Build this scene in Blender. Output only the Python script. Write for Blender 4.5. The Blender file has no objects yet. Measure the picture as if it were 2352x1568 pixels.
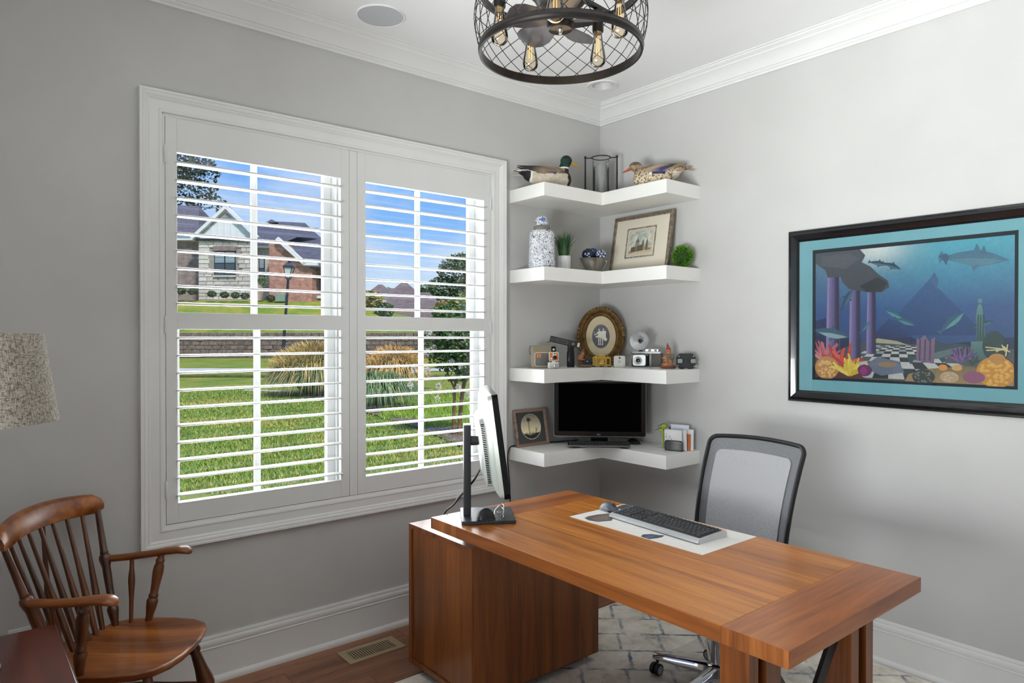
import bpy, bmesh, math, random
from mathutils import Matrix, Vector, noise as mnoise

scene = bpy.context.scene
COL = scene.collection
PI = math.pi
rnd = random.Random(7)

# ------------------------------------------------------------------ camera
CX, CY, CZ = -3.3159, -3.1326, 1.5
YAW, PITCH = -0.6866, -0.0072
cam_data = bpy.data.cameras.new('camera')
cam_data.sensor_width = 36.0
cam_data.lens = 1578.17 / 2352.0 * 36.0
cam_data.clip_start = 0.02
cam_data.clip_end = 800
cam = bpy.data.objects.new('camera', cam_data)
COL.objects.link(cam)
cam.location = (CX, CY, CZ)
cam.rotation_euler = (PI / 2 + PITCH, 0, YAW)
scene.camera = cam
FW = Vector((math.sin(-YAW), math.cos(-YAW), 0))      # horizontal viewing direction
RT = Vector((FW.y, -FW.x, 0))                         # to the right of it

# ------------------------------------------------------------------ view + render look
scene.view_settings.view_transform = 'Standard'
scene.view_settings.look = 'None'
scene.view_settings.gamma = 1.0
scene.view_settings.use_curve_mapping = False
scene.view_settings.exposure = 0.0
try:
    scene.cycles.use_denoising = True
    scene.cycles.max_bounces = 10
    scene.cycles.diffuse_bounces = 5
    scene.cycles.transparent_max_bounces = 24
    scene.cycles.sample_clamp_indirect = 6.0
    scene.cycles.caustics_reflective = False
    scene.cycles.caustics_refractive = False
except Exception:
    pass

# ------------------------------------------------------------------ colour helpers
def lin(c):
    c = c / 255.0
    return c / 12.92 if c <= 0.04045 else ((c + 0.055) / 1.055) ** 2.4
def S(r, g, b, a=1.0):
    return (lin(r), lin(g), lin(b), a)

# ------------------------------------------------------------------ world: blue summer sky with soft cloud
world = bpy.data.worlds.new('sky')
scene.world = world
world.use_nodes = True
nt = world.node_tree
for n in list(nt.nodes):
    nt.nodes.remove(n)
def wn(t, **kw):
    n = nt.nodes.new(t)
    for k, v in kw.items():
        setattr(n, k, v)
    return n
out = wn('ShaderNodeOutputWorld'); bg = wn('ShaderNodeBackground')
tc = wn('ShaderNodeTexCoord'); sp = wn('ShaderNodeSeparateXYZ'); ramp = wn('ShaderNodeValToRGB')
nt.links.new(tc.outputs['Generated'], sp.inputs[0])
nt.links.new(sp.outputs['Z'], ramp.inputs[0])
e = ramp.color_ramp.elements
e[0].position = 0.0; e[0].color = S(206, 226, 250)
e[1].position = 0.30; e[1].color = S(92, 158, 246)
k = e.new(0.08); k.color = S(192, 220, 252)
k = e.new(0.16); k.color = S(134, 188, 252)
k = e.new(1.0); k.color = S(70, 130, 225)
mp = wn('ShaderNodeMapping'); mp.inputs['Scale'].default_value = (2.2, 2.2, 6.0)
mp.inputs['Location'].default_value = (0.35, 0.1, 0.4)
nz = wn('ShaderNodeTexNoise'); nz.inputs['Scale'].default_value = 1.9; nz.inputs['Detail'].default_value = 5
nz.inputs['Roughness'].default_value = 0.55
cr = wn('ShaderNodeValToRGB'); cr.color_ramp.elements[0].position = 0.43; cr.color_ramp.elements[1].position = 0.68
cr.color_ramp.elements[1].color = (0.75, 0.75, 0.75, 1)
mx = wn('ShaderNodeMix', data_type='RGBA')
nt.links.new(tc.outputs['Generated'], mp.inputs['Vector']); nt.links.new(mp.outputs[0], nz.inputs['Vector'])
nt.links.new(nz.outputs['Fac'], cr.inputs[0]); nt.links.new(cr.outputs[0], mx.inputs[0])
nt.links.new(ramp.outputs[0], mx.inputs[6]); mx.inputs[7].default_value = S(236, 242, 250)
nt.links.new(mx.outputs[2], bg.inputs['Color']); bg.inputs['Strength'].default_value = 1.0
nt.links.new(bg.outputs[0], out.inputs[0])

# ------------------------------------------------------------------ lights
def area(name, loc, rot, sx, sy, power, col=(1, 1, 1), spread=PI):
    l = bpy.data.lights.new(name, 'AREA'); l.shape = 'RECTANGLE'; l.size = sx; l.size_y = sy
    l.energy = power; l.color = col; l.spread = spread
    o = bpy.data.objects.new(name, l); COL.objects.link(o); o.location = loc; o.rotation_euler = rot
    return o
sun = bpy.data.lights.new('sun', 'SUN'); sun.energy = 4.2; sun.angle = math.radians(6); sun.color = (1.0, 0.96, 0.88)
so = bpy.data.objects.new('sun', sun); COL.objects.link(so); so.rotation_euler = (math.radians(38), 0, math.radians(-5))
# daylight falling in through the shuttered window, and an added fill lamp outside the unseen west window
area('window_daylight', (-1.765, 0.46, 1.50), (math.radians(-108), 0, 0), 2.0, 1.9, 150, (0.95, 0.975, 1.0))
area('added_side_fill', (-4.55, -2.30, 0.75), (0, math.radians(-140), 0), 1.5, 1.85, 270, (0.95, 0.975, 1.0), math.radians(130))

# ------------------------------------------------------------------ materials
MATS = {}
def new_mat(name):
    m = bpy.data.materials.new(name); m.use_nodes = True
    MATS[name] = m
    b = m.node_tree.nodes['Principled BSDF']
    return m, m.node_tree, b
def add(ntr, t, **kw):
    n = ntr.nodes.new(t)
    for k_, v_ in kw.items():
        setattr(n, k_, v_)
    return n
def mat(name, col, rough=0.5, metal=0.0, spec=0.5, col2=None, nscale=8.0, stretch=(1, 1, 1), detail=4.0,
        lo=0.35, hi=0.65, bump=0.0, bscale=None, coat=0.0, emit=None, estr=0.0, rand=False, trans=0.0, ior=1.45, sheen=0.0):
    if name in MATS:
        return MATS[name]
    m, ntr, b = new_mat(name)
    b.inputs['Base Color'].default_value = col
    b.inputs['Roughness'].default_value = rough
    b.inputs['Metallic'].default_value = metal
    b.inputs['Specular IOR Level'].default_value = spec
    b.inputs['Coat Weight'].default_value = coat
    b.inputs['Transmission Weight'].default_value = trans
    b.inputs['IOR'].default_value = ior
    if emit:
        b.inputs['Emission Color'].default_value = emit
        b.inputs['Emission Strength'].default_value = estr
    if col2 is None and not bump:
        col2 = tuple(c * 0.96 for c in col[:3]) + (1,)
    t = add(ntr, 'ShaderNodeTexCoord'); mpn = add(ntr, 'ShaderNodeMapping')
    mpn.inputs['Scale'].default_value = stretch
    ntr.links.new(t.outputs['Object'], mpn.inputs['Vector'])
    if rand:
        oi = add(ntr, 'ShaderNodeObjectInfo'); ml = add(ntr, 'ShaderNodeMath', operation='MULTIPLY')
        ml.inputs[1].default_value = 37.0
        ntr.links.new(oi.outputs['Random'], ml.inputs[0]); ntr.links.new(ml.outputs[0], mpn.inputs['Location'])
    n = add(ntr, 'ShaderNodeTexNoise'); n.inputs['Scale'].default_value = nscale; n.inputs['Detail'].default_value = detail
    ntr.links.new(mpn.outputs[0], n.inputs['Vector'])
    if col2 is not None:
        r = add(ntr, 'ShaderNodeValToRGB')
        r.color_ramp.elements[0].position = lo; r.color_ramp.elements[0].color = col
        r.color_ramp.elements[1].position = hi; r.color_ramp.elements[1].color = col2
        ntr.links.new(n.outputs['Fac'], r.inputs[0]); ntr.links.new(r.outputs[0], b.inputs['Base Color'])
    if bump:
        n2 = n
        if bscale:
            n2 = add(ntr, 'ShaderNodeTexNoise'); n2.inputs['Scale'].default_value = bscale; n2.inputs['Detail'].default_value = 3
            ntr.links.new(mpn.outputs[0], n2.inputs['Vector'])
        bp = add(ntr, 'ShaderNodeBump'); bp.inputs['Strength'].default_value = bump; bp.inputs['Distance'].default_value = 0.01
        ntr.links.new(n2.outputs['Fac'], bp.inputs['Height']); ntr.links.new(bp.outputs[0], b.inputs['Normal'])
    return m
def wood(name, dark, mid, light, axis='x', rough=0.3, scale=1.0, coat=0.2, rand=True, per=0.10):
    """streaky figured wood, grain along the given object axis"""
    if name in MATS:
        return MATS[name]
    m, ntr, b = new_mat(name)
    t = add(ntr, 'ShaderNodeTexCoord')
    st = {'x': (0.55, 9, 9), 'y': (9, 0.55, 9), 'z': (9, 9, 0.55)}[axis]
    mp1 = add(ntr, 'ShaderNodeMapping'); mp1.inputs['Scale'].default_value = tuple(s * scale for s in st)
    oi = add(ntr, 'ShaderNodeObjectInfo'); ml = add(ntr, 'ShaderNodeMath', operation='MULTIPLY'); ml.inputs[1].default_value = 53.0
    ntr.links.new(oi.outputs['Random'], ml.inputs[0])
    if rand:
        ntr.links.new(ml.outputs[0], mp1.inputs['Location'])
    ntr.links.new(t.outputs['Object'], mp1.inputs['Vector'])
    n1 = add(ntr, 'ShaderNodeTexNoise'); n1.inputs['Scale'].default_value = 1.6; n1.inputs['Detail'].default_value = 5
    n1.inputs['Distortion'].default_value = 0.6; n1.inputs['Roughness'].default_value = 0.6
    n2 = add(ntr, 'ShaderNodeTexNoise'); n2.inputs['Scale'].default_value = 9.0; n2.inputs['Detail'].default_value = 3
    ntr.links.new(mp1.outputs[0], n1.inputs['Vector']); ntr.links.new(mp1.outputs[0], n2.inputs['Vector'])
    r = add(ntr, 'ShaderNodeValToRGB')
    r.color_ramp.elements[0].position = 0.30; r.color_ramp.elements[0].color = dark
    r.color_ramp.elements[1].position = 0.72; r.color_ramp.elements[1].color = light
    q = r.color_ramp.elements.new(0.50); q.color = mid
    ntr.links.new(n1.outputs['Fac'], r.inputs[0])
    mxn = add(ntr, 'ShaderNodeMix', data_type='RGBA', blend_type='MULTIPLY'); mxn.inputs[0].default_value = 0.35
    r2 = add(ntr, 'ShaderNodeValToRGB')
    r2.color_ramp.elements[0].position = 0.35; r2.color_ramp.elements[0].color = (0.45, 0.42, 0.4, 1)
    r2.color_ramp.elements[1].position = 0.62; r2.color_ramp.elements[1].color = (1, 1, 1, 1)
    ntr.links.new(n2.outputs['Fac'], r2.inputs[0])
    ntr.links.new(r.outputs[0], mxn.inputs[6]); ntr.links.new(r2.outputs[0], mxn.inputs[7])
    hv = add(ntr, 'ShaderNodeHueSaturation')
    mr = add(ntr, 'ShaderNodeMapRange'); mr.inputs[3].default_value = 1.0 - per * (1 if rand else 0); mr.inputs[4].default_value = 1.0 + per * (1 if rand else 0)
    ntr.links.new(oi.outputs['Random'], mr.inputs[0]); ntr.links.new(mr.outputs[0], hv.inputs['Value'])
    ntr.links.new(mxn.outputs[2], hv.inputs['Color']); ntr.links.new(hv.outputs[0], b.inputs['Base Color'])
    b.inputs['Roughness'].default_value = rough
    b.inputs['Coat Weight'].default_value = coat; b.inputs['Coat Roughness'].default_value = 0.25
    bp = add(ntr, 'ShaderNodeBump'); bp.inputs['Strength'].default_value = 0.08; bp.inputs['Distance'].default_value = 0.004
    ntr.links.new(n2.outputs['Fac'], bp.inputs['Height']); ntr.links.new(bp.outputs[0], b.inputs['Normal'])
    return m
def print_mat(name, rough=0.6, nscale=60.0, amt=0.12):
    """printed or painted surface: colours come from the mesh colour attribute, with fine procedural grain"""
    if name in MATS:
        return MATS[name]
    m, ntr, b = new_mat(name)
    a = add(ntr, 'ShaderNodeVertexColor', layer_name='Col')
    t = add(ntr, 'ShaderNodeTexCoord'); n = add(ntr, 'ShaderNodeTexNoise'); n.inputs['Scale'].default_value = nscale; n.inputs['Detail'].default_value = 4
    ntr.links.new(t.outputs['Object'], n.inputs['Vector'])
    mr = add(ntr, 'ShaderNodeMapRange'); mr.inputs[3].default_value = 1 - amt; mr.inputs[4].default_value = 1 + amt
    ntr.links.new(n.outputs['Fac'], mr.inputs[0])
    hv = add(ntr, 'ShaderNodeHueSaturation'); ntr.links.new(mr.outputs[0], hv.inputs['Value'])
    ntr.links.new(a.outputs['Color'], hv.inputs['Color']); ntr.links.new(hv.outputs[0], b.inputs['Base Color'])
    b.inputs['Roughness'].default_value = rough
    return m
def pane_mat(name, tint=(1, 1, 1, 1), refl=0.06, rough=0.0):
    """thin clear pane: mostly see-through with a weak mirror reflection that grows at grazing angles"""
    if name in MATS:
        return MATS[name]
    m, ntr, b = new_mat(name)
    ntr.nodes.remove(b)
    o = [n for n in ntr.nodes if n.type == 'OUTPUT_MATERIAL'][0]
    tr = add(ntr, 'ShaderNodeBsdfTransparent'); tr.inputs[0].default_value = tint
    gl = add(ntr, 'ShaderNodeBsdfGlossy'); gl.inputs['Roughness'].default_value = rough
    fr = add(ntr, 'ShaderNodeFresnel'); fr.inputs[0].default_value = 1.35
    ml = add(ntr, 'ShaderNodeMath', operation='MULTIPLY'); ml.inputs[1].default_value = refl / 0.03
    ml.use_clamp = True
    mxs = add(ntr, 'ShaderNodeMixShader')
    ntr.links.new(fr.outputs[0], ml.inputs[0]); ntr.links.new(ml.outputs[0], mxs.inputs[0])
    ntr.links.new(tr.outputs[0], mxs.inputs[1]); ntr.links.new(gl.outputs[0], mxs.inputs[2])
    ntr.links.new(mxs.outputs[0], o.inputs['Surface'])
    return m

# ------------------------------------------------------------------ geometry helpers
class G:
    def __init__(s):
        s.v = []; s.f = []; s.c = []; s.col = None
    def _add(s, vs, fs):
        o = len(s.v); s.v += [tuple(p) for p in vs]
        for f in fs:
            s.f.append(tuple(i + o for i in f)); s.c.append(s.col)
        return s
    def mark(s):
        s.m = len(s.v); return s
    def apply(s, M):
        for i in range(s.m, len(s.v)):
            s.v[i] = tuple(M @ Vector(s.v[i]))
        return s
    def paint(s, col):
        s.col = col; return s
    def box(s, x0, x1, y0, y1, z0, z1):
        return s._add([(x0, y0, z0), (x1, y0, z0), (x1, y1, z0), (x0, y1, z0), (x0, y0, z1), (x1, y0, z1), (x1, y1, z1), (x0, y1, z1)],
                      [(0, 3, 2, 1), (4, 5, 6, 7), (0, 1, 5, 4), (1, 2, 6, 5), (2, 3, 7, 6), (3, 0, 4, 7)])
    def cbox(s, c, d):
        return s.box(c[0] - d[0] / 2, c[0] + d[0] / 2, c[1] - d[1] / 2, c[1] + d[1] / 2, c[2] - d[2] / 2, c[2] + d[2] / 2)
    def loft(s, rings, cap0=True, cap1=True, closed=False):
        n = len(rings[0]); vs = [p for r in rings for p in r]; fs = []
        R = len(rings)
        for i in range(R if closed else R - 1):
            a, b = i * n, ((i + 1) % R) * n
            for j in range(n):
                fs.append((a + j, a + (j + 1) % n, b + (j + 1) % n, b + j))
        if not closed:
            if cap0: fs.append(tuple(reversed(range(n))))
            if cap1: fs.append(tuple((R - 1) * n + j for j in range(n)))
        return s._add(vs, fs)
    def lathe(s, prof, n=24, c=(0, 0, 0), cap=True, M=None, a0=0.0):
        rings = []
        for r, z in prof:
            rings.append([Vector((r * math.cos(a0 + 2 * PI * j / n), r * math.sin(a0 + 2 * PI * j / n), z)) for j in range(n)])
        if M is not None:
            rings = [[M @ p for p in q] for q in rings]
        rings = [[p + Vector(c) for p in q] for q in rings]
        return s.loft(rings, cap, cap)
    def tube(s, pts, r, n=8, closed=False, cap=True, flat=None):
        pts = [Vector(p) for p in pts]; N = len(pts)
        rs = r if isinstance(r, (list, tuple)) else [r] * N
        rings = []; prev = None
        for i, p in enumerate(pts):
            if closed: d = pts[(i + 1) % N] - pts[i - 1]
            elif i == 0: d = pts[1] - pts[0]
            elif i == N - 1: d = pts[-1] - pts[-2]
            else: d = pts[i + 1] - pts[i - 1]
            d.normalize()
            if prev is None:
                up = Vector((0, 0, 1)) if abs(d.z) < 0.9 else Vector((1, 0, 0))
                a = d.cross(up).normalized()
            else:
                a = (prev - d * prev.dot(d)).normalized()
            prev = a; b = d.cross(a)
            fa, fb = flat if flat else (1, 1)
            rings.append([p + (a * math.cos(2 * PI * j / n) * fa + b * math.sin(2 * PI * j / n) * fb) * rs[i] for j in range(n)])
        return s.loft(rings, cap, cap, closed)
    def ball(s, c, r, nu=16, nv=10, M=None):
        r = r if isinstance(r, (list, tuple)) else (r, r, r)
        rings = []
        for i in range(1, nv):
            t = PI * i / nv - PI / 2
            rings.append([Vector((r[0] * math.cos(t) * math.cos(2 * PI * j / nu), r[1] * math.cos(t) * math.sin(2 * PI * j / nu), r[2] * math.sin(t))) for j in range(nu)])
        lo, hi = Vector((0, 0, -r[2])), Vector((0, 0, r[2]))
        c = Vector(c); X = (lambda p: (M @ p) + c) if M is not None else (lambda p: p + c)
        vs = [X(p) for q in rings for p in q] + [X(lo), X(hi)]
        fs = []
        for i in range(nv - 2):
            for j in range(nu):
                fs.append((i * nu + j, i * nu + (j + 1) % nu, (i + 1) * nu + (j + 1) % nu, (i + 1) * nu + j))
        L = len(vs)
        for j in range(nu):
            fs.append(((j + 1) % nu, j, L - 2)); fs.append(((nv - 2) * nu + j, (nv - 2) * nu + (j + 1) % nu, L - 1))
        return s._add(vs, fs)
    def prism(s, poly, z0, z1):
        n = len(poly)
        A = sum(poly[i][0] * poly[(i + 1) % n][1] - poly[(i + 1) % n][0] * poly[i][1] for i in range(n))
        if A < 0: poly = poly[::-1]
        vs = [(x, y, z0) for x, y in poly] + [(x, y, z1) for x, y in poly]
        fs = [tuple(reversed(range(n))), tuple(range(n, 2 * n))] + [(i, (i + 1) % n, n + (i + 1) % n, n + i) for i in range(n)]
        return s._add(vs, fs)
    def face(s, pts):
        return s._add(pts, [tuple(range(len(pts)))])
    def sweep(s, prof, path, closed=True, up=Vector((0, 0, 1)), nrm=None):
        """profile (a: outwards in plane, b: along nrm) mitred round a closed/open planar path whose plane normal is nrm"""
        nrm = Vector(nrm) if nrm is not None else Vector((0, 0, 1))
        P = [Vector(p) for p in path]; N = len(P); rings = []
        for i in range(N):
            d0 = (P[i] - P[i - 1]).normalized() if (closed or i > 0) else (P[1] - P[0]).normalized()
            d1 = (P[(i + 1) % N] - P[i]).normalized() if (closed or i < N - 1) else d0
            if not closed and i == 0: d0 = d1
            o0 = d0.cross(nrm); o1 = d1.cross(nrm)
            o = (o0 + o1); o = o / max(1e-6, (1 + o0.dot(o1)))
            rings.append([P[i] + o * a + nrm * b for a, b in prof])
        return s.loft(rings, True, True, closed)

def rotz(a): return Matrix.Rotation(a, 4, 'Z')
def rot(a, ax): return Matrix.Rotation(a, 4, ax)
def tr(x, y, z): return Matrix.Translation((x, y, z))

def mesh_of(g, name):
    me = bpy.data.meshes.new(name)
    me.from_pydata(g.v, [], g.f)
    if any(c is not None for c in g.c):
        ca = me.color_attributes.new('Col', 'FLOAT_COLOR', 'CORNER')
        li = 0
        for pi, p in enumerate(me.polygons):
            c = g.c[pi] or (0.5, 0.5, 0.5, 1)
            for k_ in range(p.loop_total):
                cc = c(me.vertices[p.vertices[k_]].co) if callable(c) else c
                ca.data[p.loop_start + k_].color = cc
    me.validate()
    return me
def obj(name, g, m, parent=None, smooth=35, bevel=0.0, seg=2, loc=None, rz=0.0):
    me = g if isinstance(g, bpy.types.Mesh) else mesh_of(g, name)
    if not isinstance(g, bpy.types.Mesh) or not me.materials:
        if not me.materials:
            me.materials.append(m)
    if smooth and not isinstance(g, bpy.types.Mesh):
        bm = bmesh.new(); bm.from_mesh(me); bmesh.ops.recalc_face_normals(bm, faces=bm.faces); bm.to_mesh(me); bm.free()
        me.polygons.foreach_set('use_smooth', [True] * len(me.polygons))
        me.set_sharp_from_angle(angle=math.radians(smooth))
    o = bpy.data.objects.new(name, me); COL.objects.link(o)
    if parent is not None: o.parent = parent
    if loc is not None: o.location = loc
    if rz: o.rotation_euler = (0, 0, rz)
    if bevel:
        md = o.modifiers.new('soft_edges', 'BEVEL'); md.width = bevel; md.segments = seg; md.limit_method = 'ANGLE'; md.angle_limit = math.radians(40)
        md.harden_normals = False
    return o
def thing(name, label, cat, loc=(0, 0, 0), rz=0.0, group=None):
    o = bpy.data.objects.new(name, None); COL.objects.link(o); o.empty_display_size = 0.05
    o.location = loc; o.rotation_euler = (0, 0, rz)
    o['label'] = label; o['category'] = cat
    if group: o['group'] = group
    return o
def tag(o, label, cat, group=None):
    o['label'] = label; o['category'] = cat
    if group: o['group'] = group
    return o
def struct(o, label=None, cat=None):
    o['kind'] = 'structure'
    if label: o['label'] = label
    if cat: o['category'] = cat
    return o
def copy_tree(o, parent=None):
    c = o.copy(); COL.objects.link(c); c.parent = parent
    for ch in list(o.children): copy_tree(ch, c)
    return c
def blob(g, voxel, colfn=None, m=None, name='body', smooth=4):
    """fuse overlapping shapes into one continuous skin"""
    me = mesh_of(g, 'tmp'); o = bpy.data.objects.new('tmp', me); COL.objects.link(o)
    md = o.modifiers.new('r', 'REMESH'); md.mode = 'VOXEL'; md.voxel_size = voxel
    if smooth:
        ms = o.modifiers.new('s', 'SMOOTH'); ms.factor = 0.5; ms.iterations = smooth
    bpy.context.view_layer.update()
    dg = bpy.context.evaluated_depsgraph_get()
    r = bpy.data.meshes.new_from_object(o.evaluated_get(dg))
    bpy.data.objects.remove(o); bpy.data.meshes.remove(me)
    r.name = name
    for a in list(r.color_attributes): r.color_attributes.remove(a)
    if colfn:
        ca = r.color_attributes.new('Col', 'FLOAT_COLOR', 'POINT')
        for i, vt in enumerate(r.vertices):
            ca.data[i].color = colfn(vt.co)
    r.materials.clear()
    if m: r.materials.append(m)
    r.polygons.foreach_set('use_smooth', [True] * len(r.polygons))
    return r
def text_mesh(s, size, depth=0.0004):
    cu = bpy.data.curves.new('t', 'FONT'); cu.body = s; cu.size = size; cu.extrude = depth; cu.align_x = 'CENTER'; cu.align_y = 'CENTER'
    o = bpy.data.objects.new('t', cu); COL.objects.link(o); bpy.context.view_layer.update()
    me = bpy.data.meshes.new_from_object(o.evaluated_get(bpy.context.evaluated_depsgraph_get()))
    bpy.data.objects.remove(o)
    return me
def lerp(a, b, t): return a + (b - a) * t
def mixc(a, b, t): return tuple(lerp(a[i], b[i], t) for i in range(3)) + (1,)
def rrect(w, h, r, n=5):
    """rounded rectangle outline centred on the origin"""
    P_ = []
    for cx, cy, a0 in ((w / 2 - r, h / 2 - r, 0), (-w / 2 + r, h / 2 - r, 90), (-w / 2 + r, -h / 2 + r, 180), (w / 2 - r, -h / 2 + r, 270)):
        for i in range(n + 1):
            a = math.radians(a0 + 90 * i / n); P_.append((cx + r * math.cos(a), cy + r * math.sin(a)))
    return P_

# ================================================================== ROOM SHELL
WALL = mat('greige_wall_paint', S(199, 198, 196), rough=0.75, spec=0.25, col2=S(195, 194, 192), nscale=3, bump=0.02, bscale=220)
CEIL = mat('ceiling_white_paint', S(241, 241, 241), rough=0.8, spec=0.2, col2=S(238, 238, 238), nscale=2, bump=0.02, bscale=180)
TRIM = mat('white_trim_paint', S(228, 228, 226), rough=0.35, spec=0.45, col2=S(224, 224, 222), nscale=3)
SHUT = mat('white_shutter_paint', S(224, 224, 222), rough=0.32, spec=0.4, col2=S(220, 220, 218), nscale=3)
VINYL = mat('white_window_vinyl', S(222, 223, 223), rough=0.35, col2=S(218, 219, 219), nscale=3)
XW, YS, ZC = -3.95, -4.6, 2.985
WX0, WX1, WZ0, WZ1 = -2.63, -0.897, 0.70, 2.43

g = G()
g.box(XW - .15, WX0, 0, .16, -.06, ZC + .1).box(WX1, .15, 0, .16, -.06, ZC + .1)
g.box(WX0, WX1, 0, .16, -.06, WZ0).box(WX0, WX1, 0, .16, WZ1, ZC + .1)
struct(obj('wall_north', g, WALL, smooth=0))
struct(obj('wall_east', G().box(0, .15, YS - .15, 0, -.06, ZC + .1), WALL, smooth=0))
struct(obj('wall_south', G().box(XW - .15, 0, YS - .15, YS, -.06, ZC + .1), WALL, smooth=0))
# west wall with an unseen window, added to let fill light into the room
V0, V1, VZ0, VZ1 = -3.2, -1.40, 0.55, 2.45
g = G()
g.box(XW - .15, XW, YS, V0, -.06, ZC + .1).box(XW - .15, XW, V1, 0, -.06, ZC + .1)
g.box(XW - .15, XW, V0, V1, -.06, VZ0).box(XW - .15, XW, V0, V1, VZ1, ZC + .1)
struct(obj('wall_west', g, WALL, smooth=0))
ceil = struct(obj('ceiling', G().box(XW - .15, .15, YS - .15, .16, ZC, ZC + .1), CEIL, smooth=0))
cut = obj('cutter', G().lathe([(.0, ZC - .05), (.0575, ZC - .05), (.0575, ZC + .06), (.0, ZC + .06)], 40, (-.318, -.32, 0)), CEIL, smooth=0)
bo = ceil.modifiers.new('hole', 'BOOLEAN'); bo.object = cut; bo.operation = 'DIFFERENCE'
bpy.context.view_layer.update()
nm_ = bpy.data.meshes.new_from_object(ceil.evaluated_get(bpy.context.evaluated_depsgraph_get()))
ceil.modifiers.clear(); ceil.data = nm_; bpy.data.objects.remove(cut)

# floor: subfloor + individual planks
PLANK = wood('walnut_stained_plank', S(104, 64, 42), S(142, 92, 62), S(168, 114, 78), 'x', rough=0.38, coat=0.12, per=0.16)
SUB = mat('dark_subfloor', S(40, 24, 16), rough=0.8)
fl = struct(obj('floor', G().box(XW, 0, YS, 0, -.06, -.013), SUB, smooth=0))
pm = {}
y = 0.0; row = 0; PWID = 0.127
while y > YS:
    y1 = max(YS, y - PWID); x = XW - [0.0, .62, .27, .93, .45, .8][row % 6]
    while x < 0:
        L = rnd.choice([1.2, 1.5, 0.9, 1.8])
        a, b = max(x, XW), min(x + L, 0)
        if b - a > .03:
            w_, h_ = round(b - a, 2), round(y - y1, 3)
            if (w_, h_) not in pm:
                pm[(w_, h_)] = mesh_of(G().box(.0008, w_ - .0008, -h_ + .0008, -.0008, -.013, 0), 'plank'); pm[(w_, h_)].materials.append(PLANK)
            obj('plank', pm[(w_, h_)], PLANK, fl, smooth=0, loc=(a, y, 0))
        x += L
    y = y1; row += 1

# crown moulding and baseboards
crown = [(0, 2.875), (.012, 2.875), (.0135, 2.884), (.019, 2.887), (.0235, 2.892), (.0245, 2.897), (.031, 2.899), (.036, 2.907), (.046, 2.922), (.060, 2.937),
         (.078, 2.951), (.083, 2.953), (.085, 2.960), (.096, 2.966), (.103, 2.971), (.104, 2.978), (.112, 2.979), (.112, ZC), (0, ZC)]
struct(obj('trim_1', G().sweep(crown, [(XW, 0, 0), (0, 0, 0), (0, YS, 0), (XW, YS, 0)], True), TRIM, smooth=28))
bprof = [(0, 0), (.031, 0), (.0305, .009), (.027, .018), (.020, .025), (.0155, .027), (.0145, .030), (.0145, .146), (.0165, .148), (.0165, .152), (.012, .154), (.0145, .160),
         (.0150, .170), (.0135, .179), (.0105, .184), (.0085, .185), (.0100, .188), (.0098, .195), (.0075, .2005), (0, .2005)]
for nm, p in (('north', [(XW, 0, 0), (0, 0, 0)]), ('east', [(0, 0, 0), (0, YS, 0)]), ('south', [(0, YS, 0), (XW, YS, 0)]), ('west', [(XW, YS, 0), (XW, 0, 0)])):
    struct(obj('baseboard_' + nm, G().sweep(bprof, p, False), TRIM, smooth=28))

# ------------------------------------------------------------------ window 1: casing, jamb, two double-hung units
GLASS = pane_mat('window_glass', (0.985, 0.995, 0.99, 1), 0.02)
win = bpy.data.objects.new('window_1', None); COL.objects.link(win); win.location = (-1.765, 0, WZ0)
struct(win)
def wl(x, y, z): return (x + 1.765, y, z - WZ0)
def wbox(g, x0, x1, y0, y1, z0, z1): return g.box(x0 + 1.765, x1 + 1.765, y0, y1, z0 - WZ0, z1 - WZ0)
cprof = [(0, 0), (0, .013), (.004, .015), (.010, .015), (.014, .012), (.046, .013), (.050, .016), (.054, .019), (.058, .018), (.061, .021), (.066, .025), (.071, .026), (.074, .0245),
         (.077, .028), (.086, .029), (.086, 0)]
rect = [wl(WX0, 0, WZ0), wl(WX1, 0, WZ0), wl(WX1, 0, WZ1), wl(WX0, 0, WZ1)]
obj('casing', G().sweep(cprof, rect, True, nrm=(0, -1, 0)), TRIM, win, smooth=28)
obj('jamb', G().sweep([(0, .002), (-.012, .002), (-.012, -.158), (0, -.158)], rect, True, nrm=(0, -1, 0)), TRIM, win, smooth=0)
wbox(g := G(), -1.80, -1.73, .045, .158, WZ0 + .012, WZ1 - .012)
obj('mullion', g, VINYL, win, smooth=0, bevel=.003)
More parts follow.
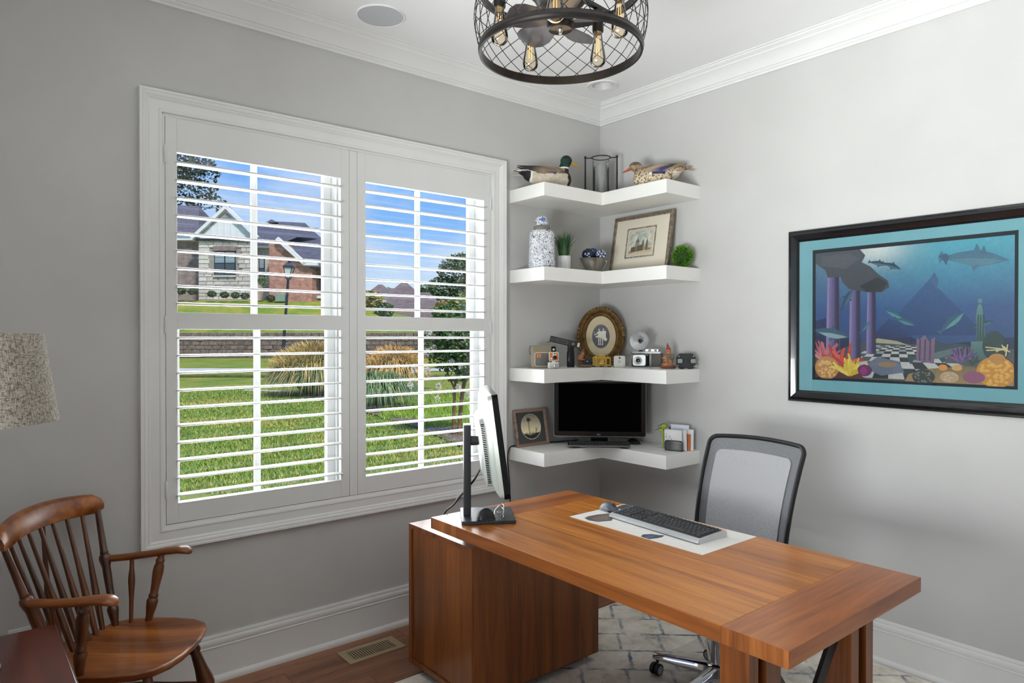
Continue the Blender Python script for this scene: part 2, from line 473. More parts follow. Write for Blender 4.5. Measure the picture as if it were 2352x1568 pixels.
for x0, x1 in ((WX0 + .012, -1.80), (-1.73, WX1 - .012)):
    z0, z1, zm = WZ0 + .012, WZ1 - .012, 1.565
    wbox(g := G(), x0, x0 + .03, .05, .155, z0, z1); wbox(g, x1 - .03, x1, .05, .155, z0, z1)
    wbox(g, x0, x1, .05, .155, z0, z0 + .03); wbox(g, x0, x1, .05, .155, z1 - .03, z1)
    obj('unit_frame', g, VINYL, win, smooth=0, bevel=.003)
    for nm, yc, a, b in (('upper_sash', .125, zm - .02, z1 - .03), ('lower_sash', .088, z0 + .03, zm + .02)):
        sx0, sx1 = x0 + .03, x1 - .03
        g = G(); wbox(g, sx0, sx0 + .042, yc - .016, yc + .016, a, b); wbox(g, sx1 - .042, sx1, yc - .016, yc + .016, a, b)
        wbox(g, sx0 + .042, sx1 - .042, yc - .016, yc + .016, a, a + .042); wbox(g, sx0 + .042, sx1 - .042, yc - .016, yc + .016, b - .042, b)
        sash = obj(nm, g, VINYL, win, smooth=0, bevel=.004)
        xm = (sx0 + sx1) / 2
        wbox(g := G(), xm - .014, xm + .014, yc - .009, yc + .009, a + .042, b - .042)
        obj('muntin', g, VINYL, sash, smooth=0, bevel=.003)
        for p0, p1 in ((sx0 + .042, xm - .014), (xm + .014, sx1 - .042)):
            wbox(g := G(), p0, p1, yc - .002, yc + .002, a + .042, b - .042)
            obj('pane', g, GLASS, sash, smooth=0)

# added west window, out of view, same family of joinery
w2 = bpy.data.objects.new('added_window', None); COL.objects.link(w2); w2.location = (XW, (V0 + V1) / 2, VZ0); struct(w2)
ym = (V0 + V1) / 2
rect2 = [(0, V0 - ym, 0), (0, V0 - ym, VZ1 - VZ0), (0, V1 - ym, VZ1 - VZ0), (0, V1 - ym, 0)]
obj('casing', G().sweep(cprof, rect2, True, nrm=(1, 0, 0)), TRIM, w2, smooth=28)
g = G().box(-.13, -.08, V0 - ym, V0 - ym + .06, 0, VZ1 - VZ0).box(-.13, -.08, V1 - ym - .06, V1 - ym, 0, VZ1 - VZ0)
g.box(-.13, -.08, V0 - ym, V1 - ym, 0, .06).box(-.13, -.08, V0 - ym, V1 - ym, VZ1 - VZ0 - .06, VZ1 - VZ0)
for k_ in (-.3, .3): g.box(-.13, -.08, k_ - .02, k_ + .02, 0, VZ1 - VZ0)
obj('sash', g, VINYL, w2, smooth=0)
obj('pane', G().box(-.107, -.103, V0 - ym + .05, V1 - ym - .05, .05, VZ1 - VZ0 - .05), GLASS, w2, smooth=0)

# ------------------------------------------------------------------ plantation shutters
def louver_mesh(L):
    g = G(); rings = []
    for xx, k_ in ((-L / 2, .80), (-L / 2 + .006, 1.0), (L / 2 - .006, 1.0), (L / 2, .80)):
        rings.append([(xx, .032 * k_ * math.cos(2 * PI * j / 16), .0052 * k_ * math.sin(2 * PI * j / 16)) for j in range(16)])
    g.loft(rings)
    me = mesh_of(g, 'louver'); me.materials.append(SHUT)
    me.polygons.foreach_set('use_smooth', [True] * len(me.polygons)); me.set_sharp_from_angle(angle=math.radians(50))
    return me
LOUV = [2.232 - .0741 * i for i in range(9)] + [1.494 - .0738 * i for i in range(10)]
def shutter(x0, x1, hinge_side, label):
    a, b = x0 + .046, x1 - .046
    z0, z1 = WZ0 + .014, WZ1 - .012
    t = thing('plantation_shutter', label, 'shutter', ((x0 + x1) / 2, .012, z0), group=None)
    xc = (x0 + x1) / 2
    Y0, Y1 = -.014, .014
    for p0, p1 in ((x0 + .001, a), (b, x1 - .001)):
        obj('stile', G().box(p0 - xc, p1 - xc, Y0, Y1, 0, z1 - z0), SHUT, t, smooth=0, bevel=.0015)
    for nm, q0, q1 in (('bottom_rail', z0, .797), ('middle_rail', 1.531, 1.602), ('top_rail', 2.275, z1)):
        obj(nm, G().box(a - xc, b - xc, Y0 + .001, Y1 - .001, q0 - z0, q1 - z0), SHUT, t, smooth=0, bevel=.0015)
    me = louver_mesh(b - a + .012)
    for z in LOUV:
        obj('louver', me, SHUT, t, smooth=0, loc=(0, 0, z - z0))
    hx = x0 if hinge_side < 0 else x1
    for z in (.86, 1.55, 2.26):
        g = G().lathe([(.004, -.036), (.0046, -.034), (.0046, .034), (.004, .036)], 10, (hx - xc, Y0 - .003, z - z0))
        g.box(hx - xc - .008 * (hinge_side > 0) - .001, hx - xc + .008 * (hinge_side < 0) + .001, Y0 - .0015, Y0, z - z0 - .034, z - z0 + .034)
        obj('hinge', g, SHUT, t)
    return t
shutter(WX0 + .013, -1.786, -1, 'white louvred shutter panel on the wooden-chair side of the window')
shutter(-1.744, WX1 - .013, 1, 'white louvred shutter panel on the corner-shelf side of the window')
o = tag(obj('shutter_post', G().box(-.0205, .0205, -.014, .022, 0, WZ1 - WZ0 - .026), SHUT, smooth=0, bevel=.0015, loc=(-1.765, .012, WZ0 + .013)),
        'narrow white upright post between the two shutter panels', 'shutter post')

# ------------------------------------------------------------------ ceiling fittings
t = thing('ceiling_speaker', 'round white flush speaker grille in the ceiling', 'speaker', (-1.763, -.279, ZC))
obj('rim', G().lathe([(.105, 0), (.112, 0), (.112, -.004), (.110, -.006), (.106, -.006), (.105, -.005), (.105, 0)], 48, cap=False), CEIL, t)
obj('grille', G().lathe([(.001, -.0045), (.1055, -.0045), (.1055, 0), (.001, 0)], 48), mat('speaker_grille', S(204, 206, 210), rough=.7, bump=.4, bscale=900), t)
t = thing('recessed_light', 'round white recessed ceiling light above the corner shelves', 'ceiling light', (-.318, -.32, ZC))
obj('trim_ring', G().lathe([(.058, 0), (.092, 0), (.092, -.005), (.088, -.008), (.062, -.004), (.058, 0)], 40, cap=False), TRIM, t)
obj('baffle', G().lathe([(.0600, -.0035), (.0570, .002), (.0520, .042), (.0, .046), (.0, .050), (.0560, .050), (.0572, .0)], 40, cap=False), mat('white_baffle', S(214, 214, 214), rough=.4), t)

# ------------------------------------------------------------------ rug, chair mat, floor register, outlet
m, ntr, b = new_mat('distressed_trellis_rug')
tcn = add(ntr, 'ShaderNodeTexCoord'); mpp = add(ntr, 'ShaderNodeMapping'); mpp.inputs['Rotation'].default_value = (0, 0, math.radians(42))
ntr.links.new(tcn.outputs['Object'], mpp.inputs['Vector'])
nz1 = add(ntr, 'ShaderNodeTexNoise'); nz1.inputs['Scale'].default_value = 30; nz1.inputs['Detail'].default_value = 4
ntr.links.new(tcn.outputs['Object'], nz1.inputs['Vector'])
vm = add(ntr, 'ShaderNodeVectorMath', operation='MULTIPLY_ADD'); vm.inputs[1].default_value = (.02, .02, 0)
ntr.links.new(nz1.outputs['Color'], vm.inputs[0]); ntr.links.new(mpp.outputs[0], vm.inputs[2])
br = add(ntr, 'ShaderNodeTexBrick'); br.offset = 0.16; br.offset_frequency = 2; br.squash = 1
br.inputs['Scale'].default_value = 1.0; br.inputs['Brick Width'].default_value = .20; br.inputs['Row Height'].default_value = .185
br.inputs['Mortar Size'].default_value = .0095; br.inputs['Mortar Smooth'].default_value = .3
ntr.links.new(vm.outputs[0], br.inputs['Vector'])
brk = add(ntr, 'ShaderNodeTexNoise'); brk.inputs['Scale'].default_value = 7; brk.inputs['Detail'].default_value = 6; brk.inputs['Roughness'].default_value = .7
ntr.links.new(tcn.outputs['Object'], brk.inputs['Vector'])
rr = add(ntr, 'ShaderNodeValToRGB'); rr.color_ramp.elements[0].position = .39; rr.color_ramp.elements[1].position = .58
ntr.links.new(brk.outputs['Fac'], rr.inputs[0])
mu = add(ntr, 'ShaderNodeMath', operation='MULTIPLY'); ntr.links.new(br.outputs['Fac'], mu.inputs[0]); ntr.links.new(rr.outputs[0], mu.inputs[1])
bl = add(ntr, 'ShaderNodeTexNoise'); bl.inputs['Scale'].default_value = 5; bl.inputs['Detail'].default_value = 9; bl.inputs['Roughness'].default_value = .75
ntr.links.new(tcn.outputs['Object'], bl.inputs['Vector'])
rb = add(ntr, 'ShaderNodeValToRGB')
rb.color_ramp.elements[0].position = .34; rb.color_ramp.elements[0].color = S(168, 160, 150)
rb.color_ramp.elements[1].position = .60; rb.color_ramp.elements[1].color = S(238, 232, 221)
q = rb.color_ramp.elements.new(.47); q.color = S(220, 212, 200)
ntr.links.new(bl.outputs['Fac'], rb.inputs[0])
mxr = add(ntr, 'ShaderNodeMix', data_type='RGBA'); ntr.links.new(mu.outputs[0], mxr.inputs[0])
ntr.links.new(rb.outputs[0], mxr.inputs[6]); mxr.inputs[7].default_value = S(112, 124, 144)
ntr.links.new(mxr.outputs[2], b.inputs['Base Color']); b.inputs['Roughness'].default_value = .95; b.inputs['Specular IOR Level'].default_value = .1
bp = add(ntr, 'ShaderNodeBump'); bp.inputs['Strength'].default_value = .35; bp.inputs['Distance'].default_value = .004
ntr.links.new(nz1.outputs['Fac'], bp.inputs['Height']); ntr.links.new(bp.outputs[0], b.inputs['Normal'])
rug = thing('area_rug', 'cream and grey-blue distressed trellis rug under the desk', 'rug', (-1.26, -2.06, 0))
obj('pile', G().prism([(-1.209, -1.52), (1.209, -1.52), (1.209, 1.522), (-1.209, 1.522)], 0, .009), m, rug, smooth=0, bevel=.003)
obj('binding', G().sweep([(0, 0), (.011, 0), (.011, .0085), (0, .0085)], [(-1.209, -1.52, 0), (1.209, -1.52, 0), (1.209, 1.522, 0), (-1.209, 1.522, 0)], True), mat('rug_binding', S(226, 221, 210), rough=.95), rug, smooth=0, bevel=.002)
m, ntr, b = new_mat('clear_vinyl_mat')
b.inputs['Base Color'].default_value = S(222, 218, 214); b.inputs['Roughness'].default_value = .5; b.inputs['Specular IOR Level'].default_value = .15; b.inputs['Alpha'].default_value = .16
nn = add(ntr, 'ShaderNodeTexNoise'); nn.inputs['Scale'].default_value = 60; bpp = add(ntr, 'ShaderNodeBump'); bpp.inputs['Strength'].default_value = .08
ntr.links.new(nn.outputs['Fac'], bpp.inputs['Height']); ntr.links.new(bpp.outputs[0], b.inputs['Normal'])
tag(obj('chair_mat', G().prism([(x + -.9, y + -1.59) for x, y in rrect(1.16, .98, .05)], .0095, .0125), m), 'clear vinyl floor mat under the wheeled office chair', 'floor mat')

BRASS = mat('tan_register_metal', S(176, 158, 124), rough=.42, spec=.5, metal=.25, col2=S(166, 148, 116), nscale=5)
DARK = mat('dark_slot', S(22, 17, 13), rough=.9)
t = thing('floor_register', 'tan metal slatted air register in the wood floor', 'vent', (-1.757, -.172, 0))
g = G()
hw, hd, iw, idp = .146, .072, .114, .046
for x0, x1, y0, y1 in ((-hw, hw, -hd, -idp), (-hw, hw, idp, hd), (-hw, -iw, -idp, idp), (iw, hw, -idp, idp)):
    g.box(x0, x1, y0, y1, 0, .004)
obj('frame', g, BRASS, t, smooth=0)
obj('duct', G().box(-iw, iw, -idp, idp, 0, .0008), DARK, t, smooth=0)
me = mesh_of(G().box(-.0032, .0032, -idp, idp, .0006, .0036), 'slat'); me.materials.append(BRASS)
for i in range(19):
    obj('slat', me, BRASS, t, smooth=0, loc=(-iw + .0122 * (i + .5) - .0008, 0, 0))
obj('lever', G().box(.096, .1, -.012, .02, .003, .008), BRASS, t, smooth=0)
t = thing('wall_outlet', 'white wall outlet plate low on the wall behind the wooden chair', 'outlet', (-3.118, 0, .358))
o = obj('plate', G().prism(rrect(.071, .116, .006), 0, .006), TRIM, t, bevel=.0015); o.rotation_euler = (PI / 2, 0, 0)
for sz in (-.024, .024):
    o = obj('socket', G().prism(rrect(.034, .030, .008), .006, .0075), TRIM, t); o.rotation_euler = (PI / 2, 0, 0); o.location = (0, 0, sz)

# ================================================================== DESK
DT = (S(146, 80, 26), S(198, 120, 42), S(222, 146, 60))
DP = (S(88, 46, 17), S(134, 74, 29), S(158, 92, 40))  # same walnut as the top, darkened to carry the shade on the pedestal
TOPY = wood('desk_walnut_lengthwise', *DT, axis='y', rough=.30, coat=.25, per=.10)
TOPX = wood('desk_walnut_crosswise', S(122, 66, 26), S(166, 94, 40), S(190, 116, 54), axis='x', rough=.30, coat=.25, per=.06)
PEDZ = wood('desk_walnut_upright_shaded', *DP, axis='z', rough=.36, coat=.15, per=.08)
BLACKM = mat('black_powdercoat', S(24, 24, 25), rough=.45, col2=S(30, 30, 31), nscale=40)
DX, DY, DZ = -1.40, -1.52, .009
desk = thing('desk', 'walnut executive desk with plank top and side pedestal', 'desk', (DX, DY, DZ))
def D(g, x0, x1, y0, y1, z0, z1): return g.box(x0 - DX, x1 - DX, y0 - DY, y1 - DY, z0 - DZ, z1 - DZ)
X0, X1, Y0, Y1, ZB, ZT = -1.790, -1.006, -2.300, -.749, .715, .760
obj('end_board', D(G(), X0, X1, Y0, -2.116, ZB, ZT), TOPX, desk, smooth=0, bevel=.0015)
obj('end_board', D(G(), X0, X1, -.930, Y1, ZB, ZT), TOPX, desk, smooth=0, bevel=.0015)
ws = [.118, .140, .132, .128, .138, .128]
EDGE = wood('desk_walnut_shaded_edge', S(92, 48, 18), S(138, 78, 32), S(160, 94, 42), axis='y', rough=.34, coat=.15, per=.05)
obj('edge_shade', D(G(), X0 - .0015, X0 + .0002, -2.1155, -.9305, ZB, ZT - .001), EDGE, desk, smooth=0)  # thin darker strip, puts shade into the colour of the long edge
ENDG = wood('desk_end_grain', S(104, 56, 20), S(154, 88, 36), S(182, 110, 50), axis='z', rough=.36, coat=.1, scale=1.6, per=.05)
for e0, e1 in ((Y0, -2.116), (-.930, Y1)):
    obj('end_grain', D(G(), X0 - .0015, X0 + .0002, e0 + .0008, e1, ZB + .0005, ZT - .001), ENDG, desk, smooth=0)
x = X0
for w_ in ws:
    x1 = min(X1, x + w_)
    obj('plank', D(G(), x + .0003, x1 - .0003, -2.1155, -.9305, ZB, ZT), TOPY, desk, smooth=0, bevel=.0008, seg=1)
    x = x1
# pedestal
PX0, PX1, PY0, PY1, PZ0, PZ1 = -1.725, -1.003, -.940, -.462, .045, .664
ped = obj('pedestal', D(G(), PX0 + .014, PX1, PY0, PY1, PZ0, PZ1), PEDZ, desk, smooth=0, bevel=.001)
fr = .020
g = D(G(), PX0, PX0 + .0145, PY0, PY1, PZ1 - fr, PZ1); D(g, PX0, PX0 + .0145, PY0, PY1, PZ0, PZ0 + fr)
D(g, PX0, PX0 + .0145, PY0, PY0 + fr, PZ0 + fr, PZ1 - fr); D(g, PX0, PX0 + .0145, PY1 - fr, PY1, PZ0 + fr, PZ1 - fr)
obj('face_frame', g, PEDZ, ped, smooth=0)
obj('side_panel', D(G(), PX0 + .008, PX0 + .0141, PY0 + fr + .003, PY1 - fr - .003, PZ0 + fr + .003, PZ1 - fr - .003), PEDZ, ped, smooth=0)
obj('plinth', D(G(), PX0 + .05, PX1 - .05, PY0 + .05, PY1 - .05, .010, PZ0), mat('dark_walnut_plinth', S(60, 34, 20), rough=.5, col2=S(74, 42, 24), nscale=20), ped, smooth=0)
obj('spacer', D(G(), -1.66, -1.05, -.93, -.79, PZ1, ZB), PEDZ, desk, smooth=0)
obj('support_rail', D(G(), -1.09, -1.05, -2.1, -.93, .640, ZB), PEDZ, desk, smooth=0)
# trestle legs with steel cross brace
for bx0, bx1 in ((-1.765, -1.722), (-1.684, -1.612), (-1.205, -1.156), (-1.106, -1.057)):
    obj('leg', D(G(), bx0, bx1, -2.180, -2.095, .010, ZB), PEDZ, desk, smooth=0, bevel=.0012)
def bar(g, p, q, w, d, off=(0, 0, 0)):
    p = Vector(p); q = Vector(q); dr = (q - p).normalized(); sd = Vector((0, 1, 0)); up = dr.cross(sd)
    rings = [[P_ + sd * d / 2 * a + up * w / 2 * b_ for a, b_ in ((1, 1), (-1, 1), (-1, -1), (1, -1))] for P_ in (p, q)]
    return g.loft(rings)
for p, q in (((-1.70 - DX, -2.14 - DY, .70), (-1.13 - DX, -2.14 - DY, .03)), ((-1.13 - DX, -2.14 - DY, .70), (-1.70 - DX, -2.14 - DY, .03))):
    obj('brace', bar(G(), p, q, .045, .012), BLACKM, desk, smooth=0)
for bx in (-1.703, -1.131):
    obj('leg_plate', D(G(), bx - .016, bx + .016, -2.155, -2.115, .012, ZB), BLACKM, desk, smooth=0)

# ------------------------------------------------------------------ desk mat, keyboard, mouse
m = print_mat('printed_paper_mat', rough=.55, nscale=30, amt=.04)
g = G(); cx, cy = -1.178, -1.425
W = (236, 233, 228)
g.paint(S(*W)).box(-1.345 - cx, -1.012 - cx, -1.747 - cy, -1.103 - cy, 0, .0014)
def blot(pts, col, lift):
    g.paint(S(*col)).face([(px - cx, py - cy, .0014 + lift) for px, py in pts])
blot([(-1.318, -1.160), (-1.285, -1.150), (-1.235, -1.155), (-1.165, -1.180), (-1.150, -1.215), (-1.185, -1.232), (-1.235, -1.238), (-1.262, -1.258), (-1.318, -1.235), (-1.330, -1.195)], (96, 88, 84), .0002)
blot([(-1.305, -1.185), (-1.25, -1.175), (-1.19, -1.19), (-1.175, -1.21), (-1.215, -1.225), (-1.27, -1.24), (-1.31, -1.225)], (122, 108, 100), .0003)
blot([(-1.342, -1.475), (-1.315, -1.462), (-1.285, -1.480), (-1.275, -1.505), (-1.262, -1.520), (-1.285, -1.530), (-1.312, -1.527), (-1.344, -1.515)], (66, 72, 84), .0002)
blot([(-1.338, -1.49), (-1.31, -1.483), (-1.29, -1.50), (-1.31, -1.508), (-1.336, -1.504)], (84, 104, 140), .0003)
blot([(-1.014, -1.115), (-1.03, -1.11), (-1.10, -1.125), (-1.09, -1.21), (-1.05, -1.26), (-1.014, -1.27)], (70, 74, 76), .0002)
blot([(-1.014, -1.275), (-1.045, -1.265), (-1.075, -1.30), (-1.07, -1.5), (-1.085, -1.62), (-1.05, -1.64), (-1.014, -1.62)], (226, 192, 168), .0002)
o = obj('desk_mat', g, m, smooth=0, loc=(cx, cy, ZT)); tag(o, 'white desk mat with grey and peach watercolour blotches under the keyboard', 'desk mat')

KB = mat('keyboard_silver', S(196, 198, 200), rough=.35, metal=.3, col2=S(188, 190, 192), nscale=9)
KD = mat('keyboard_dark_plate', S(52, 53, 55), rough=.5, col2=S(58, 59, 61), nscale=9)
KK = mat('keycap_charcoal', S(46, 47, 50), rough=.42, spec=.5, col2=S(54, 55, 58), nscale=30)
# keyboard local frame: +x along its length (towards the near end), +y towards the user's side (the chair)
KL, KWD = .455, .170
kb = thing('keyboard', 'dark computer keyboard with silver front edge on the desk mat', 'keyboard', (-1.166, -1.448, ZT + .0016), rz=math.radians(-90 - 4))
prof = [(-KWD / 2, .004), (-KWD / 2 + .012, 0), (KWD / 2 - .01, 0), (KWD / 2, .004), (KWD / 2, .012), (KWD / 2 - .012, .018), (-KWD / 2 + .022, .027), (-KWD / 2, .020)]
def ring(xx, s=1.0): return [(xx, -y_ * s, z_) for y_, z_ in prof]
g = G().loft([ring(-KL / 2, .95), ring(-KL / 2 + .008), ring(KL / 2 - .008), ring(KL / 2, .95)])
obj('case', g, KB, kb, smooth=40)
sl = math.atan2(.018 - .027, -(KWD - .034))
g = G().box(-KL / 2 + .006, KL / 2 - .006, -.062, .064, 0, .0025)
pl = obj('key_plate', g, KD, kb, smooth=0); pl.location = (0, -.004, .0215); pl.rotation_euler = (math.radians(4.0), 0, 0)
km = {}
def keycap(w, d):
    if (w, d) not in km:
        g = G(); g.loft([[(sx * (w / 2 - i) , sy * (d / 2 - i), z_) for sx, sy in ((1, 1), (-1, 1), (-1, -1), (1, -1))] for i, z_ in ((0, 0), (.0004, .003), (.0022, .0052))])
        km[(w, d)] = mesh_of(g, 'key'); km[(w, d)].materials.append(KK)
    return km[(w, d)]
U = .0188
rows = [(-.052, [1] * 13 + ['g', 1, 1, 1], .012), (-.031, [1] * 13 + [2, 'g', 1, 1, 1, 'g', 1, 1, 1, 1], .0155), (-.0125, [1.5] + [1] * 12 + [1.5, 'g', 1, 1, 1, 'g', 1, 1, 1, 1], .0155),
        (.006, [1.75] + [1] * 11 + [2.25, 'g', 3.0, 'g', 1, 1, 1], .0155), (.0245, [2.25] + [1] * 10 + [2.75, 'g', 1, 1, 1, 'g', 1, 1, 1, 1], .0155), (.043, [1.25, 1.25, 1.25, 6, 1.25, 1.25, 1.25, 1.5, 'g', 1, 1, 1, 'g', 2, 1, 1], .0155)]
for yy, ks, d_ in rows:
    xx = -KL / 2 + .012
    for kx in ks:
        if kx == 'g': xx += .006; continue
        if kx == 3.0: xx += 3 * U; continue
        o = obj('key', keycap(round(kx * U - .0026, 4), d_), KK, pl, smooth=0); o.location = (-(xx + kx * U / 2), -yy, .0025)
        xx += kx * U
mo = thing('computer_mouse', 'grey and black wireless mouse beside the keyboard', 'mouse', (-1.148, -1.140, ZT + .002), rz=math.radians(-100))
def mouse_body(s=1.0, L=.10, W_=.060, H=.036):
    g = G(); rings = []
    for i in range(9):
        t_ = i / 8; xx = -L / 2 + L * t_
        w = W_ / 2 * math.sqrt(max(.02, 1 - (2 * t_ - 1) ** 4)) * (1 - .12 * math.sin(PI * t_)); h = H * (math.sin(PI * (.12 + .80 * t_)) ** .8) * (1.0 if 0 < i < 8 else .3)
        rings.append([(xx, w * math.cos(a), max(0, h * math.sin(a)) if a <= PI else 0.0) for a in [PI * j / 10 for j in range(11)]])
    return g.loft(rings)
obj('shell', mouse_body(), mat('mouse_grey', S(84, 90, 98), rough=.35, col2=S(78, 84, 92), nscale=12), mo, smooth=60)
obj('skirt', mouse_body(L=.104, W_=.064, H=.022), mat('mouse_black', S(26, 27, 29), rough=.4), mo, smooth=60)
obj('scroll_wheel', G().lathe([(.010, -.003), (.011, -.002), (.011, .002), (.010, .003)], 16, (.028, 0, .026), M=rot(PI / 2, 'X')), MATS['mouse_black'], mo)

# ------------------------------------------------------------------ desktop monitor seen from the side
MDK = mat('monitor_dark_grey', S(52, 55, 58), rough=.38, metal=.3, col2=S(47, 50, 53), nscale=14)
MSIL = mat('monitor_pale_back', S(178, 184, 175), rough=.32, metal=.2, col2=S(170, 176, 168), nscale=5)
MBLK = mat('gloss_black_plastic', S(14, 15, 17), rough=.16, col2=S(17, 18, 20), nscale=10)
MA = math.radians(56.5)
mn = thing('desktop_monitor', 'flat computer monitor on a dark grey stand, seen edge-on', 'monitor', (-1.612, -.893, ZT), rz=MA)
# local: screen faces -y, +x is the screen's far side
obj('base', G().prism([(x, y) for x, y in rrect(.225, .215, .006)], 0, .014), MDK, mn, bevel=.002)
obj('column', G().prism([(x, y + .082) for x, y in rrect(.050, .030, .004)], .014, .380), MDK, mn, bevel=.002)
obj('column_cap', G().prism([(x, y + .082) for x, y in rrect(.050, .030, .004)], .380, .383), MSIL, mn)
obj('arm', G().tube([(0, .068, .315), (0, .030, .315), (0, .012, .315)], [.020, .018, .022], 14), MDK, mn)
Mt = tr(-.012, -.012, .327) @ rot(math.radians(-7.5), 'X')
MW, MH = .520, .392
def panelize(g): g.m = 0; return g.apply(Mt)
g = G(); fw = .014
for x0, x1, z0, z1 in ((-MW / 2, MW / 2, -MH / 2, -MH / 2 + fw + .006), (-MW / 2, MW / 2, MH / 2 - fw, MH / 2), (-MW / 2, -MW / 2 + fw, -MH / 2, MH / 2), (MW / 2 - fw, MW / 2, -MH / 2, MH / 2)):
    g.box(x0, x1, -.034, -.010, z0, z1)
obj('bezel', panelize(g), MBLK, mn, smooth=0, bevel=.0015)
obj('screen', panelize(G().box(-MW / 2 + fw, MW / 2 - fw, -.030, -.012, -MH / 2 + fw, MH / 2 - fw)), mat('dark_screen', S(8, 9, 11), rough=.2), mn, smooth=0)
rings = []
for yy, kx, kz, dz in ((-.011, 1.0, 1.0, 0), (.004, .985, .98, 0), (.018, .90, .84, -.004), (.026, .72, .66, -.008), (.030, .5, .5, -.010)):
    rings.append([(x * kx, yy, z * kz + dz) for x, z in rrect(MW, MH, .02)])
obj('back_cover', panelize(G().loft(rings)), MSIL, mn, smooth=40)
rings = []
for yy, k_ in ((.024, 1.0), (.042, .97), (.050, .86)):
    rings.append([(x * k_, yy, z * k_ - .03) for x, z in rrect(.36, .27, .03)])
hs = obj('rear_housing', panelize(G().loft(rings)), MSIL, mn, smooth=40)
g = G()
for i in range(34):
    z_ = -.145 + i * .0068
    g.box(-.1805, -.1795, .027, .040, z_, z_ + .0042)
obj('vent_slots', panelize(g), MBLK, hs, smooth=0)
CABLE = mat('black_cable', S(20, 20, 21), rough=.5)
for k_, c_ in ((0, CABLE), (1, mat('grey_cable', S(120, 112, 104), rough=.5))):
    pts = [(.0 + .01 * k_, .030, .195), (.0 + .02 * k_, .045, .165 - .01 * k_), (.02, .080, .115), (.04, .115, .070 + .01 * k_), (.07, .140, .030), (.105, .168, .006 + .004 * k_), (.118, .182, -.03), (.128, .192, -.085)]
    P_ = []
    for i in range(len(pts) - 1):
        for j in range(5):
            P_.append(Vector(pts[i]).lerp(Vector(pts[i + 1]), j / 5))
    P_.append(Vector(pts[-1]))
    for _ in range(6):
        P_ = [P_[0]] + [(P_[i - 1] + P_[i] * 2 + P_[i + 1]) / 4 for i in range(1, len(P_) - 1)] + [P_[-1]]
    obj('cable', G().tube(P_, .0032, 8), c_, mn, smooth=60)
# things lying on the monitor base
bz = ZT + .0142
t = thing('spare_mouse', 'small black mouse lying on the monitor base', 'mouse', (-1.668, -.958, bz), rz=math.radians(-20))
obj('shell', mouse_body(L=.078, W_=.052, H=.046), mat('soft_black', S(30, 31, 34), rough=.45), t, smooth=60)
obj('skirt', mouse_body(L=.081, W_=.055, H=.014), MBLK, t, smooth=60)
WIRE = mat('silver_wire', S(205, 205, 205), rough=.22, metal=1.0)
t = thing('eyeglasses', 'folded silver wire-rim eyeglasses on the monitor base', 'eyeglasses', (-1.590, -.962, bz), rz=math.radians(50))
for sx in (-1, 1):
    obj('rim', G().tube([(sx * .030 + .024 * math.cos(a), .004 * math.sin(2 * a) - .004, .0215 + .019 * math.sin(a)) for a in [2 * PI * j / 24 for j in range(24)]], .0016, 6, closed=True), WIRE, t, smooth=60)
    obj('lens', G().lathe([(.0005, -.0005), (.0228, -.0005), (.0228, .0005), (.0005, .0005)], 20, (sx * .030, -.004, .0215), M=rot(PI / 2, 'X') @ Matrix.Diagonal((1, .8, 1, 1))), pane_mat('spectacle_lens', (.93, .94, .95, 1), .05), t)
    obj('temple', G().tube([(sx * .054, -.002, .030), (sx * .056, .012, .030), (sx * .02, .022 + .006 * sx, .020), (-sx * .035, .026 + .006 * sx, .008), (-sx * .052, .027 + .006 * sx, .002)], .0015, 6), WIRE, t, smooth=60)
obj('bridge', G().tube([(-.007, -.004, .026), (0, -.006, .030), (.007, -.004, .026)], .0014, 6), WIRE, t)

# ================================================================== OFFICE CHAIR
CHROME = mat('polished_chrome', S(205, 206, 208), rough=.12, metal=1.0, col2=S(196, 197, 200), nscale=6)
OBLK = mat('chair_black_plastic', S(22, 22, 23), rough=.45, col2=S(27, 27, 28), nscale=25)
oc = thing('office_chair', 'wheeled office chair with grey mesh back and chrome base behind the desk', 'chair', (-.800, -1.437, .0125))
obj('gas_lift', G().lathe([(.0135, .10), (.0135, .43), (.010, .43), (.010, .10)], 20), CHROME, oc)
obj('lift_sleeve', G().lathe([(.028, .095), (.028, .262), (.024, .262), (.024, .095)], 24), CHROME, oc)
obj('sleeve_collar', G().lathe([(.0295, .255), (.0295, .270), (.026, .273), (.014, .273), (.014, .255)], 24), OBLK, oc)
obj('hub', G().lathe([(.030, .045), (.036, .050), (.036, .088), (.042, .092), (.043, .100), (.037, .106), (.028, .108)], 28), CHROME, oc)
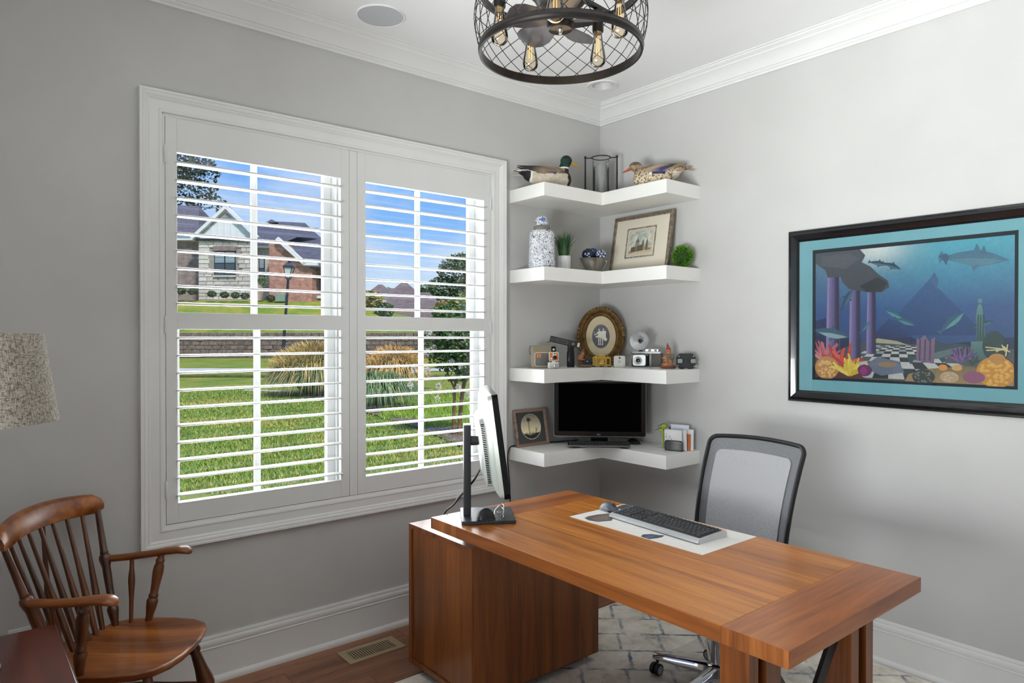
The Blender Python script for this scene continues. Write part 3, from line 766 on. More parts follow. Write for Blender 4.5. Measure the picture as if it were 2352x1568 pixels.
for i in range(5):
    a = math.radians(114.4 + 72 * i)
    g = G(); rings = []
    for r_, zt, zb, w in ((.025, .100, .050, .020), (.10, .098, .056, .019), (.22, .093, .066, .016), (.268, .091, .070, .015), (.275, .086, .073, .011)):
        rings.append([(r_, -w, zb), (r_, w, zb), (r_, w, zt - .008), (r_, w * .55, zt), (r_, -w * .55, zt), (r_, -w, zt - .008)])
    g.loft(rings); g.m = 0; g.apply(rotz(a))
    arm = obj('base_arm', g, CHROME, oc, smooth=45)
    cxx, cyy = .256 * math.cos(a), .256 * math.sin(a); sw = a + 1.2 + .7 * i
    cs = obj('caster', G().tube([(cxx, cyy, .075), (cxx, cyy, .052)], .007, 10), OBLK, oc)
    Mx = tr(cxx + .008 * math.cos(sw), cyy + .008 * math.sin(sw), .026) @ rotz(sw) @ rot(PI / 2, 'X')
    for zz in (-.013, .013):
        g = G().lathe([(.018, -.009), (.024, -.008), (.026, -.004), (.026, .004), (.024, .008), (.018, .009)], 24); g.m = 0
        g.apply(Mx @ tr(0, 0, zz)); obj('wheel', g, OBLK, cs, smooth=50)
        sd = 1 if zz > 0 else -1
        g = G().lathe([(.0, sd * .0095), (.017, sd * .0098), (.019, sd * .0085), (.0, sd * .008)], 24); g.m = 0
        g.apply(Mx @ tr(0, 0, zz)); obj('wheel_cap', g, mat('wheel_grey_cap', S(150, 150, 150), rough=.35), cs, smooth=50)
obj('mechanism', G().box(-.16, .14, -.075, .075, .400, .440), OBLK, oc, smooth=0, bevel=.012, seg=3)
obj('tension_knob', G().lathe([(.0, .275), (.026, .275), (.032, .285), (.033, .34), (.028, .345), (.012, .348), (.012, .41)], 20, (-.135, .0, 0)), OBLK, oc)
obj('lever', G().tube([(-.02, .05, .415), (-.02, .20, .412), (-.02, .26, .405)], [.006, .006, .009], 10), OBLK, oc)
rings = []
for zz, k_ in ((.440, .80), (.448, .93), (.462, .99), (.492, 1.0), (.508, .97), (.516, .86)):
    rings.append([(x * k_ - .02, y * k_, zz) for x, y in rrect(.46, .47, .09, 6)])
obj('seat_cushion', G().loft(rings), mat('chair_black_fabric', S(34, 34, 36), rough=.9, bump=.3, bscale=500), oc, smooth=50)
# back: swept and bowed
def bk(u, v):
    z = .545 + v * .475
    lean = .128 - .022 * math.sin(v * PI * .9) + .140 * v ** 1.2
    hw = .214 + .018 * v
    return Vector((lean + .028 * (1 - u * u), -.013 + u * hw - .006 * v, z + .012 * (1 - u * u) * v))
def outline(inset_u=0.0, inset_v=0.0, n=10, r=.14):
    P_ = []
    ru, rv = r, r * .95
    for cu, cv, a0 in ((1 - ru, 1 - rv * .5, 0), (-1 + ru, 1 - rv * .5, 90), (-1 + ru * .6, rv * .3, 180), (1 - ru * .6, rv * .3, 270)):
        for i in range(n + 1):
            a = math.radians(a0 + 90 * i / n)
            rr = (ru, rv * .5) if cv > .5 else (ru * .6, rv * .3)
            P_.append((cu + rr[0] * math.cos(a), cv + rr[1] * math.sin(a)))
    Q = []
    for i in range(len(P_)):
        a, b_ = P_[i], P_[(i + 1) % len(P_)]
        d = math.dist(a, b_); k_ = max(1, int(d / .12))
        for j in range(k_): Q.append((lerp(a[0], b_[0], j / k_), lerp(a[1], b_[1], j / k_)))
    return Q
ol = outline()
obj('back_frame', G().tube([bk(u, v) for u, v in ol], .0095, 10, closed=True, flat=(1.0, 1.25)), OBLK, oc, smooth=60)
def mesh_mat(name, col, hole, scale):
    m, ntr, b = new_mat(name)
    o = [n for n in ntr.nodes if n.type == 'OUTPUT_MATERIAL'][0]
    b.inputs['Base Color'].default_value = col; b.inputs['Roughness'].default_value = .8
    t_ = add(ntr, 'ShaderNodeTexCoord'); mpn = add(ntr, 'ShaderNodeMapping'); mpn.inputs['Scale'].default_value = (0.02, 1.0, .8)
    vo = add(ntr, 'ShaderNodeTexVoronoi'); vo.inputs['Scale'].default_value = scale; vo.inputs['Randomness'].default_value = .25
    ntr.links.new(t_.outputs['Object'], mpn.inputs['Vector']); ntr.links.new(mpn.outputs[0], vo.inputs['Vector'])
    r_ = add(ntr, 'ShaderNodeValToRGB'); r_.color_ramp.elements[0].position = .28; r_.color_ramp.elements[1].position = .42
    r_.color_ramp.elements[0].color = (hole, hole, hole, 1); r_.color_ramp.elements[1].color = (0, 0, 0, 1)
    ntr.links.new(vo.outputs['Distance'], r_.inputs[0])
    trn = add(ntr, 'ShaderNodeBsdfTransparent'); ms = add(ntr, 'ShaderNodeMixShader')
    ntr.links.new(r_.outputs[0], ms.inputs[0]); ntr.links.new(b.outputs[0], ms.inputs[1]); ntr.links.new(trn.outputs[0], ms.inputs[2])
    ntr.links.new(ms.outputs[0], o.inputs['Surface'])
    return m
def sheet(u0, u1, v0, v1, off, inside=None, n=16):
    g = G(); vs = []; fs = []
    for j in range(n + 1):
        for i in range(n + 1):
            u, v = lerp(u0, u1, i / n), lerp(v0, v1, j / n)
            # pull the corners in so the sheet follows the rounded frame
            p = bk(u, v); vs.append((p.x + off, p.y, p.z))
    for j in range(n):
        for i in range(n):
            a = j * (n + 1) + i; fs.append((a, a + 1, a + n + 2, a + n + 1))
    return g._add(vs, fs)
def poly_sheet(ol_, off):
    g = G(); c_ = (sum(u for u, v in ol_) / len(ol_), sum(v for u, v in ol_) / len(ol_))
    K = 8; vs = []; fs = []; n_ = len(ol_)
    for k_ in range(K + 1):
        for u, v in ol_:
            p = bk(lerp(u, c_[0], k_ / K * .999), lerp(v, c_[1], k_ / K * .999)); vs.append((p.x + off, p.y, p.z))
    for k_ in range(K):
        for j in range(n_):
            fs.append((k_ * n_ + j, k_ * n_ + (j + 1) % n_, (k_ + 1) * n_ + (j + 1) % n_, (k_ + 1) * n_ + j))
    return g._add(vs, fs)
obj('back_mesh', poly_sheet(ol, 0.0), mesh_mat('grey_open_mesh', S(112, 114, 118), .60, 190), oc, smooth=80)
inner = [(u * .80, .05 + v * .83) for u, v in ol]
obj('lumbar_mesh', poly_sheet(inner, -.004), mesh_mat('pale_grey_mesh', S(164, 164, 166), .30, 150), oc, smooth=80)
obj('back_support', G().tube([(.05, -.01, .42), (.16, -.01, .40), (.215, -.01, .46), (.222, -.01, .56)], [.022, .022, .02, .014], 12, flat=(2.0, .8)), OBLK, oc, smooth=60)

# ================================================================== WOODEN SPINDLE ARMCHAIR
CHW = wood('chair_maple_stained', S(96, 47, 15), S(150, 83, 31), S(188, 116, 48), axis='x', rough=.28, coat=.35, scale=.8, rand=False)
CHD = wood('chair_maple_turned', S(54, 27, 11), S(90, 47, 19), S(122, 69, 31), axis='z', rough=.28, coat=.35, rand=False)
wc = thing('spindle_armchair', 'brown wooden spindle-back armchair with a shaped seat below the window', 'chair', (-2.986, -.305, 0), rz=-.674)
SZ = .423
half = [(.425, 0), (.424, .07), (.410, .135), (.380, .186), (.330, .217), (.250, .232), (.160, .235), (.085, .222), (.035, .190), (.010, .120), (.0, 0)]
outl = half + [(x, -y) for x, y in reversed(half[1:-1])]
rings = []
cxs = .21
for zz, k_ in ((SZ - .038, .86), (SZ - .026, .955), (SZ - .010, .995), (SZ - .003, 1.0), (SZ, .985)):
    rings.append([(cxs + (x - cxs) * k_, y * k_, zz) for x, y in outl])
for k_, dz in ((.93, -.0015), (.80, -.007), (.55, -.012), (.25, -.013)):
    rings.append([(cxs + (x - cxs) * k_, y * k_, SZ + dz) for x, y in outl])
obj('seat', G().loft(rings), CHW, wc, smooth=50)
TURN = {'post': [(0, .0125), (.05, .0135), (.12, .019), (.155, .0205), (.175, .0155), (.182, .018), (.192, .018), (.20, .014), (.32, .0135), (.44, .015), (.50, .0145), (.57, .0215), (.60, .020), (.615, .0135), (.622, .0155), (.64, .013), (.80, .0115), (1, .010)],
        'arm': [(0, .013), (.10, .014), (.22, .0195), (.30, .021), (.335, .0155), (.35, .018), (.38, .018), (.40, .0145), (.52, .016), (.70, .0200), (.79, .0185), (.83, .014), (.85, .016), (.88, .016), (.90, .012), (1, .012)],
        'leg': [(0, .014), (.10, .017), (.14, .0195), (.155, .022), (.175, .022), (.19, .017), (.35, .022), (.46, .029), (.52, .030), (.56, .024), (.575, .0265), (.60, .0265), (.615, .0205), (.66, .026), (.90, .017), (1, .0155)],
        'short': [(0, .007), (.35, .008), (.62, .0125), (.70, .0115), (.80, .0085), (1, .007)], 'spindle': [(0, .0085), (.22, .0115), (.33, .012), (.6, .0085), (1, .007)]}
def turned(p, q, kind, n=14):
    p = Vector(p); q = Vector(q)
    pr = TURN[kind]
    return G().tube([p.lerp(q, t_) for t_, r_ in pr], [r_ for t_, r_ in pr], n)
def crest_pt(s, dz):
    """along the crest rail, s from -1 (near) to 1 (far)"""
    return Vector((-.115 + .066 * s * s + (dz * -.15), .267 * s, .845 + dz + .012 * (1 - s * s)))
for s in (-1, 1):
    obj('back_post', turned((.054, s * .171, SZ - .01), crest_pt(s * .925, -.012), 'post'), CHD, wc, smooth=60)
    obj('arm_post', turned((.154, s * .214, SZ - .008), (.190, s * .247, .672), 'arm'), CHD, wc, smooth=60)
    obj('arm_spindle', turned((.098, s * .196, SZ - .008), (.080, s * .237, .660), 'short'), CHD, wc, smooth=60)
    g = G(); rings = []
    for x_, yo, zc, w, th in ((-.012, .216, .654, .016, .012), (.02, .222, .654, .018, .013), (.08, .233, .657, .019, .0135), (.15, .244, .664, .021, .0135), (.21, .251, .673, .026, .014), (.255, .255, .677, .031, .0145), (.280, .256, .675, .030, .0145), (.294, .256, .670, .022, .011), (.299, .256, .667, .010, .006)):
        rings.append([(x_, s * yo + w * math.cos(a), zc + th * math.sin(a)) for a in [2 * PI * j / 14 for j in range(14)]])
    obj('armrest', g.loft(rings), CHW, wc, smooth=60)
for i in range(7):
    s = (i - 3) / 3 * .70
    obj('spindle', turned((.028 - .012 * s * s * 2 + .02 * abs(s), s * .185, SZ - .01), crest_pt(s, -.02), 'spindle'), CHD, wc, smooth=60)
obj('brace_spindle', turned((-.085, .02, SZ - .02), crest_pt(.12, -.02) + Vector((-.012, 0, 0)), 'spindle'), CHD, wc, smooth=60)
obj('brace_block', G().box(-.105, .02, -.02, .06, SZ - .036, SZ - .014), CHW, wc, smooth=0, bevel=.004)
rings = []
for i in range(21):
    s = -1 + i / 10
    hb = .034 * (1 - .25 * abs(s) ** 3); 
    p0, p1 = crest_pt(s, -.028), crest_pt(s, .054 - .010 * abs(s) ** 2.5)
    d = Vector((1, 0, 0)); e_ = .6 if i in (0, 20) else 1.0
    mid = (p0 + p1) / 2; up = (p1 - p0) / 2 * e_; th = .011 * e_
    rings.append([mid + up * b_ + d * (a_ * th + (-.010 * b_ * b_ * (1 if b_ > 0 else .3))) for a_, b_ in ((1, -.85), (1.25, 0), (1.1, .7), (.55, 1), (-.55, 1), (-1, .7), (-1, -.85), (0, -1))])
obj('crest_rail', G().loft(rings), CHW, wc, smooth=60)
for (x0, y0), (x1, y1) in (((.335, .150), (.430, .225)), ((.335, -.150), (.430, -.225)), ((.075, .135), (-.045, .205)), ((.075, -.135), (-.045, -.205))):
    obj('leg', turned((x0, y0, SZ - .03), (x1, y1, 0.0), 'leg'), CHD, wc, smooth=60)
for s in (-1, 1):
    obj('stretcher', turned((.385, s * .190, .19), (.012, s * .172, .19), 'short'), CHD, wc, smooth=60)
obj('stretcher', turned((.20, -.181, .19), (.20, .181, .19), 'short'), CHD, wc, smooth=60)

# ================================================================== SIDE TABLE AND LAMP
MAH = wood('mahogany', S(52, 20, 14), S(84, 34, 24), S(106, 48, 34), axis='y', rough=.25, coat=.4, rand=False)
TX, TY, TZ = -3.336, -.935, .62
st = thing('side_table', 'reddish dark wood side table beside the spindle armchair', 'table', (TX, TY, 0))
obj('table_top', G().prism([(x, y) for x, y in rrect(.54, .63, .012)], TZ - .022, TZ), MAH, st, bevel=.004)
obj('edge_bead', G().sweep([(0, 0), (.004, .001), (.004, .008), (0, .009)], [(x, y, TZ - .018) for x, y in rrect(.54, .63, .012)], True), MAH, st)
g = G()
for x0, x1, y0, y1 in ((-.235, .235, .265, .285), (-.235, .235, -.285, -.265), (-.235, -.215, -.265, .265), (.215, .235, -.265, .265)): g.box(x0, x1, y0, y1, TZ - .12, TZ - .022)
obj('apron', g, MAH, st, smooth=0)
obj('drawer_front', G().box(.235, .241, -.20, .20, TZ - .112, TZ - .03), MAH, st, smooth=0, bevel=.002)
obj('drawer_knob', G().lathe([(.0, .0), (.006, .0), (.006, .01), (.012, .016), (.010, .022), (.0, .024)], 14, (.241, 0, TZ - .07), M=rot(PI / 2, 'Y')), BRASS, st)
for sx in (-1, 1):
    for sy in (-1, 1):
        obj('leg', G().loft([[(sx * .222 + a * k_, sy * .270 + b_ * k_, z_) for a, b_ in ((1, 1), (-1, 1), (-1, -1), (1, -1))] for z_, k_ in ((0, .011), (TZ - .12, .018), (TZ - .022, .018))]), MAH, st, smooth=0)
LX, LY = -3.290, -.860
LINEN = None
m, ntr, b = new_mat('tweed_linen')
t_ = add(ntr, 'ShaderNodeTexCoord'); 
nA = add(ntr, 'ShaderNodeTexNoise'); nA.inputs['Scale'].default_value = 1.0; nA.inputs['Detail'].default_value = 3
nB = add(ntr, 'ShaderNodeTexNoise'); nB.inputs['Scale'].default_value = 1.0; nB.inputs['Detail'].default_value = 3
mA = add(ntr, 'ShaderNodeMapping'); mA.inputs['Scale'].default_value = (90, 90, 420); mB = add(ntr, 'ShaderNodeMapping'); mB.inputs['Scale'].default_value = (330, 330, 60)
for a_, b_ in ((mA, nA), (mB, nB)):
    ntr.links.new(t_.outputs['Object'], a_.inputs['Vector']); ntr.links.new(a_.outputs[0], b_.inputs['Vector'])
ad = add(ntr, 'ShaderNodeMath', operation='ADD'); ntr.links.new(nA.outputs['Fac'], ad.inputs[0]); ntr.links.new(nB.outputs['Fac'], ad.inputs[1])
ml = add(ntr, 'ShaderNodeMath', operation='MULTIPLY'); ml.inputs[1].default_value = .5; ntr.links.new(ad.outputs[0], ml.inputs[0])
r_ = add(ntr, 'ShaderNodeValToRGB'); r_.color_ramp.elements[0].position = .38; r_.color_ramp.elements[0].color = S(98, 91, 82); r_.color_ramp.elements[1].position = .58; r_.color_ramp.elements[1].color = S(178, 170, 158)
ntr.links.new(ml.outputs[0], r_.inputs[0]); ntr.links.new(r_.outputs[0], b.inputs['Base Color']); b.inputs['Roughness'].default_value = .95; b.inputs['Specular IOR Level'].default_value = .1
lp = thing('table_lamp', 'table lamp with a grey tweed drum shade on the side table', 'lamp', (LX, LY, TZ))
obj('lamp_shade', G().lathe([(.210, .655), (.1765, .888), (.1745, .888), (.208, .655)], 64, cap=False), m, lp, smooth=60)
g = G().lathe([(.02, .86), (.006, .86), (.006, .868), (.02, .868)], 16)
for i in range(3):
    a = 2 * PI * i / 3; g.tube([(.012 * math.cos(a), .012 * math.sin(a), .864), (.177 * math.cos(a), .177 * math.sin(a), .872)], .002, 6)
LMET = mat('lamp_bronze', S(70, 56, 42), rough=.35, metal=.8)
obj('shade_spider', g, LMET, lp)
obj('lamp_base', G().lathe([(.0, 0), (.075, 0), (.078, .006), (.070, .018), (.030, .026), (.022, .05), (.05, .12), (.075, .22), (.080, .30), (.06, .38), (.024, .43), (.018, .46), (.022, .47), (.012, .48), (.010, .60), (.0, .60)], 32), mat('lamp_ceramic', S(120, 112, 100), rough=.3), lp, smooth=50)
obj('bulb', G().lathe([(.0, .60), (.013, .60), (.014, .64), (.030, .69), (.030, .715), (.018, .74), (.0, .745)], 18), mat('lamp_bulb_white', S(240, 238, 230), rough=.3), lp, smooth=60)

# ================================================================== CAGED CEILING FAN LIGHT
FX, FY = -1.850, -1.580
FB = mat('oil_bronze_black', S(34, 31, 30), rough=.34, metal=.55, col2=S(42, 38, 36), nscale=30)
fan = thing('caged_fan_light', 'black wire-caged drum ceiling fan with filament bulbs', 'ceiling fan', (FX, FY, ZC))
def fz(z): return z - ZC
ZB0, ZT0, FR = 2.370, 2.560, .2485
obj('bottom_ring', G().lathe([(FR - .004, fz(ZB0)), (FR + .003, fz(ZB0)), (FR + .003, fz(ZB0 + .006)), (FR + .006, fz(ZB0 + .010)), (FR + .006, fz(ZB0 + .016)), (FR + .003, fz(ZB0 + .020)), (FR + .003, fz(ZB0 + .026)), (FR - .004, fz(ZB0 + .026)), (FR - .004, fz(ZB0))], 72, cap=False), FB, fan, smooth=40)
obj('top_ring', G().lathe([(FR - .004, fz(ZT0)), (FR + .003, fz(ZT0)), (FR + .003, fz(ZT0 + .024)), (FR - .004, fz(ZT0 + .024)), (FR - .004, fz(ZT0))], 72, cap=False), FB, fan, smooth=40)
for d in (-1, 1):
    P_ = []
    for i in range(13):
        t_ = i / 12; a = d * math.radians(22.5) * (2 * t_ - 1); r_ = FR + .001 + .017 * math.sin(PI * t_)
        P_.append((r_ * math.cos(a), r_ * math.sin(a), fz(lerp(ZB0 + .020, ZT0 + .006, t_))))
    me = mesh_of(G().tube(P_, .00125, 6), 'cage_wire'); me.materials.append(FB)
    me.polygons.foreach_set('use_smooth', [True] * len(me.polygons))
    for i in range(24):
        o = obj('cage_wire', me, FB, fan, smooth=0, rz=math.radians(15 * i + 7.5 * (d > 0)))
obj('motor_housing', G().lathe([(.0, fz(2.520)), (.060, fz(2.520)), (.075, fz(2.530)), (.085, fz(2.548)), (.085, fz(2.60)), (.07, fz(2.625)), (.03, fz(2.64)), (.0, fz(2.64))], 36), FB, fan, smooth=40)
hub = obj('fan_hub', G().lathe([(.0, fz(2.446)), (.036, fz(2.446)), (.040, fz(2.450)), (.041, fz(2.486)), (.036, fz(2.492)), (.030, fz(2.520)), (.0, fz(2.520))], 32), FB, fan, smooth=40)
obj('pull_nut', G().lathe([(.0, fz(2.434)), (.005, fz(2.434)), (.006, fz(2.440)), (.009, fz(2.446)), (.0, fz(2.447))], 14), mat('nickel', S(190, 190, 190), rough=.25, metal=1), hub)
SMOKE = mat('smoky_blade', S(66, 64, 66), rough=.25, col2=S(58, 56, 58), nscale=5)
for i in range(5):
    a0 = math.radians(72 * i + 20); g = G(); rings = []
    for r_, w0, w1 in ((.036, -.018, .018), (.06, -.034, .030), (.10, -.052, .040), (.14, -.056, .042), (.165, -.046, .034), (.176, -.024, .014)):
        ring_ = []
        for j in range(7):
            w = lerp(w0, w1, j / 6); ring_.append((r_, w, .018 * math.sin((w) / .055 * .9)))
        rings.append([(x, y, z + .0012) for x, y, z in ring_] + [(x, y, z - .0012) for x, y, z in reversed(ring_)])
    g.loft(rings); g.m = 0; g.apply(tr(0, 0, fz(2.470)) @ rotz(a0))
    obj('fan_blade', g, SMOKE, fan, smooth=50)
obj('blade_yoke', G().lathe([(.0, fz(2.463)), (.042, fz(2.463)), (.042, fz(2.476)), (.0, fz(2.476))], 30), FB, hub)
AMB = pane_mat('amber_bulb_glass', (1.0, .94, .83, 1), .07)
FIL = mat('glowing_filament', S(255, 170, 80), emit=(1.0, .42, .10, 1), estr=2.2)
BCAP = mat('bulb_brass_cap', S(170, 150, 110), rough=.35, metal=.9)
base_ang = math.atan2(FW.y, FW.x)
for k_, ph in enumerate((-27.6, 44.4, 116.4, 188.4, 260.4)):
    a = base_ang - math.radians(ph); bx, by = .190 * math.cos(a), .190 * math.sin(a)
    so_ = obj('lamp_socket', G().lathe([(.0, fz(2.500)), (.0175, fz(2.500)), (.0185, fz(2.504)), (.0185, fz(2.570)), (.0, fz(2.574))], 20, (bx, by, 0)), FB, fan, smooth=40)
    bu = obj('filament_bulb', G().lathe([(.0130, fz(2.503)), (.0140, fz(2.494)), (.0150, fz(2.480)), (.0185, fz(2.455)), (.0245, fz(2.425)), (.0262, fz(2.410)), (.0235, fz(2.397)), (.0150, fz(2.389)), (.001, fz(2.386))], 22, (bx, by, 0), cap=False), AMB, fan, smooth=60)
    obj('bulb_cap', G().lathe([(.0, fz(2.494)), (.0136, fz(2.494)), (.0136, fz(2.502)), (.0, fz(2.502))], 18, (bx, by, 0)), BCAP, bu)
    g = G()
    for dx, dy in ((-.006, 0), (.006, 0)):
        g.tube([(bx + dx * .6, by + dy, fz(2.482)), (bx + dx, by + dy, fz(2.425))], .0009, 5)
    obj('filament', g, FIL, bu)
    sp_ = obj('socket_arm', bar(G(), (bx * .40, by * .40, fz(2.580)), (bx * 1.30, by * 1.30, fz(2.580)), .012, .016) if abs(bx) > 1e-6 else G(), FB, fan, smooth=0)
obj('downrod', G().lathe([(.0, fz(2.64)), (.012, fz(2.64)), (.012, fz(2.94)), (.0, fz(2.94))], 16), FB, fan)
obj('canopy', G().lathe([(.0, fz(2.93)), (.03, fz(2.93)), (.058, fz(2.952)), (.066, fz(2.984)), (.0, fz(2.985))], 32), FB, fan, smooth=40)
lb = bpy.data.lights.new('bulb_glow', 'POINT'); lb.energy = 1.0; lb.color = (1.0, .72, .42); lb.shadow_soft_size = .12
lo = bpy.data.objects.new('bulb_glow', lb); COL.objects.link(lo); lo.location = (FX, FY, 2.425)

# ================================================================== LARGE FRAMED UNDERWATER PRINT (east wall)
PY0_, PY1_, PZ0_, PZ1_ = -1.320, -2.415, 1.175, 2.030
PCY, PCZ = (PY0_ + PY1_) / 2, (PZ0_ + PZ1_) / 2
PW, PH = PY0_ - PY1_, PZ1_ - PZ0_
pic = thing('framed_ocean_print', 'large black-framed underwater scene with ruined columns and dolphins in teal mat', 'picture', (0, PCY, PCZ), rz=-PI / 2)
# local: +x runs right as seen from the room, -y towards the room, z up
GBLK = mat('gloss_black_frame', S(16, 17, 20), rough=.18, col2=S(22, 23, 27), nscale=8, coat=.5)
TEAL = mat('teal_mat_board', S(138, 198, 208), rough=.8, col2=S(132, 192, 204), nscale=6, bump=.03, bscale=400)
DMAT = mat('dark_bevel_mat', S(38, 50, 58), rough=.8)
hw, hh = PW / 2, PH / 2
fprof = [(0, -.001), (0, .014), (-.004, .018), (-.010, .019), (-.011, .022), (-.016, .024), (-.017, .027), (-.022, .029), (-.046, .020), (-.056, .012), (-.057, .010), (-.057, -.001)]
obj('frame', G().sweep(fprof, [(-hw, 0, -hh), (hw, 0, -hh), (hw, 0, hh), (-hw, 0, hh)], True, nrm=(0, -1, 0)), GBLK, pic, smooth=25)
ax0, ax1, az0, az1 = -.820 / 2, .820 / 2, 1.300 - PCZ, 1.913 - PCZ
def mboard(g, x0, x1, z0, z1, X0_, X1_, Z0_, Z1_, ya, yb):
    for a, b_, c_, d_ in ((X0_, x0, Z0_, Z1_), (x1, X1_, Z0_, Z1_), (x0, x1, Z0_, z0), (x0, x1, z1, Z1_)):
        g.box(a, b_, ya, yb, c_, d_)
    return g
obj('mat_board', mboard(G(), ax0 - .013, ax1 + .013, az0 - .013, az1 + .013, -hw + .055, hw - .055, -hh + .055, hh - .055, -.0095, -.0065), TEAL, pic, smooth=0)
obj('inner_mat', mboard(G(), ax0, ax1, az0, az1, ax0 - .014, ax1 + .014, az0 - .014, az1 + .014, -.0075, -.005), DMAT, pic, smooth=0)
obj('backing', G().box(-hw + .05, hw - .05, -.004, -.0005, -hh + .05, hh - .05), DMAT, pic, smooth=0)
AWd, AHt = ax1 - ax0, az1 - az0
class Art:
    """a flat print made of coloured patches, u to the right and v up, both 0..1"""
    def __init__(s, w, h, y): s.g = G(); s.w = w; s.h = h; s.y = y; s.k = 0
    def pt(s, u, v): return ((u - .5) * s.w, s.y - s.k * 1.5e-5, (v - .5) * s.h)
    def grid(s, fn, nx=36, ny=24):
        vs = [s.pt(i / nx, j / ny) for j in range(ny + 1) for i in range(nx + 1)]
        fs = [(j * (nx + 1) + i, j * (nx + 1) + i + 1, (j + 1) * (nx + 1) + i + 1, (j + 1) * (nx + 1) + i) for j in range(ny) for i in range(nx)]
        w, h = s.w, s.h
        s.g.paint(lambda co: fn(co.x / w + .5, co.z / h + .5))._add(vs, fs); s.k += 1; return s
    def poly(s, pts, col, col2=None):
        pts = [(min(1, max(0, u)), min(1, max(0, v))) for u, v in pts]
        if col2 is None: c = S(*col)
        else:
            v0, v1 = min(p[1] for p in pts), max(p[1] for p in pts); h = s.h; A, B = S(*col), S(*col2)
            c = lambda co: mixc(A, B, min(1, max(0, ((co.z / h + .5) - v0) / max(1e-6, v1 - v0))))
        n = len(pts); A_ = sum(pts[i][0] * pts[(i + 1) % n][1] - pts[(i + 1) % n][0] * pts[i][1] for i in range(n))
        if A_ < 0: pts = pts[::-1]
        s.g.paint(c).face([s.pt(u, v) for u, v in pts]); s.k += 1; return s
    def ell(s, u, v, ru, rv, col, col2=None, n=22, a=0.0):
        ca, sa = math.cos(a), math.sin(a); as_ = s.w / s.h
        P_ = []
        for j in range(n):
            x, y = ru * math.cos(2 * PI * j / n), rv / as_ * 1.0 * math.sin(2 * PI * j / n)
            y *= as_
            P_.append((u + x * ca - y / as_ * sa, v + (x * sa * as_ + y * ca)))
        return s.poly(P_, col, col2)
    def stroke(s, pts, w, col):
        as_ = s.w / s.h; L, R = [], []
        for i, (u, v) in enumerate(pts):
            p, q = pts[max(0, i - 1)], pts[min(len(pts) - 1, i + 1)]
            du, dv = (q[0] - p[0]) * as_, q[1] - p[1]; d = math.hypot(du, dv) or 1
            ww = w[i] if isinstance(w, (list, tuple)) else w
            L.append((u - dv / d * ww / as_, v + du / d * ww)); R.append((u + dv / d * ww / as_, v - du / d * ww))
        for i in range(len(pts) - 1): s.poly([L[i], L[i + 1], R[i + 1], R[i]], col)
        return s
ART = print_mat('printed_art', rough=.5, nscale=90, amt=.16)
A = Art(AWd, AHt, -.0045)
def sea(u, v):
    top = mixc(S(98, 138, 158), S(86, 178, 200), min(1, u * 1.4)); mid = mixc(S(54, 92, 150), S(56, 96, 148), u); low = S(28, 56, 108)
    c = mixc(low, mid, min(1, v / .55)) if v < .55 else mixc(mid, top, min(1, (v - .55) / .42))
    ray_ = max(0, math.sin((u * 1.0 + v * .8) * 38)) ** 4 * max(0, v - .55) * .35
    glow = math.exp(-(((u - .34) / .16) ** 2 + ((v - 1.0) / .12) ** 2))
    c = mixc(c, S(150, 205, 220), min(.6, ray_)); return mixc(c, S(240, 246, 240), glow * .9)
A.grid(sea)
A.poly([(.36, .34), (.62, .74), (.70, .62), (.88, .34)], (28, 66, 120), (58, 100, 148)).poly([(.62, .74), (.645, .79), (.665, .73), (.655, .66)], (66, 104, 146))
A.poly([(.30, .30), (.42, .47), (.56, .30)], (28, 50, 96), (44, 74, 128))
A.poly([(0, .25), (0, .46), (.06, .48), (.16, .36), (.3, .28), (.5, .33), (.7, .28), (1, .33), (1, .2), (0, .2)], (20, 34, 66), (30, 58, 108))
# sea floor
A.poly([(0, .0), (1, .0), (1, .25), (.75, .27), (.45, .28), (.28, .30), (.12, .22), (0, .20)], (96, 92, 82), (66, 80, 92))
A.poly([(.30, .29), (.52, .27), (.46, .30), (.36, .32)], (176, 172, 140))
for i in range(9):       # checkered pavement in perspective
    for j in range(10):
        def cp(a, b_):
            vv = .02 + .25 * (1 - 1 / (1 + a * .30)) * 1.35; sc = 1 / (1 + a * .26)
            return (.50 + (b_ - 5) * .085 * sc - .10 * (1 - sc) + .05 * a / 9, vv)
        if (i + j) % 2 == 0: A.poly([cp(i, j), cp(i, j + 1), cp(i + 1, j + 1), cp(i + 1, j)], (196, 200, 196) if (i * 7 + j) % 5 else (150, 158, 164))
        elif 1 < j < 9: A.poly([cp(i, j), cp(i, j + 1), cp(i + 1, j + 1), cp(i + 1, j)], (40, 48, 58))
A.poly([(.27, .10), (.36, .18), (.47, .15), (.50, .07), (.38, .04)], (108, 118, 138)).ell(.41, .125, .05, .02, (150, 126, 96))
# columns and the broken entablature
for (c0, c1, v0, v1) in ((.068, .150, .17, .80), (.205, .268, .14, .74), (.305, .350, .20, .70)):
    w = c1 - c0
    A.poly([(c0, v0), (c1, v0), (c1 - .1 * w, v1), (c0 + .1 * w, v1)], (88, 82, 128), (96, 90, 124))
    for k_, cl in ((.10, (150, 136, 184)), (.30, (120, 110, 160)), (.50, (104, 96, 144)), (.72, (70, 66, 104)), (.88, (52, 50, 84))):
        A.poly([(c0 + w * k_ - .012, v0), (c0 + w * k_ + .006, v0), (c0 + w * (.1 + .8 * k_) + .005, v1), (c0 + w * (.1 + .8 * k_) - .010, v1)], cl)
A.poly([(0, .92), (.0, 1), (.26, 1), (.29, .95), (.27, .90), (.32, .86), (.36, .80), (.41, .75), (.42, .70), (.38, .665), (.30, .67), (.20, .70), (.16, .76), (.15, .80), (.075, .80), (.06, .86)], (70, 76, 84), (86, 92, 102))
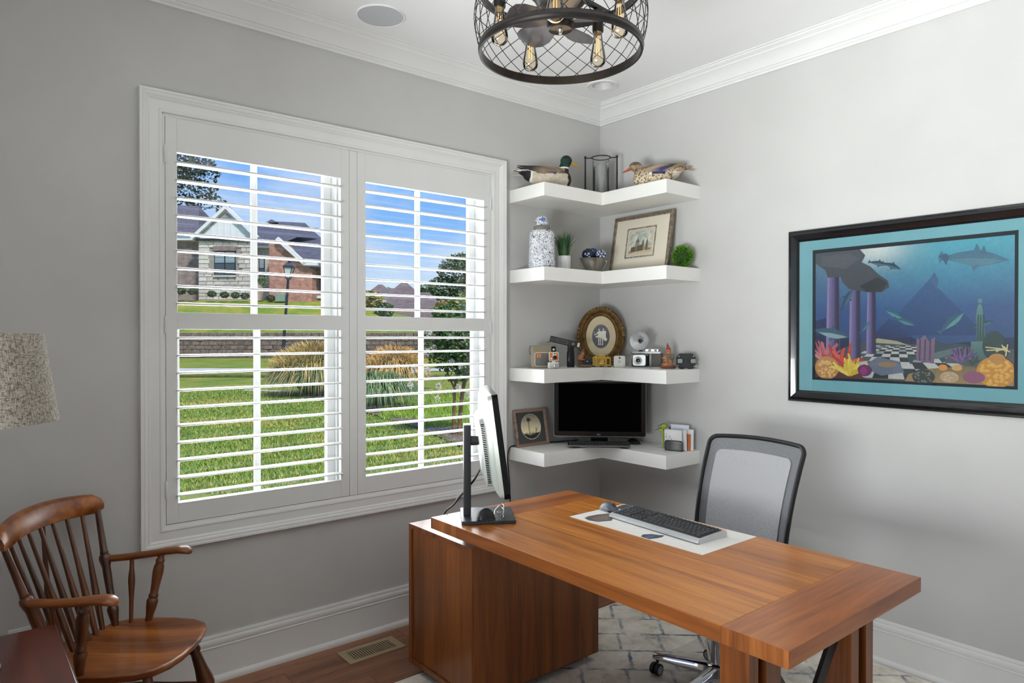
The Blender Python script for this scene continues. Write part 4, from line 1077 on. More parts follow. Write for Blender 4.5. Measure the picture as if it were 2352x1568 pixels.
A.poly([(.26, .72), (.36, .78), (.41, .73), (.38, .67), (.30, .67)], (48, 54, 64)).poly([(.03, .9), (.18, .86), (.26, .93), (.2, .98), (.04, .97)], (96, 100, 108))
# dolphins and the whale
def dolphin(u, v, L, a, c1, c2):
    P_ = [(-.5, .02), (-.46, .11), (-.40, .03), (-.2, .10), (.0, .145), (.02, .25), (.09, .145), (.26, .11), (.38, .06), (.5, .015), (.38, -.03), (.2, -.09), (.1, -.105), (.04, -.20), (.0, -.10), (-.2, -.06), (-.40, -.02), (-.47, -.09)]
    ca, sa = math.cos(a), math.sin(a); as_ = AWd / AHt
    Q = [(u + L * (x * ca - y * sa), v + L * as_ * (x * sa + y * ca)) for x, y in P_]
    A.poly(Q, c1)
    B_ = [(-.3, -.02), (0, .02), (.3, .02), (.42, .0), (.2, -.085), (0, -.095), (-.2, -.055)]
    A.poly([(u + L * (x * ca - y * sa), v + L * as_ * (x * sa + y * ca)) for x, y in B_], c2)
dolphin(.82, .86, .32, math.radians(-8), (76, 124, 150), (92, 140, 160))
A.poly([(.665, .90), (.70, .915), (.715, .89), (.70, .83), (.69, .86)], (62, 100, 128)).poly([(.85, .89), (.87, .95), (.885, .88)], (72, 116, 142))
dolphin(.19, .62, .15, math.radians(60), (58, 82, 112), (78, 112, 140)); dolphin(.09, .355, .24, math.radians(-12), (64, 98, 120), (142, 178, 186))
dolphin(.29, .40, .09, math.radians(50), (50, 98, 128), (84, 134, 150)); dolphin(.44, .50, .13, math.radians(-30), (46, 104, 126), (88, 150, 160))
dolphin(.50, .44, .12, math.radians(-22), (44, 96, 120), (80, 140, 152)); dolphin(.73, .43, .17, math.radians(42), (46, 96, 120), (96, 152, 160))
dolphin(.36, .88, .11, math.radians(-15), (48, 78, 98), (80, 118, 132)); dolphin(.43, .855, .11, math.radians(-25), (44, 70, 90), (76, 112, 128))
dolphin(.66, .215, .30, math.radians(16), (52, 76, 88), (96, 118, 122)); dolphin(.86, .41, .12, math.radians(20), (40, 78, 104), (70, 116, 132))
# broken column stump, plinth with a draped stone figure
A.poly([(.56, .16), (.645, .14), (.65, .33), (.62, .30), (.60, .345), (.575, .31), (.56, .32)], (120, 98, 126), (132, 108, 136))
for k_ in (.575, .60, .625): A.stroke([(k_, .16), (k_ + .003, .31)], .006, (84, 70, 100))
A.poly([(.815, .16), (.90, .16), (.90, .30), (.815, .30)], (60, 98, 100), (92, 136, 134))
A.poly([(.835, .30), (.885, .30), (.88, .36), (.872, .44), (.868, .50), (.862, .545), (.850, .555), (.842, .53), (.836, .47), (.840, .40)], (48, 88, 92), (104, 152, 150)).ell(.855, .575, .011, .017, (100, 148, 146))
for k_ in (.845, .856, .868): A.stroke([(k_, .31), (k_ + .002, .48)], .004, (38, 74, 80))
A.ell(.915, .27, .05, .10, (28, 54, 58), (40, 70, 70))
# corals and fish
rr_ = random.Random(3)
def coral(u, v, ru, rv, c1, c2, n):
    A.ell(u, v, ru, rv, c1)
    for _ in range(n):
        a, d = rr_.random() * 2 * PI, math.sqrt(rr_.random()) * .85
        A.ell(u + ru * d * math.cos(a), v + rv * d * math.sin(a), ru * .11, rv * .09, c2, n=6)
A.poly([(0, 0), (.30, 0), (.26, .05), (.12, .09), (0, .12)], (92, 52, 52), (110, 70, 60)); A.poly([(.50, 0), (1, 0), (1, .10), (.8, .13), (.6, .10), (.52, .06)], (170, 140, 96), (120, 110, 80))
def fanc(u, v, s_, cols, n=14):
    for k_ in range(n):
        a = PI * (.12 + .76 * rr_.random()); l = s_ * (.55 + .45 * rr_.random()); b_ = a + rr_.uniform(-.5, .5)
        p1 = (u + .5 * l * math.cos(a), v + .5 * l * math.sin(a) * 1.35); p2 = (p1[0] + .5 * l * math.cos(b_), p1[1] + .5 * l * math.sin(b_) * 1.35)
        A.stroke([(u, v), p1, p2], [s_ * .10, s_ * .09, s_ * .05], cols[k_ % len(cols)])
fanc(.055, .14, .13, [(206, 120, 128), (186, 96, 112), (222, 146, 150)], 18); fanc(.17, .11, .15, [(218, 78, 66), (196, 60, 56), (232, 100, 84)], 14)
coral(.072, .085, .072, .092, (206, 146, 84), (240, 196, 128), 46); fanc(.205, .035, .13, [(236, 204, 78), (222, 184, 58), (246, 224, 110)], 22)
A.ell(.29, .075, .038, .045, (120, 40, 104)).ell(.285, .07, .02, .03, (150, 58, 120))
coral(.595, .045, .055, .055, (52, 60, 58), (120, 132, 124), 24); coral(.925, .095, .085, .105, (214, 146, 44), (238, 182, 80), 60)
A.ell(.83, .055, .05, .04, (150, 84, 120)).ell(.93, .185, .035, .035, (200, 140, 70)); fanc(.77, .16, .09, [(122, 86, 148), (98, 70, 126)], 12); coral(.72, .05, .045, .04, (196, 166, 128), (224, 200, 164), 14)
A.ell(.69, .115, .022, .022, (226, 150, 70)).ell(.755, .115, .025, .02, (220, 168, 92)); fanc(.82, .14, .06, [(56, 88, 80), (40, 70, 66)], 8)
for k_ in range(8): A.stroke([(.90 + rr_.uniform(-.02, .09), .23 + rr_.uniform(-.03, .05)), (.93 + rr_.uniform(-.02, .06), .24 + rr_.uniform(-.03, .05))], .004, (214, 206, 150))
obj('print', A.g, ART, pic, smooth=0)
obj('glazing', G().box(-hw + .055, hw - .055, -.0125, -.0115, -hh + .055, hh - .055), pane_mat('picture_glass', (.97, .975, .975, 1), .05), pic, smooth=0)

# ================================================================== CORNER SHELVES
SHELF = mat('white_shelf_lacquer', S(240, 239, 235), rough=.4, col2=S(236, 235, 231), nscale=3)
SZs = (2.356, 1.888, 1.316, .851)
for z_, lab in zip(SZs, ('topmost white L-shaped corner shelf, carrying two ducks', 'second white L-shaped corner shelf, carrying the ginger jar', 'third white L-shaped corner shelf, carrying vintage cameras', 'lowest white L-shaped corner shelf, carrying a screen')):
    g = G().prism([(-.768, 0), (0, 0), (0, -.780), (-.305, -.780), (-.305, -.305), (-.768, -.305)], -.075, 0)
    o = tag(obj('corner_shelf', g, SHELF, smooth=0, bevel=.0012, loc=(0, 0, z_)), lab, 'shelf', 'white floating corner shelves')
S1, S2, S3, S4 = SZs
RZ = -.80
FEATH = print_mat('feather_paint', rough=.75, nscale=120, amt=.22)
def n3(p, s): return mnoise.noise(Vector(p) * s)
# ------------------------------------------------------------------ ducks (heading +x, base z 0)
def duck(name, label, loc, rz, hen, s=1.0):
    g = G()
    g.ball((0, 0, .072), (.122, .070, .072), 24, 16)
    g.ball((.055, 0, .066), (.074, .064, .065), 20, 14)
    g.ball((-.07, 0, .090), (.095, .054, .050), 20, 14)
    g.tube([(-.09, 0, .092), (-.15, 0, .102), (-.195, 0, .112), (-.222, 0, .118)], [.046, .034, .017, .006], 14, flat=(1.25, .62))
    if hen:
        g.tube([(.070, 0, .095), (.090, 0, .122), (.105, 0, .138)], [.042, .034, .031], 16)
        g.ball((.112, 0, .144), (.040, .030, .030), 18, 12)
    else:
        g.tube([(.076, 0, .095), (.082, 0, .135), (.092, 0, .160)], [.042, .030, .030], 16)
        g.ball((.098, 0, .180), (.036, .030, .034), 18, 12)
    def col(p):
        x, y, z = p; n = n3(p, 95 if hen else 55); n2 = n3(p, 22)
        if hen:
            base = mixc(S(214, 196, 166), S(150, 126, 98), min(1, max(0, (z - .055) / .07)))
            if z > .130 and x > .06: base = S(158, 138, 112)
            c = mixc(base, S(62, 50, 42), .85) if n > .16 else base
            if x > .07 and z > .148: c = mixc(c, S(88, 74, 62), .6)
            if x < -.12 and z < .092: c = mixc(c, S(222, 214, 200), .7)
            if -.075 < x < .005 and .076 < z < .112 and abs(y) > .028: c = S(44, 42, 92)
            if .005 <= x < .022 and .072 < z < .114 and abs(y) > .03: c = S(232, 228, 220)
            return c
        if z > .139 and x > .045: return mixc(S(10, 22, 20), S(20, 66, 54), min(1, max(0, .5 + n2 * 1.4)))
        if z > .132 and x > .045: return S(236, 234, 226)
        if x > .098 + n * .01 or (x > .082 and z > .10): return mixc(S(48, 32, 26), S(30, 22, 20), .5 + n * .5)
        if x < -.125 + n2 * .01: return S(22, 22, 28) if z < .108 or x < -.2 else S(226, 224, 216)
        if x < -.112: return S(234, 232, 226)
        if z > .112: return mixc(S(120, 100, 82), S(150, 132, 112), .5 + n)
        if z > .092 and x > -.09: 
            if -.03 < x < .025 and abs(y) > .03: return S(40, 38, 78)
            if .025 <= x < .038 and abs(y) > .03: return S(236, 234, 228)
            return mixc(S(92, 74, 60), S(120, 100, 84), .5 + n)
        return mixc(S(206, 194, 176), S(186, 174, 156), .5 + n)
    me = blob(g, .0042, col, FEATH, 'body')
    t = thing(name, label, 'duck decoy', loc, rz); t.scale = (s, s, s)
    obj('body', me, FEATH, t, smooth=0)
    hx, hz = (.140, .134) if hen else (.126, .172)
    rings = []
    for k_, w, h in ((0, .014, .013), (.012, .012, .010), (.028, .0115, .006), (.044, .012, .0042), (.052, .006, .002)):
        rings.append([(hx + k_, w * math.cos(a), hz - k_ * (.42 if hen else .55) + h * math.sin(a)) for a in [2 * PI * j / 12 for j in range(12)]])
    obj('bill', G().loft(rings), mat('orange_bill', S(204, 92, 44), rough=.5, col2=S(150, 70, 40), nscale=60) if hen else mat('yellow_bill', S(186, 154, 52), rough=.5, col2=S(168, 136, 44), nscale=50), t, smooth=60)
    for s_ in (-1, 1):
        obj('eye', G().ball((hx - .020, s_ * .0255, hz + (.016 if hen else .016)), .0042, 10, 8), MBLK, t, smooth=60)
        # folded wing, a layered blade along the flank
        rings = []
        for x_, yo, zc, h in ((.055, .052, .104, .006), (.02, .065, .102, .024), (-.05, .062, .110, .026), (-.12, .044, .122, .015), (-.175, .024, .136, .005), (-.20, .015, .142, .001)):
            rings.append([(x_, s_ * (yo + .004 * math.cos(a)), zc + h * math.sin(a)) for a in [2 * PI * j / 10 for j in range(10)]])
        def wc_(co):
            n = n3(co, 60)
            if hen: return S(52, 50, 104) if (-.075 < co.x < -.02 and co.z < .112) else (S(232, 226, 218) if -.02 <= co.x < -.008 and co.z < .114 else (S(60, 50, 44) if n > .1 else S(160, 140, 114)))
            if co.x < -.11: return S(40, 34, 34)
            return S(44, 40, 88) if (-.03 < co.x < .03 and co.z < .099) else (S(236, 234, 228) if .03 <= co.x < .04 and co.z < .106 else mixc(S(96, 78, 64), S(150, 130, 110), .5 + n))
        g = G().paint(wc_).loft(rings); obj('wing', g, FEATH, t, smooth=60)
    for k_ in range(4):
        g = G(); g.paint(S(230, 226, 216) if not hen else S(206, 190, 166))
        g.tube([(-.17, (k_ - 1.5) * .012, .104 - .004 * k_), (-.215, (k_ - 1.5) * .018, .112 - .007 * k_), (-.248, (k_ - 1.5) * .024, .112 - .010 * k_)], [.007, .006, .001], 8, flat=(1.2, .35))
        obj('tail_feather', g, FEATH, t, smooth=60)
    return t
duck('mallard_decoy', 'green-headed drake mallard on the top shelf', (-.580, -.148, S1), math.radians(-33), False, .98)
duck('hen_decoy', 'speckled brown hen mallard on the top shelf', (-.158, -.572, S1), math.radians(124), True, .93)
# ------------------------------------------------------------------ hurricane lantern
IRON = mat('black_iron', S(30, 29, 29), rough=.55, col2=S(38, 36, 35), nscale=40, bump=.1)
CLR = pane_mat('clear_glass', (.95, .96, .96, 1), .10)
t = thing('hurricane_lantern', 'iron hurricane lantern with a grey candle between the two ducks', 'lantern', (-.165, -.165, S1), RZ)
obj('wood_base', G().lathe([(.0, 0), (.098, 0), (.100, .004), (.100, .014), (.096, .018), (.0, .018)], 40), wood('pale_turned_wood', S(130, 92, 66), S(168, 128, 96), S(190, 150, 116), 'x', rough=.5, rand=False), t)
for s_ in (-1, 1):
    obj('upright', G().tube([(s_ * .098, 0, .0), (s_ * .098, 0, .262)], [.0062, .0045], 10), IRON, t)
    obj('finial', G().ball((s_ * .098, 0, .264), .0075, 12, 8), IRON, t, smooth=60)
    obj('cross_bar', G().tube([(s_ * .104, 0, .258), (s_ * .052, 0, .258)], .0035, 8), IRON, t)
obj('top_ring', G().tube([(.058 * math.cos(a), .058 * math.sin(a), .258) for a in [2 * PI * j / 36 for j in range(36)]], .0035, 8, closed=True), IRON, t, smooth=60)
obj('glass_chimney', G().lathe([(.054, .018), (.054, .252)], 40, cap=False), CLR, t, smooth=60)
obj('candle', G().lathe([(.0, .018), (.037, .018), (.0375, .022), (.0375, .205), (.035, .210), (.020, .206), (.0, .205)], 32), mat('grey_wax', S(178, 178, 178), rough=.5, col2=S(150, 150, 150), nscale=14, stretch=(1, 1, .2)), t, smooth=50)
obj('wick', G().tube([(0, 0, .205), (.001, 0, .216)], .0012, 6), MBLK, t)
# ------------------------------------------------------------------ ginger jar
m, ntr, b = new_mat('blue_vine_porcelain')
t_ = add(ntr, 'ShaderNodeTexCoord'); n_ = add(ntr, 'ShaderNodeTexNoise'); n_.inputs['Scale'].default_value = 62; n_.inputs['Detail'].default_value = 1.2; n_.inputs['Distortion'].default_value = 1.2
ntr.links.new(t_.outputs['Object'], n_.inputs['Vector'])
r_ = add(ntr, 'ShaderNodeValToRGB'); el = r_.color_ramp.elements
el[0].position = .0; el[0].color = S(236, 237, 240); el[1].position = 1.0; el[1].color = S(236, 237, 240)
for p_, c_ in ((.44, S(236, 237, 240)), (.465, S(52, 62, 104)), (.505, S(52, 62, 104)), (.53, S(236, 237, 240)), (.66, S(236, 237, 240)), (.68, S(64, 76, 120))):
    q_ = el.new(p_); q_.color = c_
ntr.links.new(n_.outputs['Fac'], r_.inputs[0]); ntr.links.new(r_.outputs[0], b.inputs['Base Color']); b.inputs['Roughness'].default_value = .25
t = thing('ginger_jar', 'tall white porcelain jar with blue vine pattern and ball lid', 'jar', (-.654, -.158, S2))
obj('body', G().lathe([(.0, 0), (.072, 0), (.0765, .004), (.0775, .03), (.075, .12), (.0735, .195), (.071, .212), (.062, .224), (.048, .228), (.0, .228)], 48), m, t, smooth=50)
obj('neck', G().lathe([(.046, .227), (.045, .232), (.047, .236), (.049, .243), (.046, .248), (.0, .248)], 36), mat('taupe_band', S(128, 122, 114), rough=.6), t, smooth=40)
obj('lid_ball', G().ball((0, 0, .278), (.0385, .0385, .036), 28, 18), m, t, smooth=60)
o = obj('medallion', G().lathe([(.0, .0), (.012, .0005), (.0135, .002), (.004, .0045), (.0, .0045)], 20), mat('cobalt_flower', S(46, 72, 150), rough=.3, col2=S(110, 140, 204), nscale=160), t, smooth=50)
o.matrix_local = tr(0, 0, .278) @ rotz(RZ) @ rot(PI / 2, 'X') @ tr(.010, .004, .0355)
# ------------------------------------------------------------------ grass in a white pot
GRN = mat('artificial_grass', S(34, 74, 42), rough=.6, col2=S(72, 112, 66), nscale=18)
t = thing('potted_plant', 'spiky artificial grass in a white textured pot beside the jar', 'potted plant', (-.455, -.135, S2))
m, ntr, b = new_mat('white_ribbed_ceramic'); b.inputs['Base Color'].default_value = S(226, 226, 224); b.inputs['Roughness'].default_value = .4
t_ = add(ntr, 'ShaderNodeTexCoord'); wv = add(ntr, 'ShaderNodeTexWave'); wv.inputs['Scale'].default_value = 40; wv.inputs['Distortion'].default_value = .6
ntr.links.new(t_.outputs['Object'], wv.inputs['Vector']); bp = add(ntr, 'ShaderNodeBump'); bp.inputs['Strength'].default_value = .5; bp.inputs['Distance'].default_value = .003
ntr.links.new(wv.outputs['Fac'], bp.inputs['Height']); ntr.links.new(bp.outputs[0], b.inputs['Normal'])
obj('pot', G().lathe([(.0, 0), (.036, 0), (.039, .003), (.0415, .094), (.0385, .094), (.037, .080), (.0, .080)], 36), m, t, smooth=40)
g = G(); rg = random.Random(5)
for i in range(300):
    a = rg.random() * 2 * PI; r0 = rg.random() ** .5 * .028; sp_ = rg.uniform(.0, .075) + (.05 if rg.random() < .06 else 0); h = rg.uniform(.10, .165)
    da = a + rg.uniform(-.5, .5); w = rg.uniform(.0016, .0028)
    b0 = Vector((r0 * math.cos(a), r0 * math.sin(a), .082)); sd = Vector((-math.sin(da), math.cos(da), 0)) * w
    p1 = b0 + Vector((sp_ * .3 * math.cos(da), sp_ * .3 * math.sin(da), h * .6)); p2 = b0 + Vector((sp_ * math.cos(da), sp_ * math.sin(da), h))
    g._add([b0 - sd, b0 + sd, p1 + sd * .8, p1 - sd * .8, p2], [(0, 1, 2, 3), (3, 2, 4)])
obj('grass_blades', g, GRN, t, smooth=0)
# ------------------------------------------------------------------ silver bowl and patterned balls
PEW = mat('brushed_pewter', S(170, 166, 158), rough=.30, metal=.9, col2=S(150, 146, 138), nscale=22)
BX, BY = -.298, -.226
t = thing('pewter_bowl', 'footed pewter bowl holding patterned balls', 'bowl', (BX, BY, S2), RZ)
prof = []
rings = []
for r_, z_ in ((.040, .004), (.046, .012), (.060, .040), (.070, .062), (.074, .074), (.080, .080), (.078, .082), (.071, .076), (.056, .042), (.040, .016)):
    rings.append([(r_ * math.cos(a) * (1.0 + .08 * max(0, -math.cos(a)) * (z_ > .06)), r_ * math.sin(a), z_ + (.006 * max(0, -math.cos(a)) ** 3 if z_ > .06 else 0)) for a in [2 * PI * j / 40 for j in range(40)]])
obj('bowl_body', G().loft(rings), PEW, t, smooth=50)
obj('foot', G().lathe([(.0, 0), (.034, 0), (.036, .003), (.038, .006), (.0, .006)], 32), PEW, t)
for s_ in (-1, 1):
    obj('handle', G().tube([(s_ * .066, 0, .070), (s_ * .082, 0, .066), (s_ * .074, 0, .045), (s_ * .055, 0, .016)], .0035, 8), PEW, t, smooth=60)
def ball_mat(name, base, fg, kind, scale):
    m, ntr, b = new_mat(name)
    t_ = add(ntr, 'ShaderNodeTexCoord'); b.inputs['Roughness'].default_value = .2
    vo = add(ntr, 'ShaderNodeTexVoronoi', distance='CHEBYCHEV' if kind == 'diamond' else 'EUCLIDEAN'); vo.inputs['Scale'].default_value = scale; vo.inputs['Randomness'].default_value = 0.0 if kind == 'diamond' else .35
    mpn = add(ntr, 'ShaderNodeMapping'); mpn.inputs['Rotation'].default_value = (.785, .2, .785) if kind == 'diamond' else (0, 0, 0)
    ntr.links.new(t_.outputs['Object'], mpn.inputs['Vector']); ntr.links.new(mpn.outputs[0], vo.inputs['Vector'])
    r_ = add(ntr, 'ShaderNodeValToRGB'); r_.color_ramp.interpolation = 'CONSTANT'; el = r_.color_ramp.elements
    el[0].position = 0; el[0].color = base; el[1].position = .10; el[1].color = fg
    q_ = el.new(.36 if kind == 'diamond' else .26); q_.color = base
    ntr.links.new(vo.outputs['Distance'], r_.inputs[0]); ntr.links.new(r_.outputs[0], b.inputs['Base Color'])
    return m
for lab, m_, dx, dy, dz, r_ in (('navy ball with small white rings in the pewter bowl', ball_mat('navy_dots', S(20, 32, 58), S(190, 200, 214), 'dot', 46), -.030, -.016, .104, .0400),
                               ('white ball with navy diamond lattice in the pewter bowl', ball_mat('navy_lattice', S(40, 52, 92), S(214, 218, 228), 'diamond', 62), .047, -.014, .102, .0335),
                               ('dark cobalt ball at the back of the pewter bowl', mat('cobalt_marbled', S(14, 24, 52), rough=.2, col2=S(58, 84, 168), nscale=50), -.002, .057, .118, .0360)):
    p_ = rotz(RZ) @ Vector((dx, dy, dz))
    tag(obj('decorative_ball', G().ball((0, 0, 0), r_, 28, 18), m_, smooth=60, loc=(BX + p_.x, BY + p_.y, S2 + dz), rz=RZ), lab, 'ball', 'balls in the pewter bowl')
# ------------------------------------------------------------------ grass ball
t = thing('grass_ball', 'bright green artificial boxwood ball beside the cathedral print', 'plant', (-.080, -.716, S2))
obj('core', G().ball((0, 0, .070), .052, 20, 14), mat('dark_leaf_core', S(36, 66, 18), rough=.8), t, smooth=60)
g = G(); rg = random.Random(11)
for i in range(1500):
    z_ = rg.uniform(-1, 1); a = rg.random() * 2 * PI; q_ = math.sqrt(1 - z_ * z_); d = Vector((q_ * math.cos(a), q_ * math.sin(a), z_))
    p_ = d * rg.uniform(.046, .054) + Vector((0, 0, .070)); e_ = (d + Vector((rg.uniform(-.5, .5), rg.uniform(-.5, .5), rg.uniform(-.4, .5)))).normalized()
    tip = p_ + e_ * rg.uniform(.012, .021); sd = e_.cross(Vector((rg.uniform(-1, 1), rg.uniform(-1, 1), 1))).normalized() * .0019
    if tip.z < .0005: continue
    mid = (p_ + tip) / 2
    g._add([p_, mid + sd, tip, mid - sd], [(0, 1, 2, 3)])
obj('leaves', g, mat('lime_leaf', S(74, 130, 22), rough=.55, col2=S(128, 182, 52), nscale=60), t, smooth=0)

# ------------------------------------------------------------------ leaning frames
def leaning(name, label, w, h, loc, rz, lean, fmat, fw, depth=.018):
    t = thing(name, label, 'picture', loc, rz)
    t.rotation_euler = (-lean, 0, rz)
    return t
BRONZE = mat('distressed_bronze_frame', S(112, 98, 84), rough=.5, metal=.3, col2=S(150, 138, 122), nscale=60, bump=.2)
cw, ch = .455, .362
t = leaning('cathedral_print', 'framed antique engraving of a domed cathedral leaning on the wall', cw, ch, (-.095, -.398, S2), -PI / 2, .17, BRONZE, .02)
path = [(-cw / 2, 0, 0), (cw / 2, 0, 0), (cw / 2, 0, ch), (-cw / 2, 0, ch)]
obj('frame', G().sweep([(0, -.010), (0, .008), (-.004, .012), (-.009, .012), (-.011, .007), (-.015, .007), (-.018, .010), (-.021, .006), (-.023, .005), (-.023, -.010)], path, True, nrm=(0, -1, 0)), BRONZE, t, smooth=25)
obj('mat_board', G().box(-cw / 2 + .02, cw / 2 - .02, -.003, .004, .02, ch - .02), mat('cream_mat', S(224, 216, 198), rough=.85, col2=S(220, 212, 194), nscale=5), t, smooth=0)
iw, ih = .228, .190; icz = ch / 2 + .006
def rframe(g, w, h, th, y0, y1, cz):
    for a, b_, c_, d_ in ((-w / 2, -w / 2 + th, -h / 2, h / 2), (w / 2 - th, w / 2, -h / 2, h / 2), (-w / 2 + th, w / 2 - th, -h / 2, -h / 2 + th), (-w / 2 + th, w / 2 - th, h / 2 - th, h / 2)):
        g.box(a, b_, y0, y1, cz + c_, cz + d_)
    return g
obj('marbled_border', rframe(G(), iw, ih, .010, -.0045, -.003, icz), mat('marbled_strip', S(112, 104, 98), rough=.7, col2=S(176, 164, 150), nscale=90, detail=8), t, smooth=0)
obj('gold_line', rframe(G(), iw - .042, ih - .036, .002, -.0042, -.003, icz), mat('gold_ink', S(176, 150, 100), rough=.6), t, smooth=0)
A = Art(.172, .142, -.0036)
def esky(u, v):
    n = mnoise.noise(Vector((u * 5, v * 7, 1.3))) + .5 * mnoise.noise(Vector((u * 11, v * 14, 4.0)))
    return mixc(S(164, 180, 178), S(222, 214, 192), min(1, max(0, .5 + n * 1.3 + (.62 - v) * .9)))
A.grid(esky, 30, 24)
A.poly([(0, 0), (1, 0), (1, .13), (.6, .11), (.35, .10), (0, .08)], (206, 190, 158), (196, 180, 150))
A.poly([(.0, .08), (.35, .105), (.62, .12), (.62, .36), (.36, .30), (.10, .28), (.08, .10)], (96, 90, 76), (122, 114, 96))
A.poly([(.08, .10), (.10, .31), (.30, .34), (.30, .12)], (108, 100, 86)).poly([(.30, .12), (.30, .35), (.36, .36), (.36, .12)], (140, 128, 106)).poly([(.36, .11), (.62, .12), (.62, .40), (.36, .34)], (92, 86, 74))
for k_ in range(9): A.poly([(.385 + k_ * .026, .15), (.395 + k_ * .026, .15), (.395 + k_ * .026, .32), (.385 + k_ * .026, .315)], (66, 62, 56) if k_ % 2 else (150, 138, 116))
for k_ in range(6): A.poly([(.11 + k_ * .03, .14), (.12 + k_ * .03, .14), (.12 + k_ * .03, .27), (.11 + k_ * .03, .265)], (78, 72, 64))
A.poly([(.27, .34), (.47, .36), (.46, .50), (.29, .50)], (150, 138, 114), (168, 154, 126)); A.poly([(.29, .42), (.455, .42), (.455, .44), (.29, .44)], (110, 102, 86))
A.poly([(.28, .50), (.29, .56), (.32, .62), (.36, .66), (.39, .66), (.43, .62), (.455, .56), (.46, .50)], (92, 100, 112), (118, 126, 136))
A.poly([(.355, .66), (.395, .66), (.388, .72), (.378, .74), (.374, .82), (.370, .74), (.36, .72)], (96, 92, 84))
for x_ in (.62, .80):
    A.poly([(x_ - .045, .12), (x_ + .06, .12), (x_ + .06, .42), (x_ + .045, .44), (x_ + .04, .54), (x_ + .02, .58), (x_ + .006, .70), (x_ - .006, .58), (x_ - .03, .54), (x_ - .035, .44), (x_ - .045, .42)], (132, 118, 96), (118, 108, 92))
    A.poly([(x_ - .04, .12), (x_ - .005, .12), (x_ - .005, .52), (x_ - .03, .52), (x_ - .04, .42)], (84, 78, 68))
A.poly([(.66, .12), (.76, .12), (.76, .34), (.71, .39), (.66, .34)], (190, 168, 134)); 
for k_ in range(4): A.poly([(.672 + k_ * .022, .14), (.682 + k_ * .022, .14), (.682 + k_ * .022, .29), (.672 + k_ * .022, .29)], (120, 106, 86))
A.poly([(.86, .12), (1, .13), (1, .22), (.86, .22)], (140, 130, 108)).poly([(0, .06), (.1, .075), (.3, .10), (.1, .12), (0, .10)], (120, 110, 92))
for v_ in A.g.v: pass
g = A.g; g.m = 0; g.apply(tr(0, 0, icz)); 
def shift_paint(f, dz): return (lambda co: f(Vector((co.x, co.y, co.z - dz)))) if callable(f) else f
g.c = [shift_paint(c_, icz) for c_ in g.c]
obj('engraving', g, ART, t, smooth=0)

# oval gilt frame with two figures in white
GILT = mat('aged_gilt', S(128, 98, 54), rough=.48, metal=.55, col2=S(92, 68, 38), nscale=46, bump=.25)
t = leaning('oval_portrait', 'oval gilt frame holding an old photograph of two figures in white', .3, .32, (-.165, -.165, S3), RZ, .10, GILT, .02)
def oval(rx, rz_, n=56): return [(rx * math.cos(2 * PI * j / n), rz_ * math.sin(2 * PI * j / n)) for j in range(n)]
ORX, ORZ = .150, .186
ocz = ORZ + .0
def oloft(prof, n=64):
    rings = []
    for ins, y_ in prof:
        rings.append([((ORX - ins) * math.cos(2 * PI * j / n), y_, ocz + (ORZ - ins) * math.sin(2 * PI * j / n)) for j in range(n)])
    return G().loft(rings, False, False, True)
obj('frame', oloft([(0, .010), (0, -.006), (.004, -.012), (.010, -.014), (.015, -.010), (.018, -.010), (.020, -.016), (.027, -.018), (.034, -.013), (.037, -.008), (.039, -.008), (.043, -.011), (.052, -.008), (.057, -.003), (.058, .004), (.058, .010)]), GILT, t, smooth=45)
GREL = mat('gilt_relief', S(168, 138, 84), rough=.4, metal=.6)
g = G(); rg = random.Random(2)
for k_ in range(44):
    a = 2 * PI * k_ / 44 + rg.uniform(-.03, .03)
    if (k_ // 4) % 3 == 1: continue
    g.ball(((ORX - .008) * math.cos(a), -.0135, ocz + (ORZ - .008) * math.sin(a)), (.0045 + rg.random() * .002, .002, .004), 8, 6)
obj('relief_scroll', g, GREL, t, smooth=60)
obj('mat_oval', G().loft([[((ORX - .056) * math.cos(2 * PI * j / 48), y_, ocz + (ORZ - .056) * math.sin(2 * PI * j / 48)) for j in range(48)] for y_ in (.004, .001)]), mat('aged_ivory_mat', S(214, 200, 168), rough=.85, col2=S(206, 190, 156), nscale=9), t, smooth=30)
A = Art(.110, .150, -.0005); A.ell(.5, .5, .5, .5, (110, 96, 90), n=44).ell(.5, .5, .47, .472, (78, 82, 90), (92, 96, 104), n=44)
for dx, hv in ((.40, .775), (.64, .79)): A.ell(dx, hv, .045, .042, (214, 208, 190)).ell(dx, hv + .022, .047, .026, (196, 188, 168))
A.poly([(.28, .66), (.36, .72), (.46, .73), (.52, .70), (.56, .73), (.70, .74), (.80, .71), (.78, .60), (.78, .48), (.86, .38), (.80, .30), (.70, .32), (.60, .40), (.44, .44), (.20, .46), (.16, .48), (.32, .54), (.36, .60)], (222, 216, 200), (230, 226, 212))
A.poly([(.28, .66), (.20, .60), (.10, .58), (.10, .55), (.22, .56), (.36, .62)], (214, 206, 188)).ell(.12, .66, .03, .025, (206, 200, 184))
for x_ in (.37, .47, .585): A.poly([(x_ - .03, .42), (x_ + .035, .42), (x_ + .03, .22), (x_ + .045, .14), (x_ - .03, .13), (x_ - .01, .20)], (212, 206, 190))
g = A.g; g.m = 0; g.apply(tr(0, 0, ocz + .0)); g.c = [shift_paint(c_, ocz) for c_ in g.c]
obj('photograph', g, ART, t, smooth=0)

